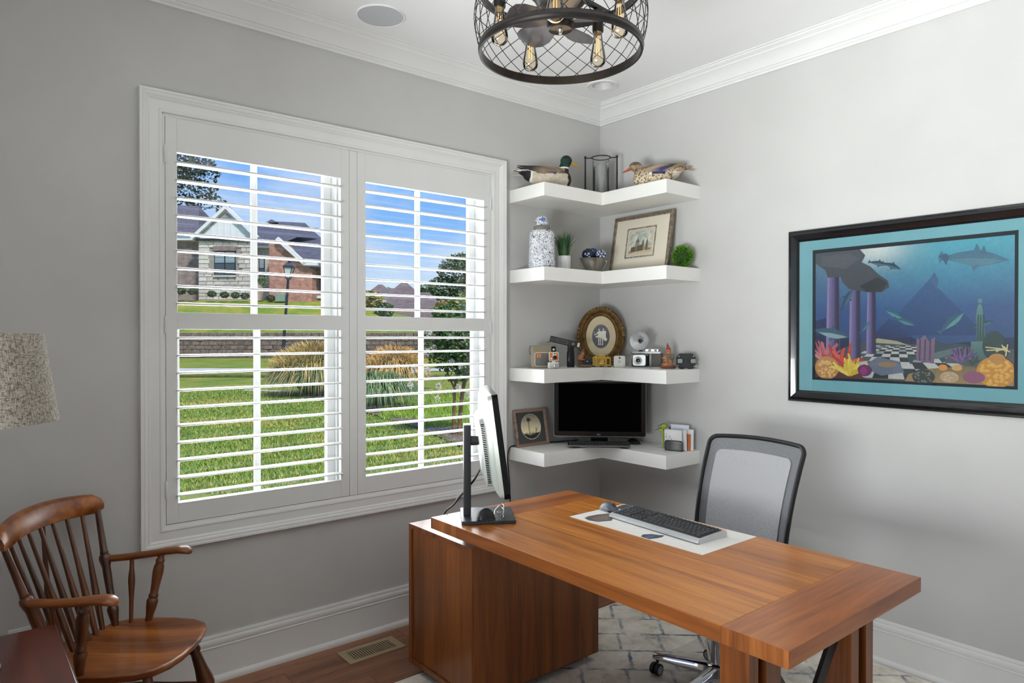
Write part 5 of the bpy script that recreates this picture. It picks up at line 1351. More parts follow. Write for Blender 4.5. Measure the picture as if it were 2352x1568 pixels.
# windmill photograph
RUST = wood('weathered_grey_wood', S(104, 84, 72), S(150, 126, 110), S(176, 154, 138), 'x', rough=.7, coat=0, scale=2.0, rand=False)
ww, wh = .245, .218
t = leaning('windmill_picture', 'square wood-framed picture of a windmill at sunset on the lowest shelf', ww, wh, (-.628, -.052, S4), math.radians(-2), .20, RUST, .02)
path = [(-ww / 2, 0, 0), (ww / 2, 0, 0), (ww / 2, 0, wh), (-ww / 2, 0, wh)]
obj('frame', G().sweep([(0, -.008), (0, .010), (-.006, .012), (-.010, .009), (-.013, .010), (-.018, .006), (-.018, -.008)], path, True, nrm=(0, -1, 0)), RUST, t, smooth=25)
obj('mat_board', G().box(-ww / 2 + .016, ww / 2 - .016, -.002, .004, .016, wh - .016), mat('charcoal_mat', S(74, 74, 74), rough=.8, col2=S(68, 68, 68), nscale=5), t, smooth=0)
R_ = .076; wcz = wh / 2 + .004
A = Art(2 * R_, 2 * R_, -.0025); A.ell(.5, .5, .5, .5, (204, 204, 196), n=48)
def sunset(co):
    v = (co.z / (2 * R_) + .5); u = co.x / (2 * R_) + .5
    c = mixc(S(232, 216, 166), S(246, 234, 192), min(1, v / .35)) if v < .35 else mixc(S(246, 234, 192), S(140, 126, 108), min(1, (v - .35) / .6))
    return mixc(c, S(92, 84, 76), .45 * max(0, math.sin(v * 26 + u * 3)) * max(0, v - .45) * 2)
P_ = [A.pt(.5 + .485 * math.cos(2 * PI * j / 48), .5 + .485 * math.sin(2 * PI * j / 48)) for j in range(48)]
c0 = A.pt(.5, .5); A.g.paint(sunset)
for rr0, rr1 in ((0, .25), (.25, .5), (.5, .75), (.75, 1)):
    for j in range(48):
        q = [tuple(lerp(c0[i], P_[jj][i], rr) for i in range(3)) for jj, rr in ((j, rr0), (j, rr1), ((j + 1) % 48, rr1), ((j + 1) % 48, rr0))]
        A.g.face(q if rr0 else [q[0], q[1], q[2]])
A.k += 1
A.poly([(.08, .26), (.2, .22), (.4, .18), (.6, .20), (.8, .24), (.92, .27), (.84, .16), (.7, .06), (.5, .018), (.3, .06), (.16, .16)], (48, 42, 38))
for k_ in range(14): A.poly([(.14 + k_ * .052, .20), (.16 + k_ * .052, .27 + .02 * (k_ % 3)), (.19 + k_ * .052, .20)], (46, 40, 36))
A.stroke([(.37, .20), (.385, .72)], .007, (50, 46, 44)).stroke([(.43, .20), (.405, .72)], .007, (50, 46, 44))
for k_ in range(5): A.stroke([(.375, .26 + k_ * .09), (.425, .30 + k_ * .09)], .004, (60, 54, 50))
A.ell(.395, .78, .085, .085, (70, 66, 66)); A.ell(.395, .78, .03, .03, (40, 38, 38)).poly([(.40, .78), (.50, .83), (.50, .74)], (60, 56, 54))
A.stroke([(.72, .22), (.74, .46)], .012, (50, 44, 40)).stroke([(.735, .34), (.79, .36), (.80, .44)], .009, (50, 44, 40))
g = A.g; g.m = 0; g.apply(tr(0, 0, wcz)); g.c = [shift_paint(c_, wcz) for c_ in g.c]
obj('photograph', g, ART, t, smooth=0)

# ================================================================== THIRD SHELF: CAMERAS AND FIGURINES
def rp(x, y, d=RZ):      # small rotated offset helper
    v_ = rotz(d) @ Vector((x, y, 0)); return v_
TAN = mat('tan_plastic', S(156, 144, 120), rough=.5, col2=S(148, 136, 112), nscale=8)
ORG = mat('orange_plastic', S(214, 128, 62), rough=.45, col2=S(206, 118, 54), nscale=10)
GRYP = mat('grey_plastic', S(104, 100, 98), rough=.45, col2=S(96, 92, 90), nscale=10)
OFFW = mat('offwhite_plastic', S(226, 224, 216), rough=.4)
SILV = mat('satin_silver', S(200, 200, 198), rough=.3, metal=.85, col2=S(186, 186, 184), nscale=20)
# instant camera
t = thing('instant_camera', 'boxy tan instant camera with orange stripes at the window end', 'camera', (-.628, -.140, S3), math.radians(-40))
obj('body', G().loft([[(x, y_, z + .066) for x, z in rrect(w, h, .012)] for y_, w, h in ((.048, .138, .128), (.040, .146, .132), (-.030, .146, .132), (-.042, .140, .128))]), TAN, t, smooth=40)
g = G()
for k_ in range(5): g.box(-.060, .045, -.0436, -.0415, .098 + k_ * .007, .1015 + k_ * .007)
obj('ribs', g, mat('tan_rib', S(134, 122, 100), rough=.5), t, smooth=0)
obj('front_window', G().loft([[(x * k_ - .006, y_, z * k_ + .052) for x, z in rrect(.088, .080, .014)] for y_, k_ in ((-.040, 1), (-.0455, .99), (-.047, .94))]), GRYP, t, smooth=40)
obj('window_rim', G().sweep([(0, 0), (.0025, 0), (.0025, .007), (0, .007)], [(x - .006, -.040, z + .052) for x, z in reversed(rrect(.088, .080, .014))], True, nrm=(0, -1, 0)), OFFW, t, smooth=30)
for k_, x_ in enumerate((-.038, -.024)):
    obj('stripe', G().box(x_, x_ + .010, -.0482, -.0465, .062, .086), ORG, t, smooth=0)
obj('hand_strap', G().loft([[(-.073 - .006 * math.sin(PI * i / 8), y_, .105 + .045 * (i / 8 - .5) * 1.2) for y_ in (-.018, .004)] + [(-.073 - .006 * math.sin(PI * i / 8) - .003, y_, .105 + .045 * (i / 8 - .5) * 1.2) for y_ in (.004, -.018)] for i in range(9)]), MBLK, t, smooth=40)
obj('lens_tower', G().box(.046, .073, -.048, .030, .004, .128), MBLK, t, smooth=0, bevel=.004)
obj('viewfinder', G().box(.054, .064, -.0495, -.047, .104, .114), OFFW, t, smooth=0)
# little silver-white camera and the orange-faced toy camera standing on it
wx, wy = -.634, -.236
t = thing('mini_white_camera', 'tiny off-white camera standing at the shelf edge', 'camera', (wx, wy, S3), math.radians(-38))
obj('body', G().loft([[(x, y_, z + .019) for x, z in rrect(.062, .036, .007)] for y_, in ((.014,), (-.012,))]), OFFW, t, smooth=30, bevel=.002)
obj('pentaprism', G().loft([[(-.012, y_, .037), (.014, y_, .037), (.009, y_, .0435), (-.007, y_, .0435)] for y_ in (.010, -.012)]), OFFW, t, smooth=0, bevel=.001)
obj('lens_barrel', G().lathe([(.0, 0), (.0155, 0), (.0158, .010), (.0145, .016), (.011, .017), (.0105, .013), (.0, .012)], 28, (.014, -.012, .018), M=rot(PI / 2, 'X')), SILV, t, smooth=40)
obj('grip', G().lathe([(.0, -.016), (.009, -.016), (.010, -.013), (.010, .013), (.009, .016), (.0, .016)], 16, (-.024, -.010, .018)), OFFW, t, smooth=40)
t = thing('orange_toy_camera', 'small orange and white toy camera stacked above the tiny white one', 'camera', (wx + .006, wy + .004, S3 + .0437), math.radians(-38))
obj('body', G().loft([[(x * k_, y_, z * k_ + .026) for x, z in rrect(.056, .052, .009)] for y_, k_ in ((.012, .96), (.008, 1), (-.008, 1), (-.011, .97))]), OFFW, t, smooth=40)
obj('face', G().loft([[(x, y_, z + .026) for x, z in rrect(.049, .044, .006)] for y_ in (-.010, -.0122)]), ORG, t, smooth=30)
obj('face_stripe', G().box(-.007, .013, -.0128, -.012, .024, .048), OFFW, t, smooth=0)
obj('lens', G().lathe([(.0, 0), (.0115, 0), (.0115, .008), (.009, .010), (.0, .009)], 24, (.005, -.012, .021), M=rot(PI / 2, 'X')), mat('navy_lens', S(24, 34, 46), rough=.2), t, smooth=40)
obj('flash', G().box(.000, .009, -.0135, -.012, .039, .046), mat('slate_flash', S(52, 60, 68), rough=.3), t, smooth=0)
obj('dial', G().lathe([(.0, 0), (.0055, 0), (.0055, .002), (.0, .002)], 16, (-.015, -.012, .014), M=rot(PI / 2, 'X')), OFFW, t)
# pocket camera on its grip
t = thing('pocket_camera', 'long black pocket camera tilted on an upright grip', 'camera', (-.452, -.150, S3), RZ)
obj('grip', G().loft([[(x + .028, y, z_) for x, y in rrect(.046 * k_, .030 * k_, .008)] for z_, k_ in ((0, .92), (.006, 1), (.09, .98), (.098, .86), (.135, .84))]), MBLK, t, smooth=40)
Mx = tr(.0, 0, .150) @ rot(math.radians(13), 'Y')
g = G().loft([[(x_, y, z) for y, z in rrect(.030 * k_, .036 * k_, .005)] for x_, k_ in ((-.098, .92), (-.092, 1), (.082, 1), (.088, .93))]); g.m = 0; g.apply(Mx)
obj('body', g, mat('black_leatherette', S(30, 31, 32), rough=.5, col2=S(38, 39, 40), nscale=200), t, smooth=40)
g = rframe(G(), .066, .020, .0018, -.0168, -.0152, 0); g.m = 0; g.apply(Mx @ tr(-.022, 0, 0)); obj('lens_slot', g, mat('grey_line', S(120, 122, 122), rough=.4), t, smooth=0)
g = rframe(G(), .011, .011, .002, -.0168, -.0152, 0); g.m = 0; g.apply(Mx @ tr(.044, 0, 0)); obj('sensor_window', g, mat('pale_square', S(180, 182, 176), rough=.4), t, smooth=0)
g = G().box(.070, .083, -.0166, -.0150, -.012, .014); g.m = 0; g.apply(Mx); obj('flash_window', g, mat('cream_flash', S(214, 206, 172), rough=.35), t, smooth=0)
g = G().tube([(-.092, 0, -.016), (-.102, 0, -.022), (-.108, 0, -.026)], .0018, 6); g.m = 0; g.apply(Mx); obj('wrist_loop', g, MBLK, t)
# ------------------------------------------------------------------ carved gnome figurines
CARV = print_mat('painted_resin', rough=.6, nscale=150, amt=.25)
def fleck(c, p, s=70, amt=.35): return mixc(c, S(60, 38, 26), max(0, min(.8, (n3(p, s) + .1) * amt * 2.2)))
t = thing('gnome_photographer', 'small brown gnome figurine holding an old black camera', 'figurine', (-.372, -.226, S3), RZ)
g = G(); g.ball((0, 0, .008), (.048, .034, .012), 20, 10); g.ball((.0, 0, .012), (.040, .028, .012), 18, 10)
g.ball((-.022, 0, .040), (.016, .014, .026), 16, 12); g.ball((-.021, 0, .062), (.017, .014, .016), 16, 12)
g.ball((-.012, -.002, .086), (.0135, .0125, .014), 16, 12); g.ball((-.013, .001, .094), (.014, .013, .008), 16, 8)
g.tube([(-.010, .002, .098), (-.004, .004, .112), (.004, .004, .120)], [.010, .006, .002], 10)
g.tube([(-.035, -.004, .066), (-.037, -.012, .050), (-.020, -.018, .046), (-.006, -.018, .046)], [.007, .006, .005, .005], 10)
g.ball((-.004, -.018, .046), (.006, .005, .005), 10, 8); g.ball((-.008, -.0145, .084), (.004, .004, .0035), 8, 6); g.ball((-.010, -.009, .076), (.009, .007, .009), 12, 8)
for s_ in (-1, 1): g.tube([(-.022 + s_ * .007, -.004, .026), (-.022 + s_ * .008, -.010, .010)], [.007, .007], 8)
def gcol(p):
    x, y, z = p
    if z < .017: return fleck(S(120, 98, 80), p)
    if z > .090: return fleck(S(110, 78, 48), p)
    if z > .073: return fleck(S(186, 128, 98), p, 120)
    if z > .044: return fleck(S(168, 106, 54), p)
    return fleck(S(96, 66, 48), p)
obj('figure', blob(g, .0022, gcol, CARV, 'figure', 2), CARV, t, smooth=0)
obj('old_camera', G().box(.000, .038, -.014, .016, .014, .062), mat('charcoal_resin', S(50, 50, 52), rough=.6, col2=S(38, 38, 40), nscale=60), t, smooth=0, bevel=.003)
obj('old_camera_lens', G().lathe([(.0, 0), (.012, 0), (.013, .006), (.009, .010), (.0, .008)], 20, (.016, -.014, .036), M=rot(PI / 2, 'X')), MATS['charcoal_resin'], t, smooth=40)
obj('glass_eye', G().ball((.016, -.0235, .036), .0035, 10, 8), OFFW, t, smooth=60)
# gold camera
GOLD = mat('polished_gold', S(226, 190, 104), rough=.16, metal=1.0, col2=S(212, 172, 86), nscale=40)
t = thing('gold_camera', 'shiny gold novelty camera standing in the corner of the shelf', 'camera', (-.262, -.262, S3), RZ)
obj('body', G().loft([[(x, y_, z + .033) for x, z in rrect(.112, .056, .006)] for y_ in (.014, -.012)]), GOLD, t, smooth=30, bevel=.002)
obj('prism', G().loft([[(-.024, y_, .058), (.024, y_, .058), (.015, y_, .072), (.006, y_, .0775), (-.006, y_, .0775), (-.015, y_, .072)] for y_ in (.012, -.016)]), GOLD, t, smooth=0, bevel=.002)
obj('lens', G().lathe([(.0, .005), (.010, .005), (.011, .013), (.016, .016), (.0195, .012), (.020, 0), (.0, 0)], 32, (0, -.012, .034), M=rot(PI / 2, 'X')), GOLD, t, smooth=40)
obj('front_plate', G().box(-.025, .025, -.0165, -.012, .007, .058), GOLD, t, smooth=0, bevel=.002)
obj('grip_panel', G().box(.031, .047, -.0145, -.012, .016, .050), mat('dark_gold_recess', S(96, 70, 30), rough=.25, metal=1), t, smooth=0, bevel=.002)
obj('left_relief', G().box(-.050, -.030, -.0145, -.012, .012, .052), mat('hammered_gold', S(222, 190, 112), rough=.3, metal=1, bump=.8, bscale=260), t, smooth=0, bevel=.002)
for x_ in (-.044, -.034, .038): obj('knob', G().lathe([(.0, .060), (.0045, .060), (.0045, .066), (.0, .067)], 12, (x_, 0, 0)), GOLD, t)
for x_ in (-.046, 0, .046): obj('foot', G().box(x_ - .010, x_ + .010, -.010, .010, 0, .0055), MBLK, t, smooth=0)
# white cube camera
t = thing('security_camera', 'small white square security camera with a single black lens', 'camera', (-.202, -.352, S3), math.radians(-50))
obj('body', G().loft([[(x * k_, y_, z * k_ + .0345) for x, z in rrect(.069, .069, .011)] for y_, k_ in ((.012, .95), (.009, 1), (-.009, 1), (-.012, .96))]), OFFW, t, smooth=40)
obj('lens', G().lathe([(.0, 0), (.0058, 0), (.0058, .0012), (.0, .0016)], 20, (0, -.0118, .056), M=rot(PI / 2, 'X')), MBLK, t)
obj('sensor_dome', G().ball((0, -.0115, .034), (.0085, .003, .0085), 16, 10), mat('frosted_dome', S(206, 206, 204), rough=.3), t, smooth=60)
# folding camera with flash dish
t = thing('folding_camera', 'grey folding bellows camera with a round silver flash dish', 'camera', (-.140, -.512, S3), math.radians(-62))
CGR = mat('grey_leatherette', S(96, 93, 86), rough=.6, col2=S(86, 83, 77), nscale=120, bump=.2)
obj('body', G().loft([[(x, y, z_) for x, y in rrect(.182, .040, .014)] for z_ in (.006, .088)]), CGR, t, smooth=40)
obj('top_plate', G().loft([[(x, y, z_) for x, y in rrect(.184 * k_, .042 * k_, .014)] for z_, k_ in ((.087, 1), (.094, 1), (.096, .97))]), SILV, t, smooth=40)
obj('bottom_plate', G().loft([[(x, y, z_) for x, y in rrect(.184, .042, .014)] for z_ in (0, .006)]), SILV, t, smooth=40)
obj('rangefinder', G().box(-.010, .070, -.016, .016, .095, .112), SILV, t, smooth=0, bevel=.003)
for x_ in (.018, .052): obj('rangefinder_window', G().box(x_ - .008, x_ + .008, -.0172, -.0155, .0985, .1085), MBLK, t, smooth=0)
obj('shutter_lever', G().tube([(.074, 0, .100), (.090, -.004, .110), (.096, -.006, .106)], .0022, 8), SILV, t, smooth=50)
obj('front_opening', G().box(-.088, .030, -.026, -.018, .008, .082), MBLK, t, smooth=0)
g = G()
rings = []
for k_ in range(9):
    f = k_ / 8; s_ = 1 - .25 * f + (.03 if k_ % 2 else 0)
    rings.append([(-.030 + x * s_, -.022 - .036 * f, .046 + z * s_) for x, z in ((.048, .034), (-.048, .034), (-.048, -.034), (.048, -.034))])
obj('bellows', g.loft(rings), mat('bellows_black', S(20, 20, 22), rough=.7), t, smooth=0)
obj('lens_board', G().loft([[(-.034 + x, y_, .046 + z) for x, z in rrect(.076, .064, .012)] for y_ in (-.057, -.064)]), mat('silver_lens_plate', S(206, 208, 208), rough=.35, metal=.4), t, smooth=30, bevel=.0015)
obj('lens_ring', G().lathe([(.0, .002), (.013, .002), (.014, .009), (.019, .010), (.022, .006), (.0225, 0), (.0, 0)], 32, (-.040, -.064, .045), M=rot(PI / 2, 'X')), SILV, t, smooth=40)
obj('lens_glass', G().ball((-.040, -.0665, .045), (.0125, .003, .0125), 20, 10), MBLK, t, smooth=60)
obj('bed', G().box(-.092, .026, -.068, -.018, .000, .004), SILV, t, smooth=0)
obj('strut', G().tube([(-.088, -.060, .006), (-.084, -.024, .078)], .0022, 6), SILV, t)
obj('strut', G().tube([(.018, -.060, .074), (-.070, -.030, .084)], .0018, 6), SILV, t)
fz_ = .160
obj('flash_dish', G().lathe([(.006, -.020), (.020, -.016), (.040, -.004), (.052, .012), (.055, .016), (.0565, .014), (.054, .010), (.042, -.007), (.021, -.020), (.006, -.024)], 40, (-.042, -.012, fz_), M=rot(PI / 2, 'X'), cap=False), mat('mirror_reflector', S(222, 223, 224), rough=.36, metal=.7, col2=S(200, 202, 204), nscale=26), t, smooth=60)
obj('flash_socket', G().lathe([(.0, -.024), (.010, -.024), (.010, -.006), (.006, -.004), (.0, -.004)], 18, (-.042, -.012, fz_), M=rot(PI / 2, 'X')), MBLK, t)
obj('flash_bracket', G().tube([(-.042, .012, fz_ - .01), (-.042, .016, .118), (-.040, .006, .096)], [.009, .008, .012], 10), CGR, t, smooth=50)
# red-hatted gnome
t = thing('gnome_figurine', 'carved gnome figurine in a pointed red hat near the shelf end', 'figurine', (-.122, -.650, S3), math.radians(-60))
g = G(); g.ball((0, 0, .010), (.046, .036, .016), 20, 10); g.ball((-.006, -.004, .022), (.034, .026, .016), 18, 10)
g.tube([(-.010, -.006, .020), (-.012, -.008, .050)], [.019, .015], 12); g.ball((.012, .004, .044), (.016, .014, .026), 16, 12); g.ball((.012, .004, .070), (.018, .015, .018), 16, 12)
g.ball((.004, -.001, .096), (.013, .0125, .0145), 16, 12); g.ball((.003, -.007, .087), (.009, .007, .010), 12, 8); g.ball((.003, -.0135, .095), (.0038, .004, .0035), 8, 6)
g.tube([(.003, .001, .103), (.001, .001, .118), (-.003, .001, .134), (-.006, .001, .150)], [.0150, .0105, .0055, .0012], 14)
g.tube([(.026, .002, .078), (.030, -.008, .060), (.018, -.016, .054)], [.008, .007, .006], 10); g.tube([(-.004, -.002, .078), (-.016, -.012, .070), (-.022, -.016, .064)], [.007, .006, .005], 10)
g.ball((-.012, -.014, .058), (.013, .011, .009), 12, 8); g.ball((-.026, -.014, .062), (.008, .007, .006), 10, 8)
def gcol2(p):
    x, y, z = p
    if z > .104 + .3 * max(0, -y): return fleck(S(156, 58, 50), p, 60, .2)
    if z > .084 and y < .004: return fleck(S(196, 132, 92), p, 120, .3)
    if z > .080: return fleck(S(128, 80, 52), p)
    if x > .004 and z > .050: return fleck(S(104, 106, 96), p)
    if z < .020: return fleck(S(140, 84, 58), p)
    return fleck(S(176, 122, 84), p)
obj('figure', blob(g, .0022, gcol2, CARV, 'figure', 2), CARV, t, smooth=0)
for s_ in (-1, 1): obj('eye', G().ball((.004 + s_ * .0048, -.0118, .0995), .0014, 8, 6), MBLK, t, smooth=60)
# stereo viewer
t = thing('stereo_viewer', 'black octagonal stereo slide viewer at the shelf end', 'viewer', (-.080, -.742, S3), math.radians(-46))
VB = mat('viewer_black', S(48, 50, 54), rough=.5, col2=S(42, 44, 48), nscale=40)
oct_ = [(-.052, .020), (-.034, .0), (-.014, .0), (-.008, .006), (.008, .006), (.014, 0), (.034, 0), (.052, .020), (.052, .068), (.034, .088), (-.034, .088), (-.052, .068)]
obj('body', G().loft([[(x, y_, z) for x, z in oct_] for y_ in (.018, -.014)]), VB, t, smooth=20, bevel=.003)
for s_ in (-1, 1):
    ey = obj('eyepiece', G().loft([[(s_ * .036 + x * k_, y_, .046 + z * k_) for x, z in rrect(.030, .026, .006)] for y_, k_ in ((-.012, 1.1), (-.026, 1), (-.028, .93))]), VB, t, smooth=40)
    obj('eyepiece_rim', G().sweep([(0, 0), (.002, 0), (.002, .003), (0, .003)], [(s_ * .036 + x, -.0262, .046 + z) for x, z in reversed(rrect(.026, .022, .005))], True, nrm=(0, -1, 0)), SILV, ey, smooth=30)
    obj('eyepiece_glass', G().box(s_ * .036 - .0115, s_ * .036 + .0115, -.0287, -.0278, .0365, .0555), mat('frosted_grey_glass', S(150, 154, 154), rough=.3), ey, smooth=0)
for x_, z_ in ((-.040, .072), (.040, .072), (-.046, .020), (.044, .016)): obj('rivet', G().ball((x_, -.014, z_), (.0028, .0015, .0028), 10, 6), OFFW, t, smooth=60)
obj('advance_lever', G().box(.053, .057, -.006, .002, .012, .026), OFFW, t, smooth=0, bevel=.001)

# ================================================================== LOWEST SHELF: SCREEN, LETTER HOLDER
t = thing('black_desktop_screen', 'glossy black flat screen on the lowest corner shelf', 'monitor', (-.312, -.292, S4), math.radians(-44.5))
TWd, TZ0, TZ1 = .548, .052, .384
tc_ = (TZ0 + TZ1) / 2
obj('edge_trim', G().loft([[(x * k_, y_, tc_ + z) for x, z in rrect(TWd, TZ1 - TZ0, .014)] for y_, k_ in ((.012, 1), (-.012, 1), (-.014, .996))]), mat('graphite_edge', S(120, 126, 130), rough=.3, metal=.7), t, smooth=30)
fb = obj('bezel', G().loft([[(x, y_, tc_ + z) for x, z in rrect(TWd - .008, TZ1 - TZ0 - .008, .012)] for y_ in (-.010, -.0158)]), MBLK, t, smooth=30)
obj('screen', G().box(-TWd / 2 + .030, TWd / 2 - .030, -.0166, -.015, TZ0 + .032, TZ1 - .014), mat('off_screen', S(2, 2, 2), rough=.5, spec=.02), t, smooth=0)
me = text_mesh('DELL', .0105); LOGO = mat('logo_silver', S(176, 180, 184), rough=.3, metal=.6); me.materials.clear(); me.materials.append(LOGO)
o = obj('logo_lettering', me, LOGO, fb, smooth=0); o.rotation_euler = (PI / 2, 0, 0); o.location = (-.004, -.0165, TZ0 + .014)
obj('rear_case', G().loft([[(x * k_, y_, tc_ + z * k_) for x, z in rrect(TWd - .02, TZ1 - TZ0 - .02, .02)] for y_, k_ in ((.010, 1), (.030, .9), (.046, .6))]), MBLK, t, smooth=40)
obj('stand_neck', G().box(-.05, .05, .008, .030, .004, .10), MBLK, t, smooth=0, bevel=.004)
obj('stand_foot', G().prism([(x, y) for x, y in rrect(.26, .19, .02)], 0, .010), MATS['graphite_edge'], t, bevel=.002)
p_ = rotz(math.radians(-44.5)) @ Vector((-.006, -.085, 0))
t2 = thing('slim_keyboard', 'slim glossy black keyboard resting on the foot of the black screen', 'keyboard', (-.312 + p_.x, -.292 + p_.y, S4 + .0102), math.radians(-44.5))
obj('case', G().loft([[(x_, y, z) for y, z in ((-.045, 0), (-.047, .006), (-.044, .012), (.044, .022), (.047, .018), (.045, 0))] for x_ in (-.182, .178)]), MBLK, t2, smooth=20, bevel=.001)
obj('front_trim', G().box(-.181, .177, -.0485, -.0465, .003, .0055), SILV, t2, smooth=0)
g = G()
for i in range(19):
    for j in range(4): g.box(-.174 + i * .0184, -.174 + i * .0184 + .016, -.036 + j * .0185, -.036 + j * .0185 + .016, .0128 + j * .0024, .0152 + j * .0024)
obj('keys', g, KK, t2, smooth=0)
t2 = thing('black_mouse', 'black mouse on the lowest shelf beside the black screen', 'mouse', (-.112, -.386, S4), math.radians(-70))
obj('shell', mouse_body(L=.088, W_=.054, H=.034), MATS['soft_black'], t2, smooth=60); obj('skirt', mouse_body(L=.091, W_=.057, H=.012), MBLK, t2, smooth=60)
def smooth_path(pts, k_=6, it=6):
    P_ = []
    for i in range(len(pts) - 1):
        for j in range(k_): P_.append(Vector(pts[i]).lerp(Vector(pts[i + 1]), j / k_))
    P_.append(Vector(pts[-1]))
    for _ in range(it): P_ = [P_[0]] + [(P_[i - 1] + P_[i] * 2 + P_[i + 1]) / 4 for i in range(1, len(P_) - 1)] + [P_[-1]]
    return P_
pts = [(-.30, -.100, .860), (-.40, -.060, .8550), (-.49, -.028, .8550), (-.60, -.014, .8550), (-.72, -.012, .8560), (-.772, -.016, .858), (-.790, -.018, .835), (-.797, -.018, .79), (-.786, -.016, .70), (-.776, -.014, .62), (-.772, -.012, .50), (-.772, -.012, .33)]
tag(obj('power_cable', G().tube(smooth_path(pts), .0034, 8), CABLE, smooth=60), 'black power cable trailing off the lowest shelf down the wall', 'cable')
# letter holder: local x along wall line, -y to the room
LHX, LHY = -.098, -.690
t = thing('letter_holder', 'black wire mesh letter holder full of envelopes', 'letter holder', (LHX, LHY, S4), math.radians(-72))
WBLK = mat('black_wire', S(34, 34, 35), rough=.45)
MESHP = mesh_mat('fine_wire_mesh', S(70, 70, 72), .75, 420)
def divider(y_, h, w=.104, z0=.002):
    ol_ = rrect(w, h, .014)
    P_ = [(x, y_, z + h / 2 + z0) for x, z in ol_]
    d_ = obj('divider_wire', G().tube(P_, .0022, 8, closed=True), WBLK, t, smooth=60)
    obj('divider_mesh', G().face(P_), MESHP, d_, smooth=0)
divider(-.045, .056); divider(.000, .098); divider(.040, .135)
obj('tray', G().box(-.05, .05, -.046, .042, .0005, .002), WBLK, t, smooth=0)
for x_ in (-.05, .05): obj('side_wire', G().tube([(x_, -.045, .003), (x_, .042, .003)], .0022, 8), WBLK, t)
PAPER = mat('white_paper', S(232, 231, 228), rough=.8, col2=S(222, 220, 216), nscale=14)
ENV = [('cream envelope with small printed marks leaning at the front of the letter holder', -.030, .100, .118, -7, -.004, PAPER), ('plain white envelope in the middle of the letter holder', -.010, .118, .116, -3, .006, mat('cool_white_paper', S(226, 228, 234), rough=.8)),
       ('orange-edged card standing in the letter holder', .008, .080, .092, 2, .040, mat('orange_card', S(206, 112, 58), rough=.7)), ('tall white envelope at the back of the letter holder', .026, .108, .140, 2, .010, mat('bluish_white_paper', S(220, 222, 232), rough=.8)),
       ('folded white letter sticking out the wall end of the letter holder', .016, .060, .118, 3, .064, mat('bright_paper', S(236, 236, 238), rough=.8))]
for lab, y_, w, h, tilt, xo, m_ in ENV:
    p_ = Vector((LHX, LHY, S4)) + rotz(math.radians(-72)) @ Vector((xo, y_, .0022))
    o = tag(obj('envelope', G().box(-w / 2, w / 2, -.0012, .0012, 0, h), m_, smooth=0), lab, 'envelope', 'post in the letter holder')
    o.location = p_; o.rotation_euler = (math.radians(-tilt), 0, math.radians(-72))
    if tilt == -7:
        g = G(); rg = random.Random(9)
        for _ in range(9): x_, z_ = -.045 + rg.random() * .035, .060 + rg.random() * .035; g.box(x_, x_ + .006, -.0016, -.0012, z_, z_ + .003)
        obj('printed_mark', g, mat('faded_ink', S(120, 96, 96), rough=.8), o, smooth=0)
# lime wire bird ornament behind the letters
t = thing('lime_ornament', 'lime green and dark wire ornament beside the letter holder', 'ornament', (-.118, -.606, S4), math.radians(-50))
LIME = mat('lime_paint', S(172, 190, 62), rough=.5, col2=S(150, 170, 50), nscale=30)
obj('stem', G().tube([(0, 0, .003), (.004, 0, .05), (.000, 0, .105), (.006, 0, .14)], [.004, .005, .007, .004], 10), LIME, t, smooth=60)
obj('foot', G().lathe([(.0, 0), (.020, 0), (.020, .003), (.0, .004)], 20), OFFW, t)
for x_, z_, s_, a_ in ((-.006, .108, 1.0, .3), (.012, .132, 1.1, -.2)):
    obj('leaf', G().ball((x_, 0, z_), (.016 * s_, .007, .013 * s_), 14, 10, M=rot(a_, 'Y').to_3x3()), LIME, t, smooth=60)
    obj('wire_curl', G().tube(smooth_path([(x_ - .035 * s_, -.004, z_ - .004), (x_ - .012, -.006, z_ + .013), (x_ + .010, -.004, z_ + .010), (x_ + .030, 0, z_ - .018)], 5, 4), .0016, 6), WBLK, t, smooth=60)

# ================================================================== OUTSIDE: lawn, street, retaining wall, houses, planting
GZ = -.15
def EW(a, d, z=0.0):
    """exterior frame: a metres to the right, d metres ahead of the photographer's spot"""
    return Vector((CX, CY, 0)) + RT * a + FW * d + Vector((0, 0, z))
def PA(px, d): return (px - 1176.0) / 1578.0 * d
def PZ(py, d): return 1.5 + (772.6 - py) / 1578.0 * d
def ething(name, label, cat, a, d, z, group=None): return thing(name, label, cat, EW(a, d, z), YAW, group)
# lawn
m, ntr, b = new_mat('lawn_ground')
t_ = add(ntr, 'ShaderNodeTexCoord')
n1 = add(ntr, 'ShaderNodeTexNoise'); n1.inputs['Scale'].default_value = .55; n1.inputs['Detail'].default_value = 6; n1.inputs['Roughness'].default_value = .7
n2 = add(ntr, 'ShaderNodeTexNoise'); n2.inputs['Scale'].default_value = 14; n2.inputs['Detail'].default_value = 6; n2.inputs['Roughness'].default_value = .8
ntr.links.new(t_.outputs['Object'], n1.inputs['Vector']); ntr.links.new(t_.outputs['Object'], n2.inputs['Vector'])
r1 = add(ntr, 'ShaderNodeValToRGB'); r1.color_ramp.elements[0].position = .36; r1.color_ramp.elements[0].color = S(104, 136, 58); r1.color_ramp.elements[1].position = .66; r1.color_ramp.elements[1].color = S(172, 158, 80)
q = r1.color_ramp.elements.new(.50); q.color = S(132, 150, 64)
ntr.links.new(n1.outputs['Fac'], r1.inputs[0])
r2 = add(ntr, 'ShaderNodeValToRGB'); r2.color_ramp.elements[0].position = .3; r2.color_ramp.elements[0].color = (.45, .45, .45, 1); r2.color_ramp.elements[1].position = .7; r2.color_ramp.elements[1].color = (1.25, 1.25, 1.2, 1)
ntr.links.new(n2.outputs['Fac'], r2.inputs[0])
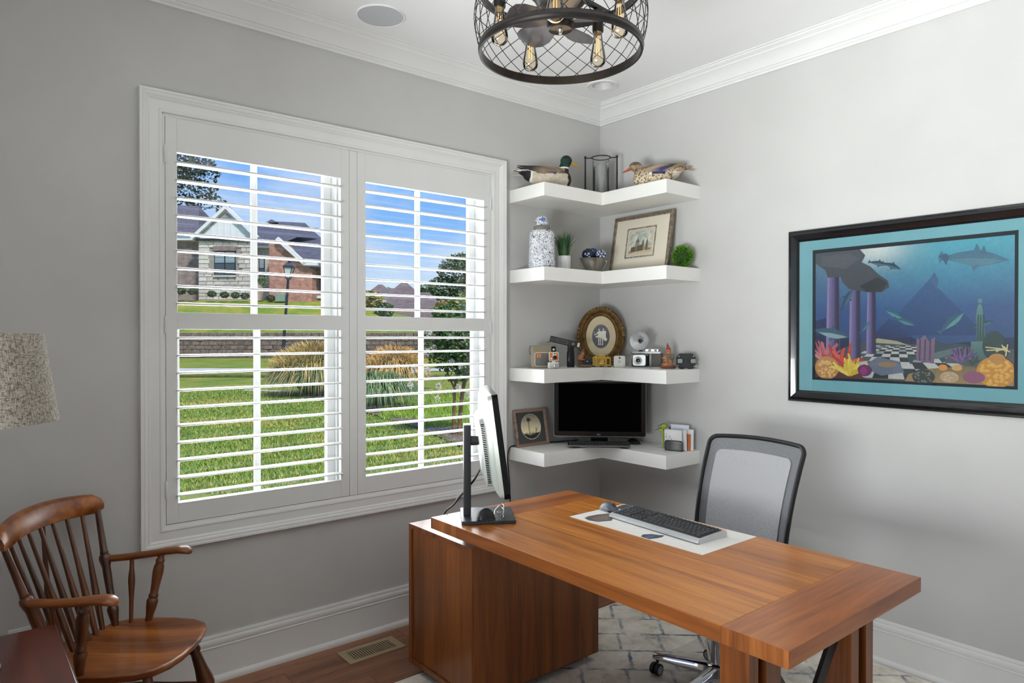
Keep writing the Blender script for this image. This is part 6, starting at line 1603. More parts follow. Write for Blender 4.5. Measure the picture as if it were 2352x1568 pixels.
mxn = add(ntr, 'ShaderNodeMix', data_type='RGBA', blend_type='MULTIPLY'); mxn.inputs[0].default_value = 1.0
ntr.links.new(r1.outputs[0], mxn.inputs[6]); ntr.links.new(r2.outputs[0], mxn.inputs[7]); ntr.links.new(mxn.outputs[2], b.inputs['Base Color'])
b.inputs['Roughness'].default_value = .9; b.inputs['Specular IOR Level'].default_value = .1
bp = add(ntr, 'ShaderNodeBump'); bp.inputs['Strength'].default_value = .6; bp.inputs['Distance'].default_value = .05; ntr.links.new(n2.outputs['Fac'], bp.inputs['Height']); ntr.links.new(bp.outputs[0], b.inputs['Normal'])
LAWN = m
g = G(); vs = []; fs = []
for d in (-40, 0, 31.0): pass
def quad_strip(g, d0, d1, a0, a1, z): g.face([EW(a0, d0, z), EW(a1, d0, z), EW(a1, d1, z), EW(a0, d1, z)])
quad_strip(g, -30, 260, -220, 220, GZ)
o = obj('lawn', g, LAWN, smooth=0); o['kind'] = 'structure'; o['label'] = 'mown green lawn sloping away outside the window'
CONC = mat('pale_concrete', S(196, 192, 188), rough=.85, col2=S(178, 174, 170), nscale=2.5, bump=.1, bscale=60)
g = G(); P_ = [(-60, 31.4, 35.6), (-20, 31.4, 35.6), (-9, 31.8, 35.0), (0, 33.0, 35.4), (20, 36, 38)]
for i in range(len(P_) - 1):
    (a0, d0, e0), (a1, d1, e1) = P_[i], P_[i + 1]
    g.face([EW(a0, d0, GZ + .02), EW(a1, d1, GZ + .02), EW(a1, e1, GZ + .02), EW(a0, e0, GZ + .02)])
o = obj('road', g, CONC, smooth=0); o['kind'] = 'structure'; o['label'] = 'pale concrete street beyond the lawn'
g = G().tube([EW(a, 27.6 + .2 * math.sin(a * .4), GZ + .03) for a in range(-40, 3, 2)], .09, 6)
o = obj('edging_shadow', g, mat('edging_shadow_tone', S(70, 66, 44), rough=.9, col2=S(90, 96, 50), nscale=6), smooth=40); o['kind'] = 'structure'; o['label'] = 'painted shadow line of the lawn edging along the street verge'  # dark tube stands in for the shadow along the lawn edging
g = G(); g.face([EW(PA(px, d), d, GZ + .02) for px, d in ((560, 20.6), (640, 20.3), (690, 20.0), (690, 20.4), (640, 20.8), (560, 21.2))])
o = obj('path', g, CONC, smooth=0); o['kind'] = 'structure'; o['label'] = 'thin pale path beside the grass clump'
# mulch bed
MUL = mat('brown_mulch', S(84, 66, 58), rough=.95, col2=S(128, 112, 104), nscale=9, detail=10, bump=.8, bscale=30)
g = G(); bed = [(780, 1010), (850, 958), (905, 968), (960, 986), (1060, 1032), (1110, 1050), (1180, 1040), (1160, 985), (1000, 975), (900, 935), (780, 905)]
def GD(py): return (1.5 - GZ) * 1578.0 / (py - 772.6)
g.face([EW(PA(px, GD(py)), GD(py), GZ + .03) for px, py in [(700, 912), (850, 952), (905, 968), (960, 985), (1062, 1030), (1130, 1048), (1200, 1030), (1150, 985), (1040, 975), (960, 955), (900, 935), (850, 912), (780, 895)]])
o = obj('mulch_bed', g, MUL, smooth=0); o['kind'] = 'structure'; o['label'] = 'brown mulch planting bed in the lawn'
# short grass blades over the nearer lawn (uncountable)
rg = random.Random(21); g = G(); cols = [S(112, 148, 62), S(136, 162, 70), S(172, 166, 86), S(96, 130, 56)]
GRV = print_mat('grass_blade_paint', rough=.8, nscale=2.0, amt=.25)
vs, fs = [], []
for i in range(42000):
    d = 7.2 + 14 * rg.random() ** 1.6; px = rg.uniform(380, 1100); a = PA(px, d)
    p_ = EW(a, d, GZ); h = rg.uniform(.025, .06); w = .006 + .0006 * d; an = rg.random() * PI; lx, ly = rg.uniform(-.03, .03), rg.uniform(-.03, .03)
    sx, sy = math.cos(an) * w, math.sin(an) * w; k = len(g.v)
    g.v += [(p_.x - sx, p_.y - sy, p_.z), (p_.x + sx, p_.y + sy, p_.z), (p_.x + lx, p_.y + ly, p_.z + h)]
    n_ = mnoise.noise(Vector((p_.x * .5, p_.y * .5, 0))); g.f.append((k, k + 1, k + 2)); g.c.append(cols[2] if n_ > .25 and rg.random() < .7 else rg.choice(cols))
o = obj('lawn_grass', g, GRV, smooth=0); o['kind'] = 'stuff'; o['label'] = 'short mown grass blades of the front lawn'; o['category'] = 'grass'
# slope above the retaining wall
def hillH(a):
    K = [(-90, 4.75), (-16.5, 4.75), (-12.3, 3.9), (-10.5, 3.15), (-8.0, 2.3), (-5.5, 1.85), (30, 1.7)]
    for (a0, h0), (a1, h1) in zip(K, K[1:]):
        if a <= a1: return lerp(h0, h1, max(0, (a - a0) / (a1 - a0)))
    return 1.7
g = G(); NA, ND = 50, 14; vs = []; fs = []
WD = 52.7
for j in range(ND + 1):
    d = WD + .15 + (100 - WD) * (j / ND) ** 1.6
    for i in range(NA + 1):
        a = lerp(-62, 12, i / NA); t__ = min(1, max(0, (d - WD - .6) / 8.0)); t__ = t__ * t__ * (3 - 2 * t__)
        vs.append(EW(a, d, 1.80 + (hillH(a) - 1.80) * t__))
for j in range(ND):
    for i in range(NA): k = j * (NA + 1) + i; fs.append((k, k + 1, k + NA + 2, k + NA + 1))
g._add(vs, fs)
o = obj('hillside', g, LAWN, smooth=60); o['kind'] = 'structure'; o['label'] = 'grassy slope above the retaining wall'
# retaining wall of rough blocks
BLK = mat('rough_wall_block', S(96, 84, 80), rough=.95, col2=S(134, 118, 108), nscale=5, detail=8, bump=.8, bscale=16, rand=True)
rw = ething('retaining_wall', 'long low retaining wall of rough brown-grey blocks beyond the street', 'wall', 0, WD, GZ)
obj('wall_core', G().box(-30, 4, .06, .5, 0, 1.93), mat('wall_joint_dark', S(44, 38, 36), rough=1), rw, smooth=0)
bms = []
for k in range(6):
    g = G(); rgb = random.Random(k); w, h = .32, .158
    P0 = [(-w, 0, -h), (w, 0, -h), (w, 0, h), (-w, 0, h)]; fr_ = [(x * .86 + rgb.uniform(-.02, .02), -.08 + rgb.uniform(-.03, .03), z * .8 + rgb.uniform(-.01, .01)) for x, y, z in P0]
    g.loft([[(x, .1, z) for x, y, z in P0], [(x, -.02, z) for x, y, z in P0], fr_]); me = mesh_of(g, 'block'); me.materials.append(BLK); bms.append(me)
for r_ in range(6):
    for i in range(36):
        a = -27.2 + i * .655 + (.33 if r_ % 2 else 0)
        obj('block', bms[rnd.randrange(6)], BLK, rw, smooth=0, loc=(a, 0, .165 + r_ * .325))
# ------------------------------------------------------------------ street lamp
t = ething('street_lamp', 'dark lantern post leaning slightly in front of the brick house', 'street lamp', PA(648, 42), 42, GZ)
t.rotation_euler = (0, math.radians(4.2), YAW)
PST = mat('navy_black_post', S(34, 38, 52), rough=.5)
obj('post', G().lathe([(.0, 0), (.20, 0), (.20, .15), (.13, .5), (.095, .7), (.085, 3.0), (.075, 5.15), (.0, 5.15)], 14), PST, t, smooth=40)
obj('lantern_roof', G().lathe([(.40, 5.86), (.42, 5.90), (.22, 6.14), (.10, 6.20), (.10, 6.27), (.0, 6.30)], 4, a0=PI / 4), PST, t, smooth=0)
obj('lantern_glass', G().lathe([(.17, 5.25), (.335, 5.86)], 4, a0=PI / 4), mat('milky_lantern_glass', S(216, 216, 210), rough=.3), t, smooth=0)
g = G()
for k in range(4):
    a = PI / 4 + k * PI / 2; g.tube([(.18 * math.cos(a), .18 * math.sin(a), 5.2), (.35 * math.cos(a), .35 * math.sin(a), 5.88)], .025, 5)
obj('lantern_cage', g, PST, t); obj('lantern_base', G().lathe([(.0, 5.12), (.10, 5.12), (.20, 5.22), (.18, 5.27), (.0, 5.27)], 12), PST, t)
# ------------------------------------------------------------------ stone and brick house on the slope
HD = 62.0
def brickmat(name, c1, c2, mort, sc=1.0):
    m, ntr, b = new_mat(name)
    t_ = add(ntr, 'ShaderNodeTexCoord'); mpn = add(ntr, 'ShaderNodeMapping'); mpn.inputs['Rotation'].default_value = (PI / 2, 0, 0)
    br = add(ntr, 'ShaderNodeTexBrick'); br.inputs['Color1'].default_value = c1; br.inputs['Color2'].default_value = c2; br.inputs['Mortar'].default_value = mort
    br.inputs['Scale'].default_value = 1.0; br.inputs['Brick Width'].default_value = .24 * sc; br.inputs['Row Height'].default_value = .085 * sc; br.inputs['Mortar Size'].default_value = .010 * sc
    ntr.links.new(t_.outputs['Object'], mpn.inputs['Vector']); ntr.links.new(mpn.outputs[0], br.inputs['Vector'])
    nn = add(ntr, 'ShaderNodeTexNoise'); nn.inputs['Scale'].default_value = 2.5; nn.inputs['Detail'].default_value = 8
    ntr.links.new(t_.outputs['Object'], nn.inputs['Vector'])
    mr = add(ntr, 'ShaderNodeMapRange'); mr.inputs[1].default_value = .3; mr.inputs[2].default_value = .7; mr.inputs[3].default_value = .75; mr.inputs[4].default_value = 1.25; ntr.links.new(nn.outputs['Fac'], mr.inputs[0])
    hv = add(ntr, 'ShaderNodeHueSaturation'); ntr.links.new(mr.outputs[0], hv.inputs['Value']); ntr.links.new(br.outputs['Color'], hv.inputs['Color']); ntr.links.new(hv.outputs[0], b.inputs['Base Color'])
    b.inputs['Roughness'].default_value = .95; return m
MAUVE = brickmat('mauve_brick', S(124, 104, 100), S(144, 124, 120), S(150, 140, 136)); PINK = brickmat('pale_pink_brick', S(176, 158, 150), S(190, 174, 164), S(186, 178, 172)); RED = brickmat('red_brick', S(150, 92, 78), S(186, 124, 106), S(176, 160, 150))
ROOF = mat('grey_shingle', S(104, 102, 114), rough=.95, col2=S(80, 78, 92), nscale=2.2, detail=9, stretch=(1, 1, 6)); ROOFD = mat('slate_shingle', S(70, 72, 88), rough=.95, col2=S(92, 94, 110), nscale=2.0, detail=9, stretch=(1, 1, 6))
HWHT = mat('house_white_trim', S(222, 224, 228), rough=.7); HBLK = mat('house_black_metal', S(30, 34, 42), rough=.5); BLIND = mat('window_blind_glass', S(150, 168, 176), rough=.25, col2=S(110, 126, 138), nscale=1.2, stretch=(.3, 1, 9)); DKGL = mat('dark_window_glass', S(66, 78, 88), rough=.2)
HA0, HZ0 = PA(520, HD), PZ(690, HD)
hs = ething('stone_house', 'pale stone and brick house with grey gabled roofs up the slope', 'house', HA0, HD, HZ0 - .8)
U_ = HD / 1578.0
def hx(px): return (px - 520) * U_
def hz(py): return (690 - py) * U_ + .8
def hwall(name, m_, pts, y0, y1):
    return obj(name, G().loft([[(hx(px), y_, hz(py)) for px, py in pts] for y_ in (y0, y1)]), m_, hs, smooth=0)
hwall('brick_wall', MAUVE, [(300, 715), (456, 715), (456, 545), (300, 545)], 1.4, 9)
wl_ = hwall('stone_wall', mat('stone_joint', S(150, 144, 138), rough=1), [(455, 715), (578, 715), (578, 548), (455, 548)], .12, 9)
STONES = [mat('limestone_%s' % n_, S(*c), rough=.95, col2=S(*(int(v * .9) for v in c)), nscale=3, detail=6, bump=.4, bscale=8) for n_, c in (('cream', (212, 206, 196)), ('grey', (196, 190, 184)), ('buff', (206, 194, 186)), ('pale', (222, 216, 208)))]
sms = []
for k in range(4):
    rgb = random.Random(k + 30); g = G(); P0 = [(-.5, -.5), (.5, -.5), (.5, .5), (-.5, .5)]
    g.loft([[(x, .5, z) for x, z in P0], [(x, .0, z) for x, z in P0], [(x * .93 + rgb.uniform(-.02, .02), -.5, z * .86 + rgb.uniform(-.03, .03)) for x, z in P0]]); me = mesh_of(g, 'stone'); me.materials.append(STONES[k]); sms.append(me)
WXa, WXb, WZa, WZb = hx(492), hx(542), hz(634), hz(572)
zz = hz(714); row = 0
while zz < hz(550):
    h = rnd.choice([.26, .34, .40]); xx = hx(455.5)
    while xx < hx(577.5) - .05:
        w = min(rnd.uniform(.45, 1.05), hx(577.5) - xx)
        if not (xx + w > WXa + .05 and xx < WXb - .05 and zz + h > WZa + .05 and zz < WZb - .05):
            o = obj('stone', sms[rnd.randrange(4)], STONES[0], wl_, smooth=0, loc=(xx + w / 2, .10, zz + h / 2)); o.scale = (w - .035, .12, h - .03)
        xx += w
    zz += h
def hwindow(x0, x1, z0, z1, y_, n=2):
    w_ = obj('window', G().box(hx(x0), hx(x1), y_, y_ + .2, hz(z0), hz(z1)), HBLK, hs, smooth=0)
    cw_ = (x1 - x0) / n; zm = (z0 + z1) / 2
    for i in range(n):
        obj('pane', G().box(hx(x0 + i * cw_ + 1.6), hx(x0 + (i + 1) * cw_ - 1.6), y_ - .03, y_ + .02, hz(zm - 1), hz(z1 + 2)), BLIND, w_, smooth=0)
        obj('pane', G().box(hx(x0 + i * cw_ + 1.6), hx(x0 + (i + 1) * cw_ - 1.6), y_ - .02, y_ + .02, hz(z0 - 2), hz(zm + 1)), DKGL, w_, smooth=0)
hwindow(493, 541, 632, 577, .0)
obj('window_lintel', G().box(hx(491), hx(543), -.06, .2, hz(576), hz(565)), MAUVE, hs, smooth=0); obj('window_sill', G().box(hx(491), hx(543), -.10, .2, hz(636), hz(632)), STONES[1], hs, smooth=0)
obj('downspout', G().box(hx(450.5), hx(455), 1.1, 1.3, hz(668), hz(548)), HBLK, hs, smooth=0)
hwall('brick_return', PINK, [(577, 715), (628, 715), (628, 562), (577, 560)], 1.2, 9); hwindow(585, 598, 642, 585, 1.1, 1)
hwall('brick_gable', RED, [(627, 720), (724, 724), (724, 620), (706, 611), (648, 556), (627, 560)], -.9, 8)
obj('house_number_plate', G().box(hx(609), hx(618), 1.12, 1.2, hz(618.5), hz(614.5)), HWHT, hs, smooth=0)
# gable front with white board siding
gb = obj('gable_siding', G().loft([[(hx(px), y_, hz(py)) for px, py in ((452, 548), (586, 548), (522, 486))] for y_ in (.02, .4)]), HWHT, hs, smooth=0)
for px in (472, 487, 502, 517, 532, 547, 562):
    top = 548 - (62 * (1 - abs(px - 521) / 66)) + 4
    obj('siding_batten', G().box(hx(px) - .03, hx(px) + .03, -.03, .05, hz(547), hz(top)), HWHT, gb, smooth=0)
def raker(p, q, w, y0, y1, m_=HWHT, nm='rake_board'):
    (x0, z0), (x1, z1) = (hx(p[0]), hz(p[1])), (hx(q[0]), hz(q[1])); dx, dz = x1 - x0, z1 - z0; L = math.hypot(dx, dz); nx, nz = -dz / L * w, dx / L * w
    return obj(nm, G().loft([[(x0, y_, z0), (x1, y_, z1), (x1 + nx, y_, z1 + nz), (x0 + nx, y_, z0 + nz)] for y_ in (y0, y1)]), m_, hs, smooth=0)
raker((446, 551), (522, 481), .28, -.35, .1); raker((522, 481), (592, 550), .28, -.35, .1); raker((644, 555), (708, 613), .34, -1.3, -.8); raker((706, 612), (738, 613), .25, -1.3, -.8)
obj('gable_louver', G().loft([[(hx(px), y_, hz(py)) for px, py in ((510, 500), (534, 500), (522, 489))] for y_ in (-.08, .05)]), mat('louver_grey', S(150, 150, 156), rough=.8), hs, smooth=0)
obj('eave', G().box(hx(300), hx(456), .9, 1.6, hz(548), hz(541)), HWHT, hs, smooth=0); obj('eave', G().box(hx(577), hx(630), .8, 1.4, hz(566), hz(560)), HWHT, hs, smooth=0)
obj('stone_eave', G().box(hx(452), hx(581), -.15, .25, hz(553), hz(548)), HBLK, hs, smooth=0)
# roofs (solid, with their own depth)
def roofsolid(nm, m_, front, back):
    return obj(nm, G().loft([[(PA(px, HD + y_) - HA0, y_, PZ(py, HD + y_) - HZ0 + .8) for px, py, y_ in q_] for q_ in (front, back)]), m_, hs, smooth=0)
roofsolid('main_roof', ROOF, [(290, 543, .8), (457, 543, .8), (520, 540, 12), (290, 543, 12)], [(330, 470, 6), (458, 473, 6), (458, 473, 6.5), (330, 470, 6.5)])
roofsolid('gable_roof', ROOF, [(446, 551, .42), (446, 551, 9), (592, 551, 9), (592, 551, .42)], [(521.5, 481, .42), (521.5, 481, 9), (522.5, 481, 9), (522.5, 481, .42)])
roofsolid('link_roof', ROOFD, [(560, 562, .6), (640, 562, .6), (640, 562, 10), (560, 562, 10)], [(585, 519, 6), (735, 524, 6), (735, 524, 6.4), (585, 519, 6.4)])
roofsolid('rear_roof', ROOFD, [(580, 545, 8), (740, 548, 8), (740, 548, 16), (580, 545, 16)], [(622, 508, 12), (701, 512, 12), (701, 512, 12.4), (622, 508, 12.4)])
roofsolid('garage_roof', ROOFD, [(655, 560, 3), (655, 612, -.6), (775, 612, -.6), (790, 560, 3)], [(640, 545, 8), (640, 546, 8), (790, 546, 8), (790, 545, 8)])
roofsolid('rear_hip_peak', ROOFD, [(610, 511, 11), (640, 511, 11), (640, 511, 13), (610, 511, 13)], [(623.5, 504, 12), (624.5, 504, 12), (624.5, 504, 12.1), (623.5, 504, 12.1)])
obj('chimney_vent', G().box(hx(447), hx(458), 5.6, 6.6, hz(492), hz(472)), ROOF, hs, smooth=0)
hwall('garage_wall', MAUVE, [(722, 724), (790, 724), (790, 612), (722, 612)], .8, 8); obj('garage_opening', G().box(hx(729), hx(775), .7, .85, hz(670), hz(632)), mat('garage_dark', S(70, 68, 66), rough=.9), hs, smooth=0)
obj('garage_band', G().box(hx(724), hx(790), .6, .9, hz(684), hz(678)), HWHT, hs, smooth=0)
tag(obj('utility_box', G().box(-.40, .40, -.3, .3, 0, .72), mat('pale_green_metal', S(132, 152, 140), rough=.6, col2=S(124, 144, 132), nscale=3), smooth=0, bevel=.04, loc=EW(PA(645, 60.5), 60.5, PZ(693, 60.5)), rz=YAW), 'pale green utility box at the foot of the red brick gable', 'utility box')
# leafy things
def leaves(n, blobs, size, cols, seed, flat=.0):
    rg = random.Random(seed); g = G()
    tot = sum(r[0] * r[1] * r[2] for _, r in blobs) ** 1
    for (c, r) in blobs:
        k_ = int(n * (r[0] * r[1] * r[2]) / tot)
        for _ in range(k_):
            z_ = rg.uniform(-1, 1); a = rg.random() * 2 * PI; q_ = math.sqrt(1 - z_ * z_); rr = rg.uniform(.55, 1.05) ** .6
            p = Vector((c[0] + r[0] * rr * q_ * math.cos(a), c[1] + r[1] * rr * q_ * math.sin(a), c[2] + r[2] * rr * z_))
            u_ = Vector((rg.uniform(-1, 1), rg.uniform(-1, 1), rg.uniform(-.7, .7))).normalized(); v_ = u_.cross(Vector((rg.uniform(-1, 1), rg.uniform(-1, 1), rg.uniform(-1, 1)))).normalized()
            s_ = size * rg.uniform(.7, 1.3); i0 = len(g.v)
            g.v += [tuple(p - u_ * s_), tuple(p + v_ * s_ * .5), tuple(p + u_ * s_), tuple(p - v_ * s_ * .5)]; g.f.append((i0, i0 + 1, i0 + 2, i0 + 3)); g.c.append(rg.choice(cols))
    return g
LEAF = print_mat('leaf_paint', rough=.7, nscale=1.5, amt=.3)
BARK = mat('brown_bark', S(92, 66, 48), rough=.9, col2=S(124, 92, 68), nscale=12, stretch=(1, 1, .2), bump=.4)
DKG = [S(46, 66, 44), S(58, 80, 50), S(38, 56, 40), S(78, 98, 62)]; MDG = [S(72, 96, 64), S(88, 112, 70), S(60, 82, 58), S(104, 126, 82)]; LTG = [S(96, 118, 74), S(112, 132, 84), S(84, 106, 70)]
def tree(name, label, a, d, z, trunk_h, blobs, n, size, cols, seed, group=None, tr_=.25):
    if d > 101: blobs = [((c[0], c[1], c[2] + z - GZ), r) for c, r in blobs]; trunk_h += z - GZ; z = GZ
    t = ething(name, label, 'tree', a, d, z, group)
    obj('trunk', G().tube([(0, 0, 0), (.1, 0, trunk_h * .5), (.0, .1, trunk_h)], [tr_ * 1.3, tr_, tr_ * .6], 10), BARK, t, smooth=60)
    obj('foliage', leaves(n, blobs, size, cols, seed), LEAF, t, smooth=0)
    return t
d = 78; u = d / 1578
tree('oak_tree', 'tall dark leafy tree rising behind the stone house', PA(345, d), d, 4.7, 14,
     [((0, 0, 17.5), (5.5, 4, 4.5)), ((4.6, -1, 16.5), (3.2, 2.5, 2.2)), ((4.0, 0, 13.2), (3.6, 2.6, 1.5)), ((6.6, -.5, 12.0), (2.3, 1.6, .9)), ((2.5, 0, 20), (3.6, 3, 2.2)), ((8.3, -.5, 11.4), (1.2, 1, .6)), ((6.3, 0, 15.2), (1.8, 1.6, 1.1)), ((-4, 0, 15), (4, 3, 4))], 9500, .23, DKG, 1, tr_=.5)
d = 120; u = d / 1578
tree('maple_tree', 'large rounded green tree beyond the brown roofs', PA(1052, d), d, 1.0, 8, [((0, 0, 11.2), (3.6, 3, 3.6)), ((1.6, 0, 13.4), (3.0, 2.6, 1.8)), ((-1.6, 0, 8.6), (4.0, 3, 2.6)), ((3.5, 0, 9.5), (3, 3, 4)), ((0, 0, 6), (5, 3, 3))], 5500, .34, MDG, 2, 'trees beyond the brown roofs')
tree('shade_tree', 'lighter green tree left of the large rounded tree beyond the roofs', PA(985, d + 8), d + 8, 1.0, 5, [((0, 0, 7.0), (3.4, 3, 3.2)), ((2.6, 0, 6.2), (2.6, 2, 2.6)), ((-2, 0, 5.4), (2.4, 2, 2.4)), ((.4, 0, 10.2), (.9, .8, .8))], 3200, .34, LTG, 3, 'trees beyond the brown roofs')
tree('distant_tree', 'small rounded treetop peeping between the brown roof peaks', PA(888, d + 10), d + 10, 1.0, 6, [((0, 0, 8.7), (1.4, 1, 1.2)), ((0, 0, 6.5), (2, 1.5, 2))], 900, .3, LTG, 4, 'trees beyond the brown roofs')
# brown-roofed houses further down the street
RB = mat('brown_shingle', S(122, 110, 110), rough=.95, col2=S(100, 88, 90), nscale=1.6, detail=9, stretch=(1, 1, 5))
d = 95.0; bh = ething('brown_roofed_house', 'distant house with a sprawl of brown hipped roofs', 'house', PA(930, d), d, 1.2); u = d / 1578
def bx(px): return (px - 930) * u
def bz(py): return PZ(py, d) - 1.2
def hip(nm, x0, x1, r0, r1, ye, yr, y0, y1, m_=RB):
    ym_ = (y0 + y1) / 2
    return obj(nm, G().loft([[(bx(x0), y0, bz(ye)), (bx(x1), y0, bz(ye)), (bx(x1), y1, bz(ye)), (bx(x0), y1, bz(ye))], [(bx(r0), ym_ - .05, bz(yr)), (bx(r1), ym_ - .05, bz(yr)), (bx(r1), ym_ + .05, bz(yr)), (bx(r0), ym_ + .05, bz(yr))]]), m_, bh, smooth=0)
hip('roof_hip', 822, 905, 857, 866, 688, 648, 0, 8); hip('roof_hip', 840, 945, 852, 915, 692, 656, 1, 9); hip('roof_hip', 872, 990, 918, 930, 702, 646.5, -3, 6); hip('roof_skirt', 866, 1012, 905, 985, 706, 670, -4, 6)
hip('front_roof', 868, 1052, 896, 1036, 742, 693, -8, 2); hip('side_roof', 800, 882, 806, 876, 716, 683, -5, 4)
obj('walls', G().box(bx(830), bx(1045), -6, 6, -1, bz(712)), MAUVE, bh, smooth=0)
gt = obj('dormer_gable', G().loft([[(bx(px), y_, bz(py)) for px, py in ((888, 726), (912, 726), (899, 693))] for y_ in (-8.6, -4)]), PINK, bh, smooth=0)
for p, q in (((886, 727), (899, 691)), ((899, 691), (913, 727))):
    dx, dz = bx(q[0]) - bx(p[0]), bz(q[1]) - bz(p[1]); L = math.hypot(dx, dz); nx, nz = -dz / L * .16, dx / L * .16
    obj('rake_board', G().loft([[(bx(p[0]), y_, bz(p[1])), (bx(q[0]), y_, bz(q[1])), (bx(q[0]) + nx, y_, bz(q[1]) + nz), (bx(p[0]) + nx, y_, bz(p[1]) + nz)] for y_ in (-8.9, -8.5)]), HWHT, gt, smooth=0)
d2 = 104.0; b2 = ething('small_gabled_house', 'far house with a little white-edged gable at the right of the window', 'house', PA(1055, d2), d2, 1.0); u2 = d2 / 1578
obj('roof', G().loft([[((px - 1055) * u2, y_, PZ(py, d2) - 1.0) for px, py, y_ in ((1025, 712, 0), (1110, 712, 0), (1110, 712, 6), (1025, 712, 6))], [((px - 1055) * u2, 3, PZ(py, d2) - 1.0) for px, py in ((1040, 687), (1110, 687), (1110, 686.5), (1040, 686.5))]]), RB, b2, smooth=0)
obj('gable', G().loft([[((px - 1055) * u2, y_, PZ(py, d2) - 1.0) for px, py in ((1039, 712), (1055, 712), (1047, 690))] for y_ in (-1, 2)]), PINK, b2, smooth=0)
for p, q in (((1038, 712), (1047, 688)), ((1047, 688), (1056, 712))):
    x0, z0, x1, z1 = (p[0] - 1055) * u2, PZ(p[1], d2) - 1, (q[0] - 1055) * u2, PZ(q[1], d2) - 1; L = math.hypot(x1 - x0, z1 - z0); nx, nz = -(z1 - z0) / L * .14, (x1 - x0) / L * .14
    obj('rake_board', G().loft([[(x0, y_, z0), (x1, y_, z1), (x1 + nx, y_, z1 + nz), (x0 + nx, y_, z0 + nz)] for y_ in (-1.2, -.9)]), HWHT, b2, smooth=0)
obj('wall', G().box((1028 - 1055) * u2, 3.5, .5, 5.5, -1, PZ(711, d2) - 1.0), MAUVE, b2, smooth=0)
# shrubs along the stone wall
def shrub(label, px, py, d, r, seed, cols=DKG, hgt=1.0, name='round_shrub', group='clipped shrubs along the house wall', n=420):
    t = ething(name, label, 'shrub', PA(px, d), d, PZ(py, d), group)
    obj('foliage', leaves(n, [((0, 0, r * .62 * hgt), (r, r * .8, r * .72 * hgt))], r * .17, cols, seed), LEAF, t, smooth=0)
    obj('stem', G().tube([(0, 0, -.05), (0, 0, r * .7)], .04, 6), BARK, t)
SG = [S(58, 84, 44), S(72, 100, 50), S(46, 70, 40)]
shrub('broad bushy hedge shrub by the black downspout', 443, 676, 61, .44, 11, SG); shrub('broad bushy hedge shrub nearest the left shutter stile', 415, 675, 61, .5, 12, SG)
for i, (px, py, lab) in enumerate(((487, 681, 'clipped round shrub left of the stone-house window'), (516, 683, 'clipped round shrub centred under the stone-house window'), (541, 684.5, 'clipped round shrub right of the stone-house window'), (563, 686, 'clipped round shrub by the stone wall corner'), (623, 691, 'clipped round shrub between the brick walls'))):
    shrub(lab, px, py, 60.6, .40, 20 + i, SG)
t = tree('sapling', 'thin young tree in front of the pale brick wall', PA(603, 60.5), 60.5, PZ(691, 60.5), 1.6, [((0, 0, 1.75), (.45, .4, .45))], 160, .10, LTG, 44, tr_=.03)
shrub('yellowing bush at the end of the grassy slope', 852, 704, 62, 1.1, 51, [S(150, 142, 66), S(120, 126, 60), S(172, 150, 74)], name='yellow_bush', group=None); shrub('loose green bush below the dormer gable', 884, 727, 60, .9, 52, MDG, name='green_bush', group=None)
shrub('reddish green bush before the small gabled house', 1022, 722, 70, 1.1, 53, [S(150, 124, 88), S(128, 132, 70), S(170, 140, 104)], name='russet_bush', group=None); shrub('yellow-green bush at the right of the window view', 1062, 724, 66, 1.5, 54, [S(140, 150, 66), S(160, 160, 80), S(112, 130, 60)], name='golden_bush', group=None); shrub('lime flowering hedge in front of the brown roofs', 1020, 738, 58, 1.0, 55, [S(120, 150, 58), S(170, 168, 120), S(96, 128, 54)], name='flowering_hedge', group=None, n=700)
# ------------------------------------------------------------------ ornamental grasses
def clump(name, label, a, d, r, h, n, cg, ct, tan, seed, droop=.5, w=.010):
    t = ething(name, label, 'grass', a, d, GZ, 'ornamental grass clumps'); t['category'] = 'grass clump'; t['kind'] = 'thing'
    rg = random.Random(seed); g = G()
    for i in range(n):
        an = rg.random() * 2 * PI; sp_ = rg.random() ** .7 * r; hh = h * rg.uniform(.65, 1.0) * (1 - .35 * (sp_ / r) ** 2); b0 = Vector((.16 * r * math.cos(an), .16 * r * math.sin(an), 0))
        dirv = Vector((math.cos(an), math.sin(an), 0)); sd = Vector((-math.sin(an), math.cos(an), 0)) * w
        p1 = b0 + dirv * sp_ * .45 + Vector((0, 0, hh * .72)); p2 = b0 + dirv * sp_ * .85 + Vector((0, 0, hh * (1 - droop * .12))); p3 = b0 + dirv * sp_ * 1.15 + Vector((0, 0, hh * (1 - droop * rg.uniform(.3, 1.0))))
        k = len(g.v); g.v += [tuple(q_) for q_ in (b0 - sd, b0 + sd, p1 - sd, p1 + sd, p2 - sd * .8, p2 + sd * .8, p3)]
        tip = ct if rg.random() < tan else cg
        for f_, c_ in (((0, 1, 3, 2), cg), ((2, 3, 5, 4), cg if rg.random() > tan * .4 else ct), ((4, 5, 6), tip)):
            g.f.append(tuple(k + q_ for q_ in f_)); g.c.append(rg.choice(c_))
    obj('blades', g, LEAF, t, smooth=0)
    if tan > .3:
        g = G()
        for i in range(int(n * .75)):
            an = rg.random() * 2 * PI; rr = rg.random() ** .6 * r * .95; z_ = h * (1.02 - .42 * (rr / r) ** 2) + rg.uniform(-.12, .10) * h
            p = Vector((rr * math.cos(an), rr * math.sin(an), z_)); e_ = Vector((math.cos(an) * .5, math.sin(an) * .5, rg.uniform(.3, 1))).normalized() * h * .12; sd = e_.cross(Vector((rg.uniform(-1, 1), rg.uniform(-1, 1), .3))).normalized() * w * 1.2
            k = len(g.v); g.v += [tuple(p - sd), tuple(p + sd), tuple(p + e_)]; g.f.append((k, k + 1, k + 2)); g.c.append(rg.choice(ct))
        obj('plumes', g, LEAF, t, smooth=0)
    return t
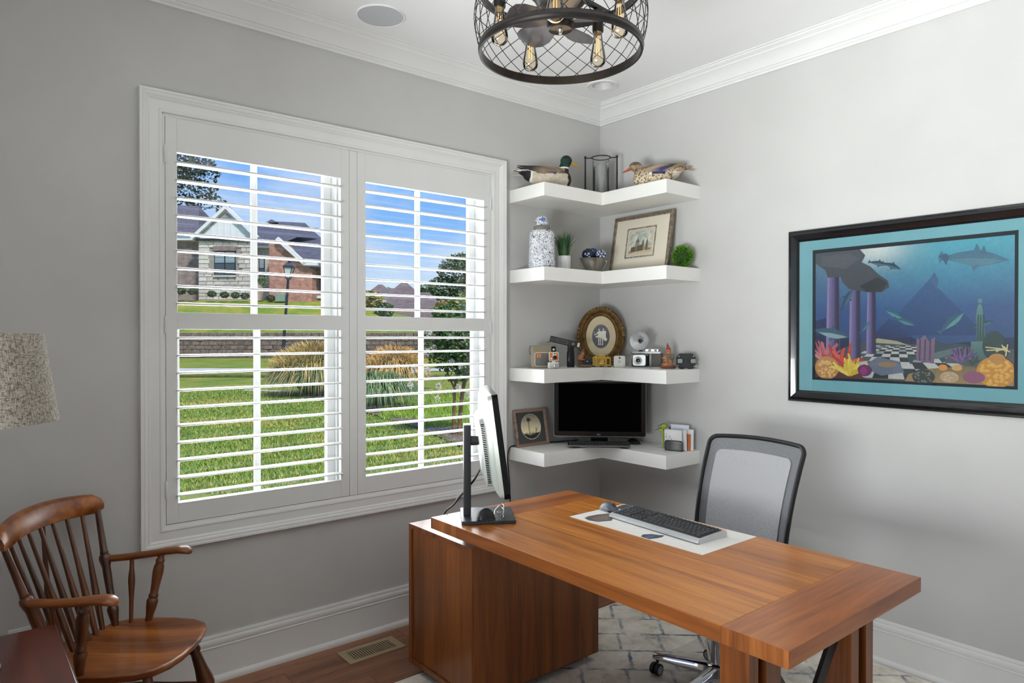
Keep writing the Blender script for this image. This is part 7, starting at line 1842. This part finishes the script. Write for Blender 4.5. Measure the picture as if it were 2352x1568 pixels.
CGR_ = [S(72, 100, 62), S(92, 120, 76), S(116, 138, 92), S(58, 84, 54)]; CTN = [S(204, 172, 112), S(222, 190, 128), S(186, 156, 96), S(176, 160, 92)]
clump('maiden_grass', 'big tan-plumed ornamental grass mound behind the left shutter', PA(722, 19.3), 19.3, 1.25, 1.32, 3400, CGR_, CTN, .50, 61, .95, w=.011)
clump('fountain_grass', 'arching green ornamental grass mound behind the right shutter', PA(868, 15.6), 15.6, .95, 1.00, 2400, [S(92, 122, 76), S(118, 146, 96), S(146, 168, 118), S(72, 102, 62)], CTN, .05, 62, .9, w=.009)
clump('feather_grass', 'golden feathery grass behind the arching green mound', PA(905, 21.5), 21.5, 1.05, 1.20, 2000, CGR_, [S(214, 170, 104), S(226, 184, 118), S(198, 156, 92)], .8, 63, .9, w=.012)
# lime ground cover (uncountable)
rg = random.Random(71); g = G()
for i in range(5200):
    px, py = rg.uniform(872, 1085), rg.uniform(915, 985)
    if px < 965 and not (925 + (px - 880) * .05 < py < 965): continue
    if px >= 965 and not (905 < py < 990): continue
    d = GD(py); p = EW(PA(px, d), d, GZ + .02); hgt = rg.uniform(.05, .14); an = rg.random() * 2 * PI; sd = Vector((math.cos(an), math.sin(an), 0)) * .012
    k = len(g.v); g.v += [tuple(p - sd), tuple(p + sd), tuple(p + Vector((rg.uniform(-.06, .06), rg.uniform(-.06, .06), hgt)))]; g.f.append((k, k + 1, k + 2)); g.c.append(rg.choice([S(138, 172, 44), S(158, 188, 60), S(116, 150, 44)]))
o = obj('groundcover_grass', g, LEAF, smooth=0); o['kind'] = 'stuff'; o['label'] = 'bright lime grassy ground cover around the planting bed'; o['category'] = 'ground cover'
# ------------------------------------------------------------------ flowering small tree by the window
d = 11.4; cmz = GZ
t = ething('crape_myrtle', 'slender white-flowering small tree outside the right shutter', 'tree', PA(1048, d), d, cmz)
for x0, x1, x2, r_ in ((-.05, -.03, .02, .026), (.05, .10, .20, .032)):
    obj('trunk', G().tube([(x0, 0, 0), (x0 + .01, .02, .35), (x1, .03, .75), (x2, .02, 1.15), (x2 - .02, 0, 1.7)], [r_ * 1.25, r_ * 1.05, r_, r_ * .8, r_ * .4], 10), BARK, t, smooth=60)
for x0, z0, x1, z1 in ((-.03, .78, -.28, 1.25), (-.02, .95, .10, 1.5), (.12, .85, .35, 1.35), (.18, 1.15, -.1, 1.75)):
    obj('branch', G().tube([(x0, .02, z0), ((x0 + x1) / 2, 0, (z0 + z1) / 2 + .05), (x1, -.02, z1)], [.016, .012, .006], 8), BARK, t, smooth=60)
CM = [S(58, 92, 50), S(76, 112, 58), S(46, 76, 44), S(98, 130, 68)]
obj('foliage', leaves(5200, [((.05, 0, 1.60), (.42, .40, .42)), ((.22, 0, 1.25), (.34, .30, .30)), ((-.18, .1, 1.35), (.30, .28, .28)), ((.30, 0, 1.85), (.40, .36, .32)), ((-.05, .1, 2.0), (.34, .3, .22)), ((.02, 0, 1.02), (.22, .2, .14)), ((-.33, 0, 1.62), (.22, .2, .3))], .034, CM, 81), LEAF, t, smooth=0)
BLS = print_mat('blossom_paint', rough=.8, nscale=40, amt=.1)
rg = random.Random(91)
for px, py in ((990, 765), (1000, 800), (985, 808), (1032, 775), (1048, 745), (1070, 770), (1010, 885), (1008, 912), (1060, 838), (1055, 888), (1076, 906), (985, 850), (948, 882), (955, 848), (1040, 830), (1066, 745)):
    a_, z_ = PA(px, d) - PA(1048, d), PZ(py, d) - cmz
    obj('blossom', leaves(130, [((a_, rg.uniform(-.3, -.15), z_), (.050, .045, .065))], .0105, [S(236, 230, 226), S(222, 212, 206), S(244, 240, 236)], rg.randrange(9999)), BLS, t, smooth=0)
    obj('blossom_stem', G().tube([(a_, -.2, z_), (a_ * .75, -.12, z_ + .08), (a_ * .45, 0, z_ + .16)], .004, 5), BARK, t)
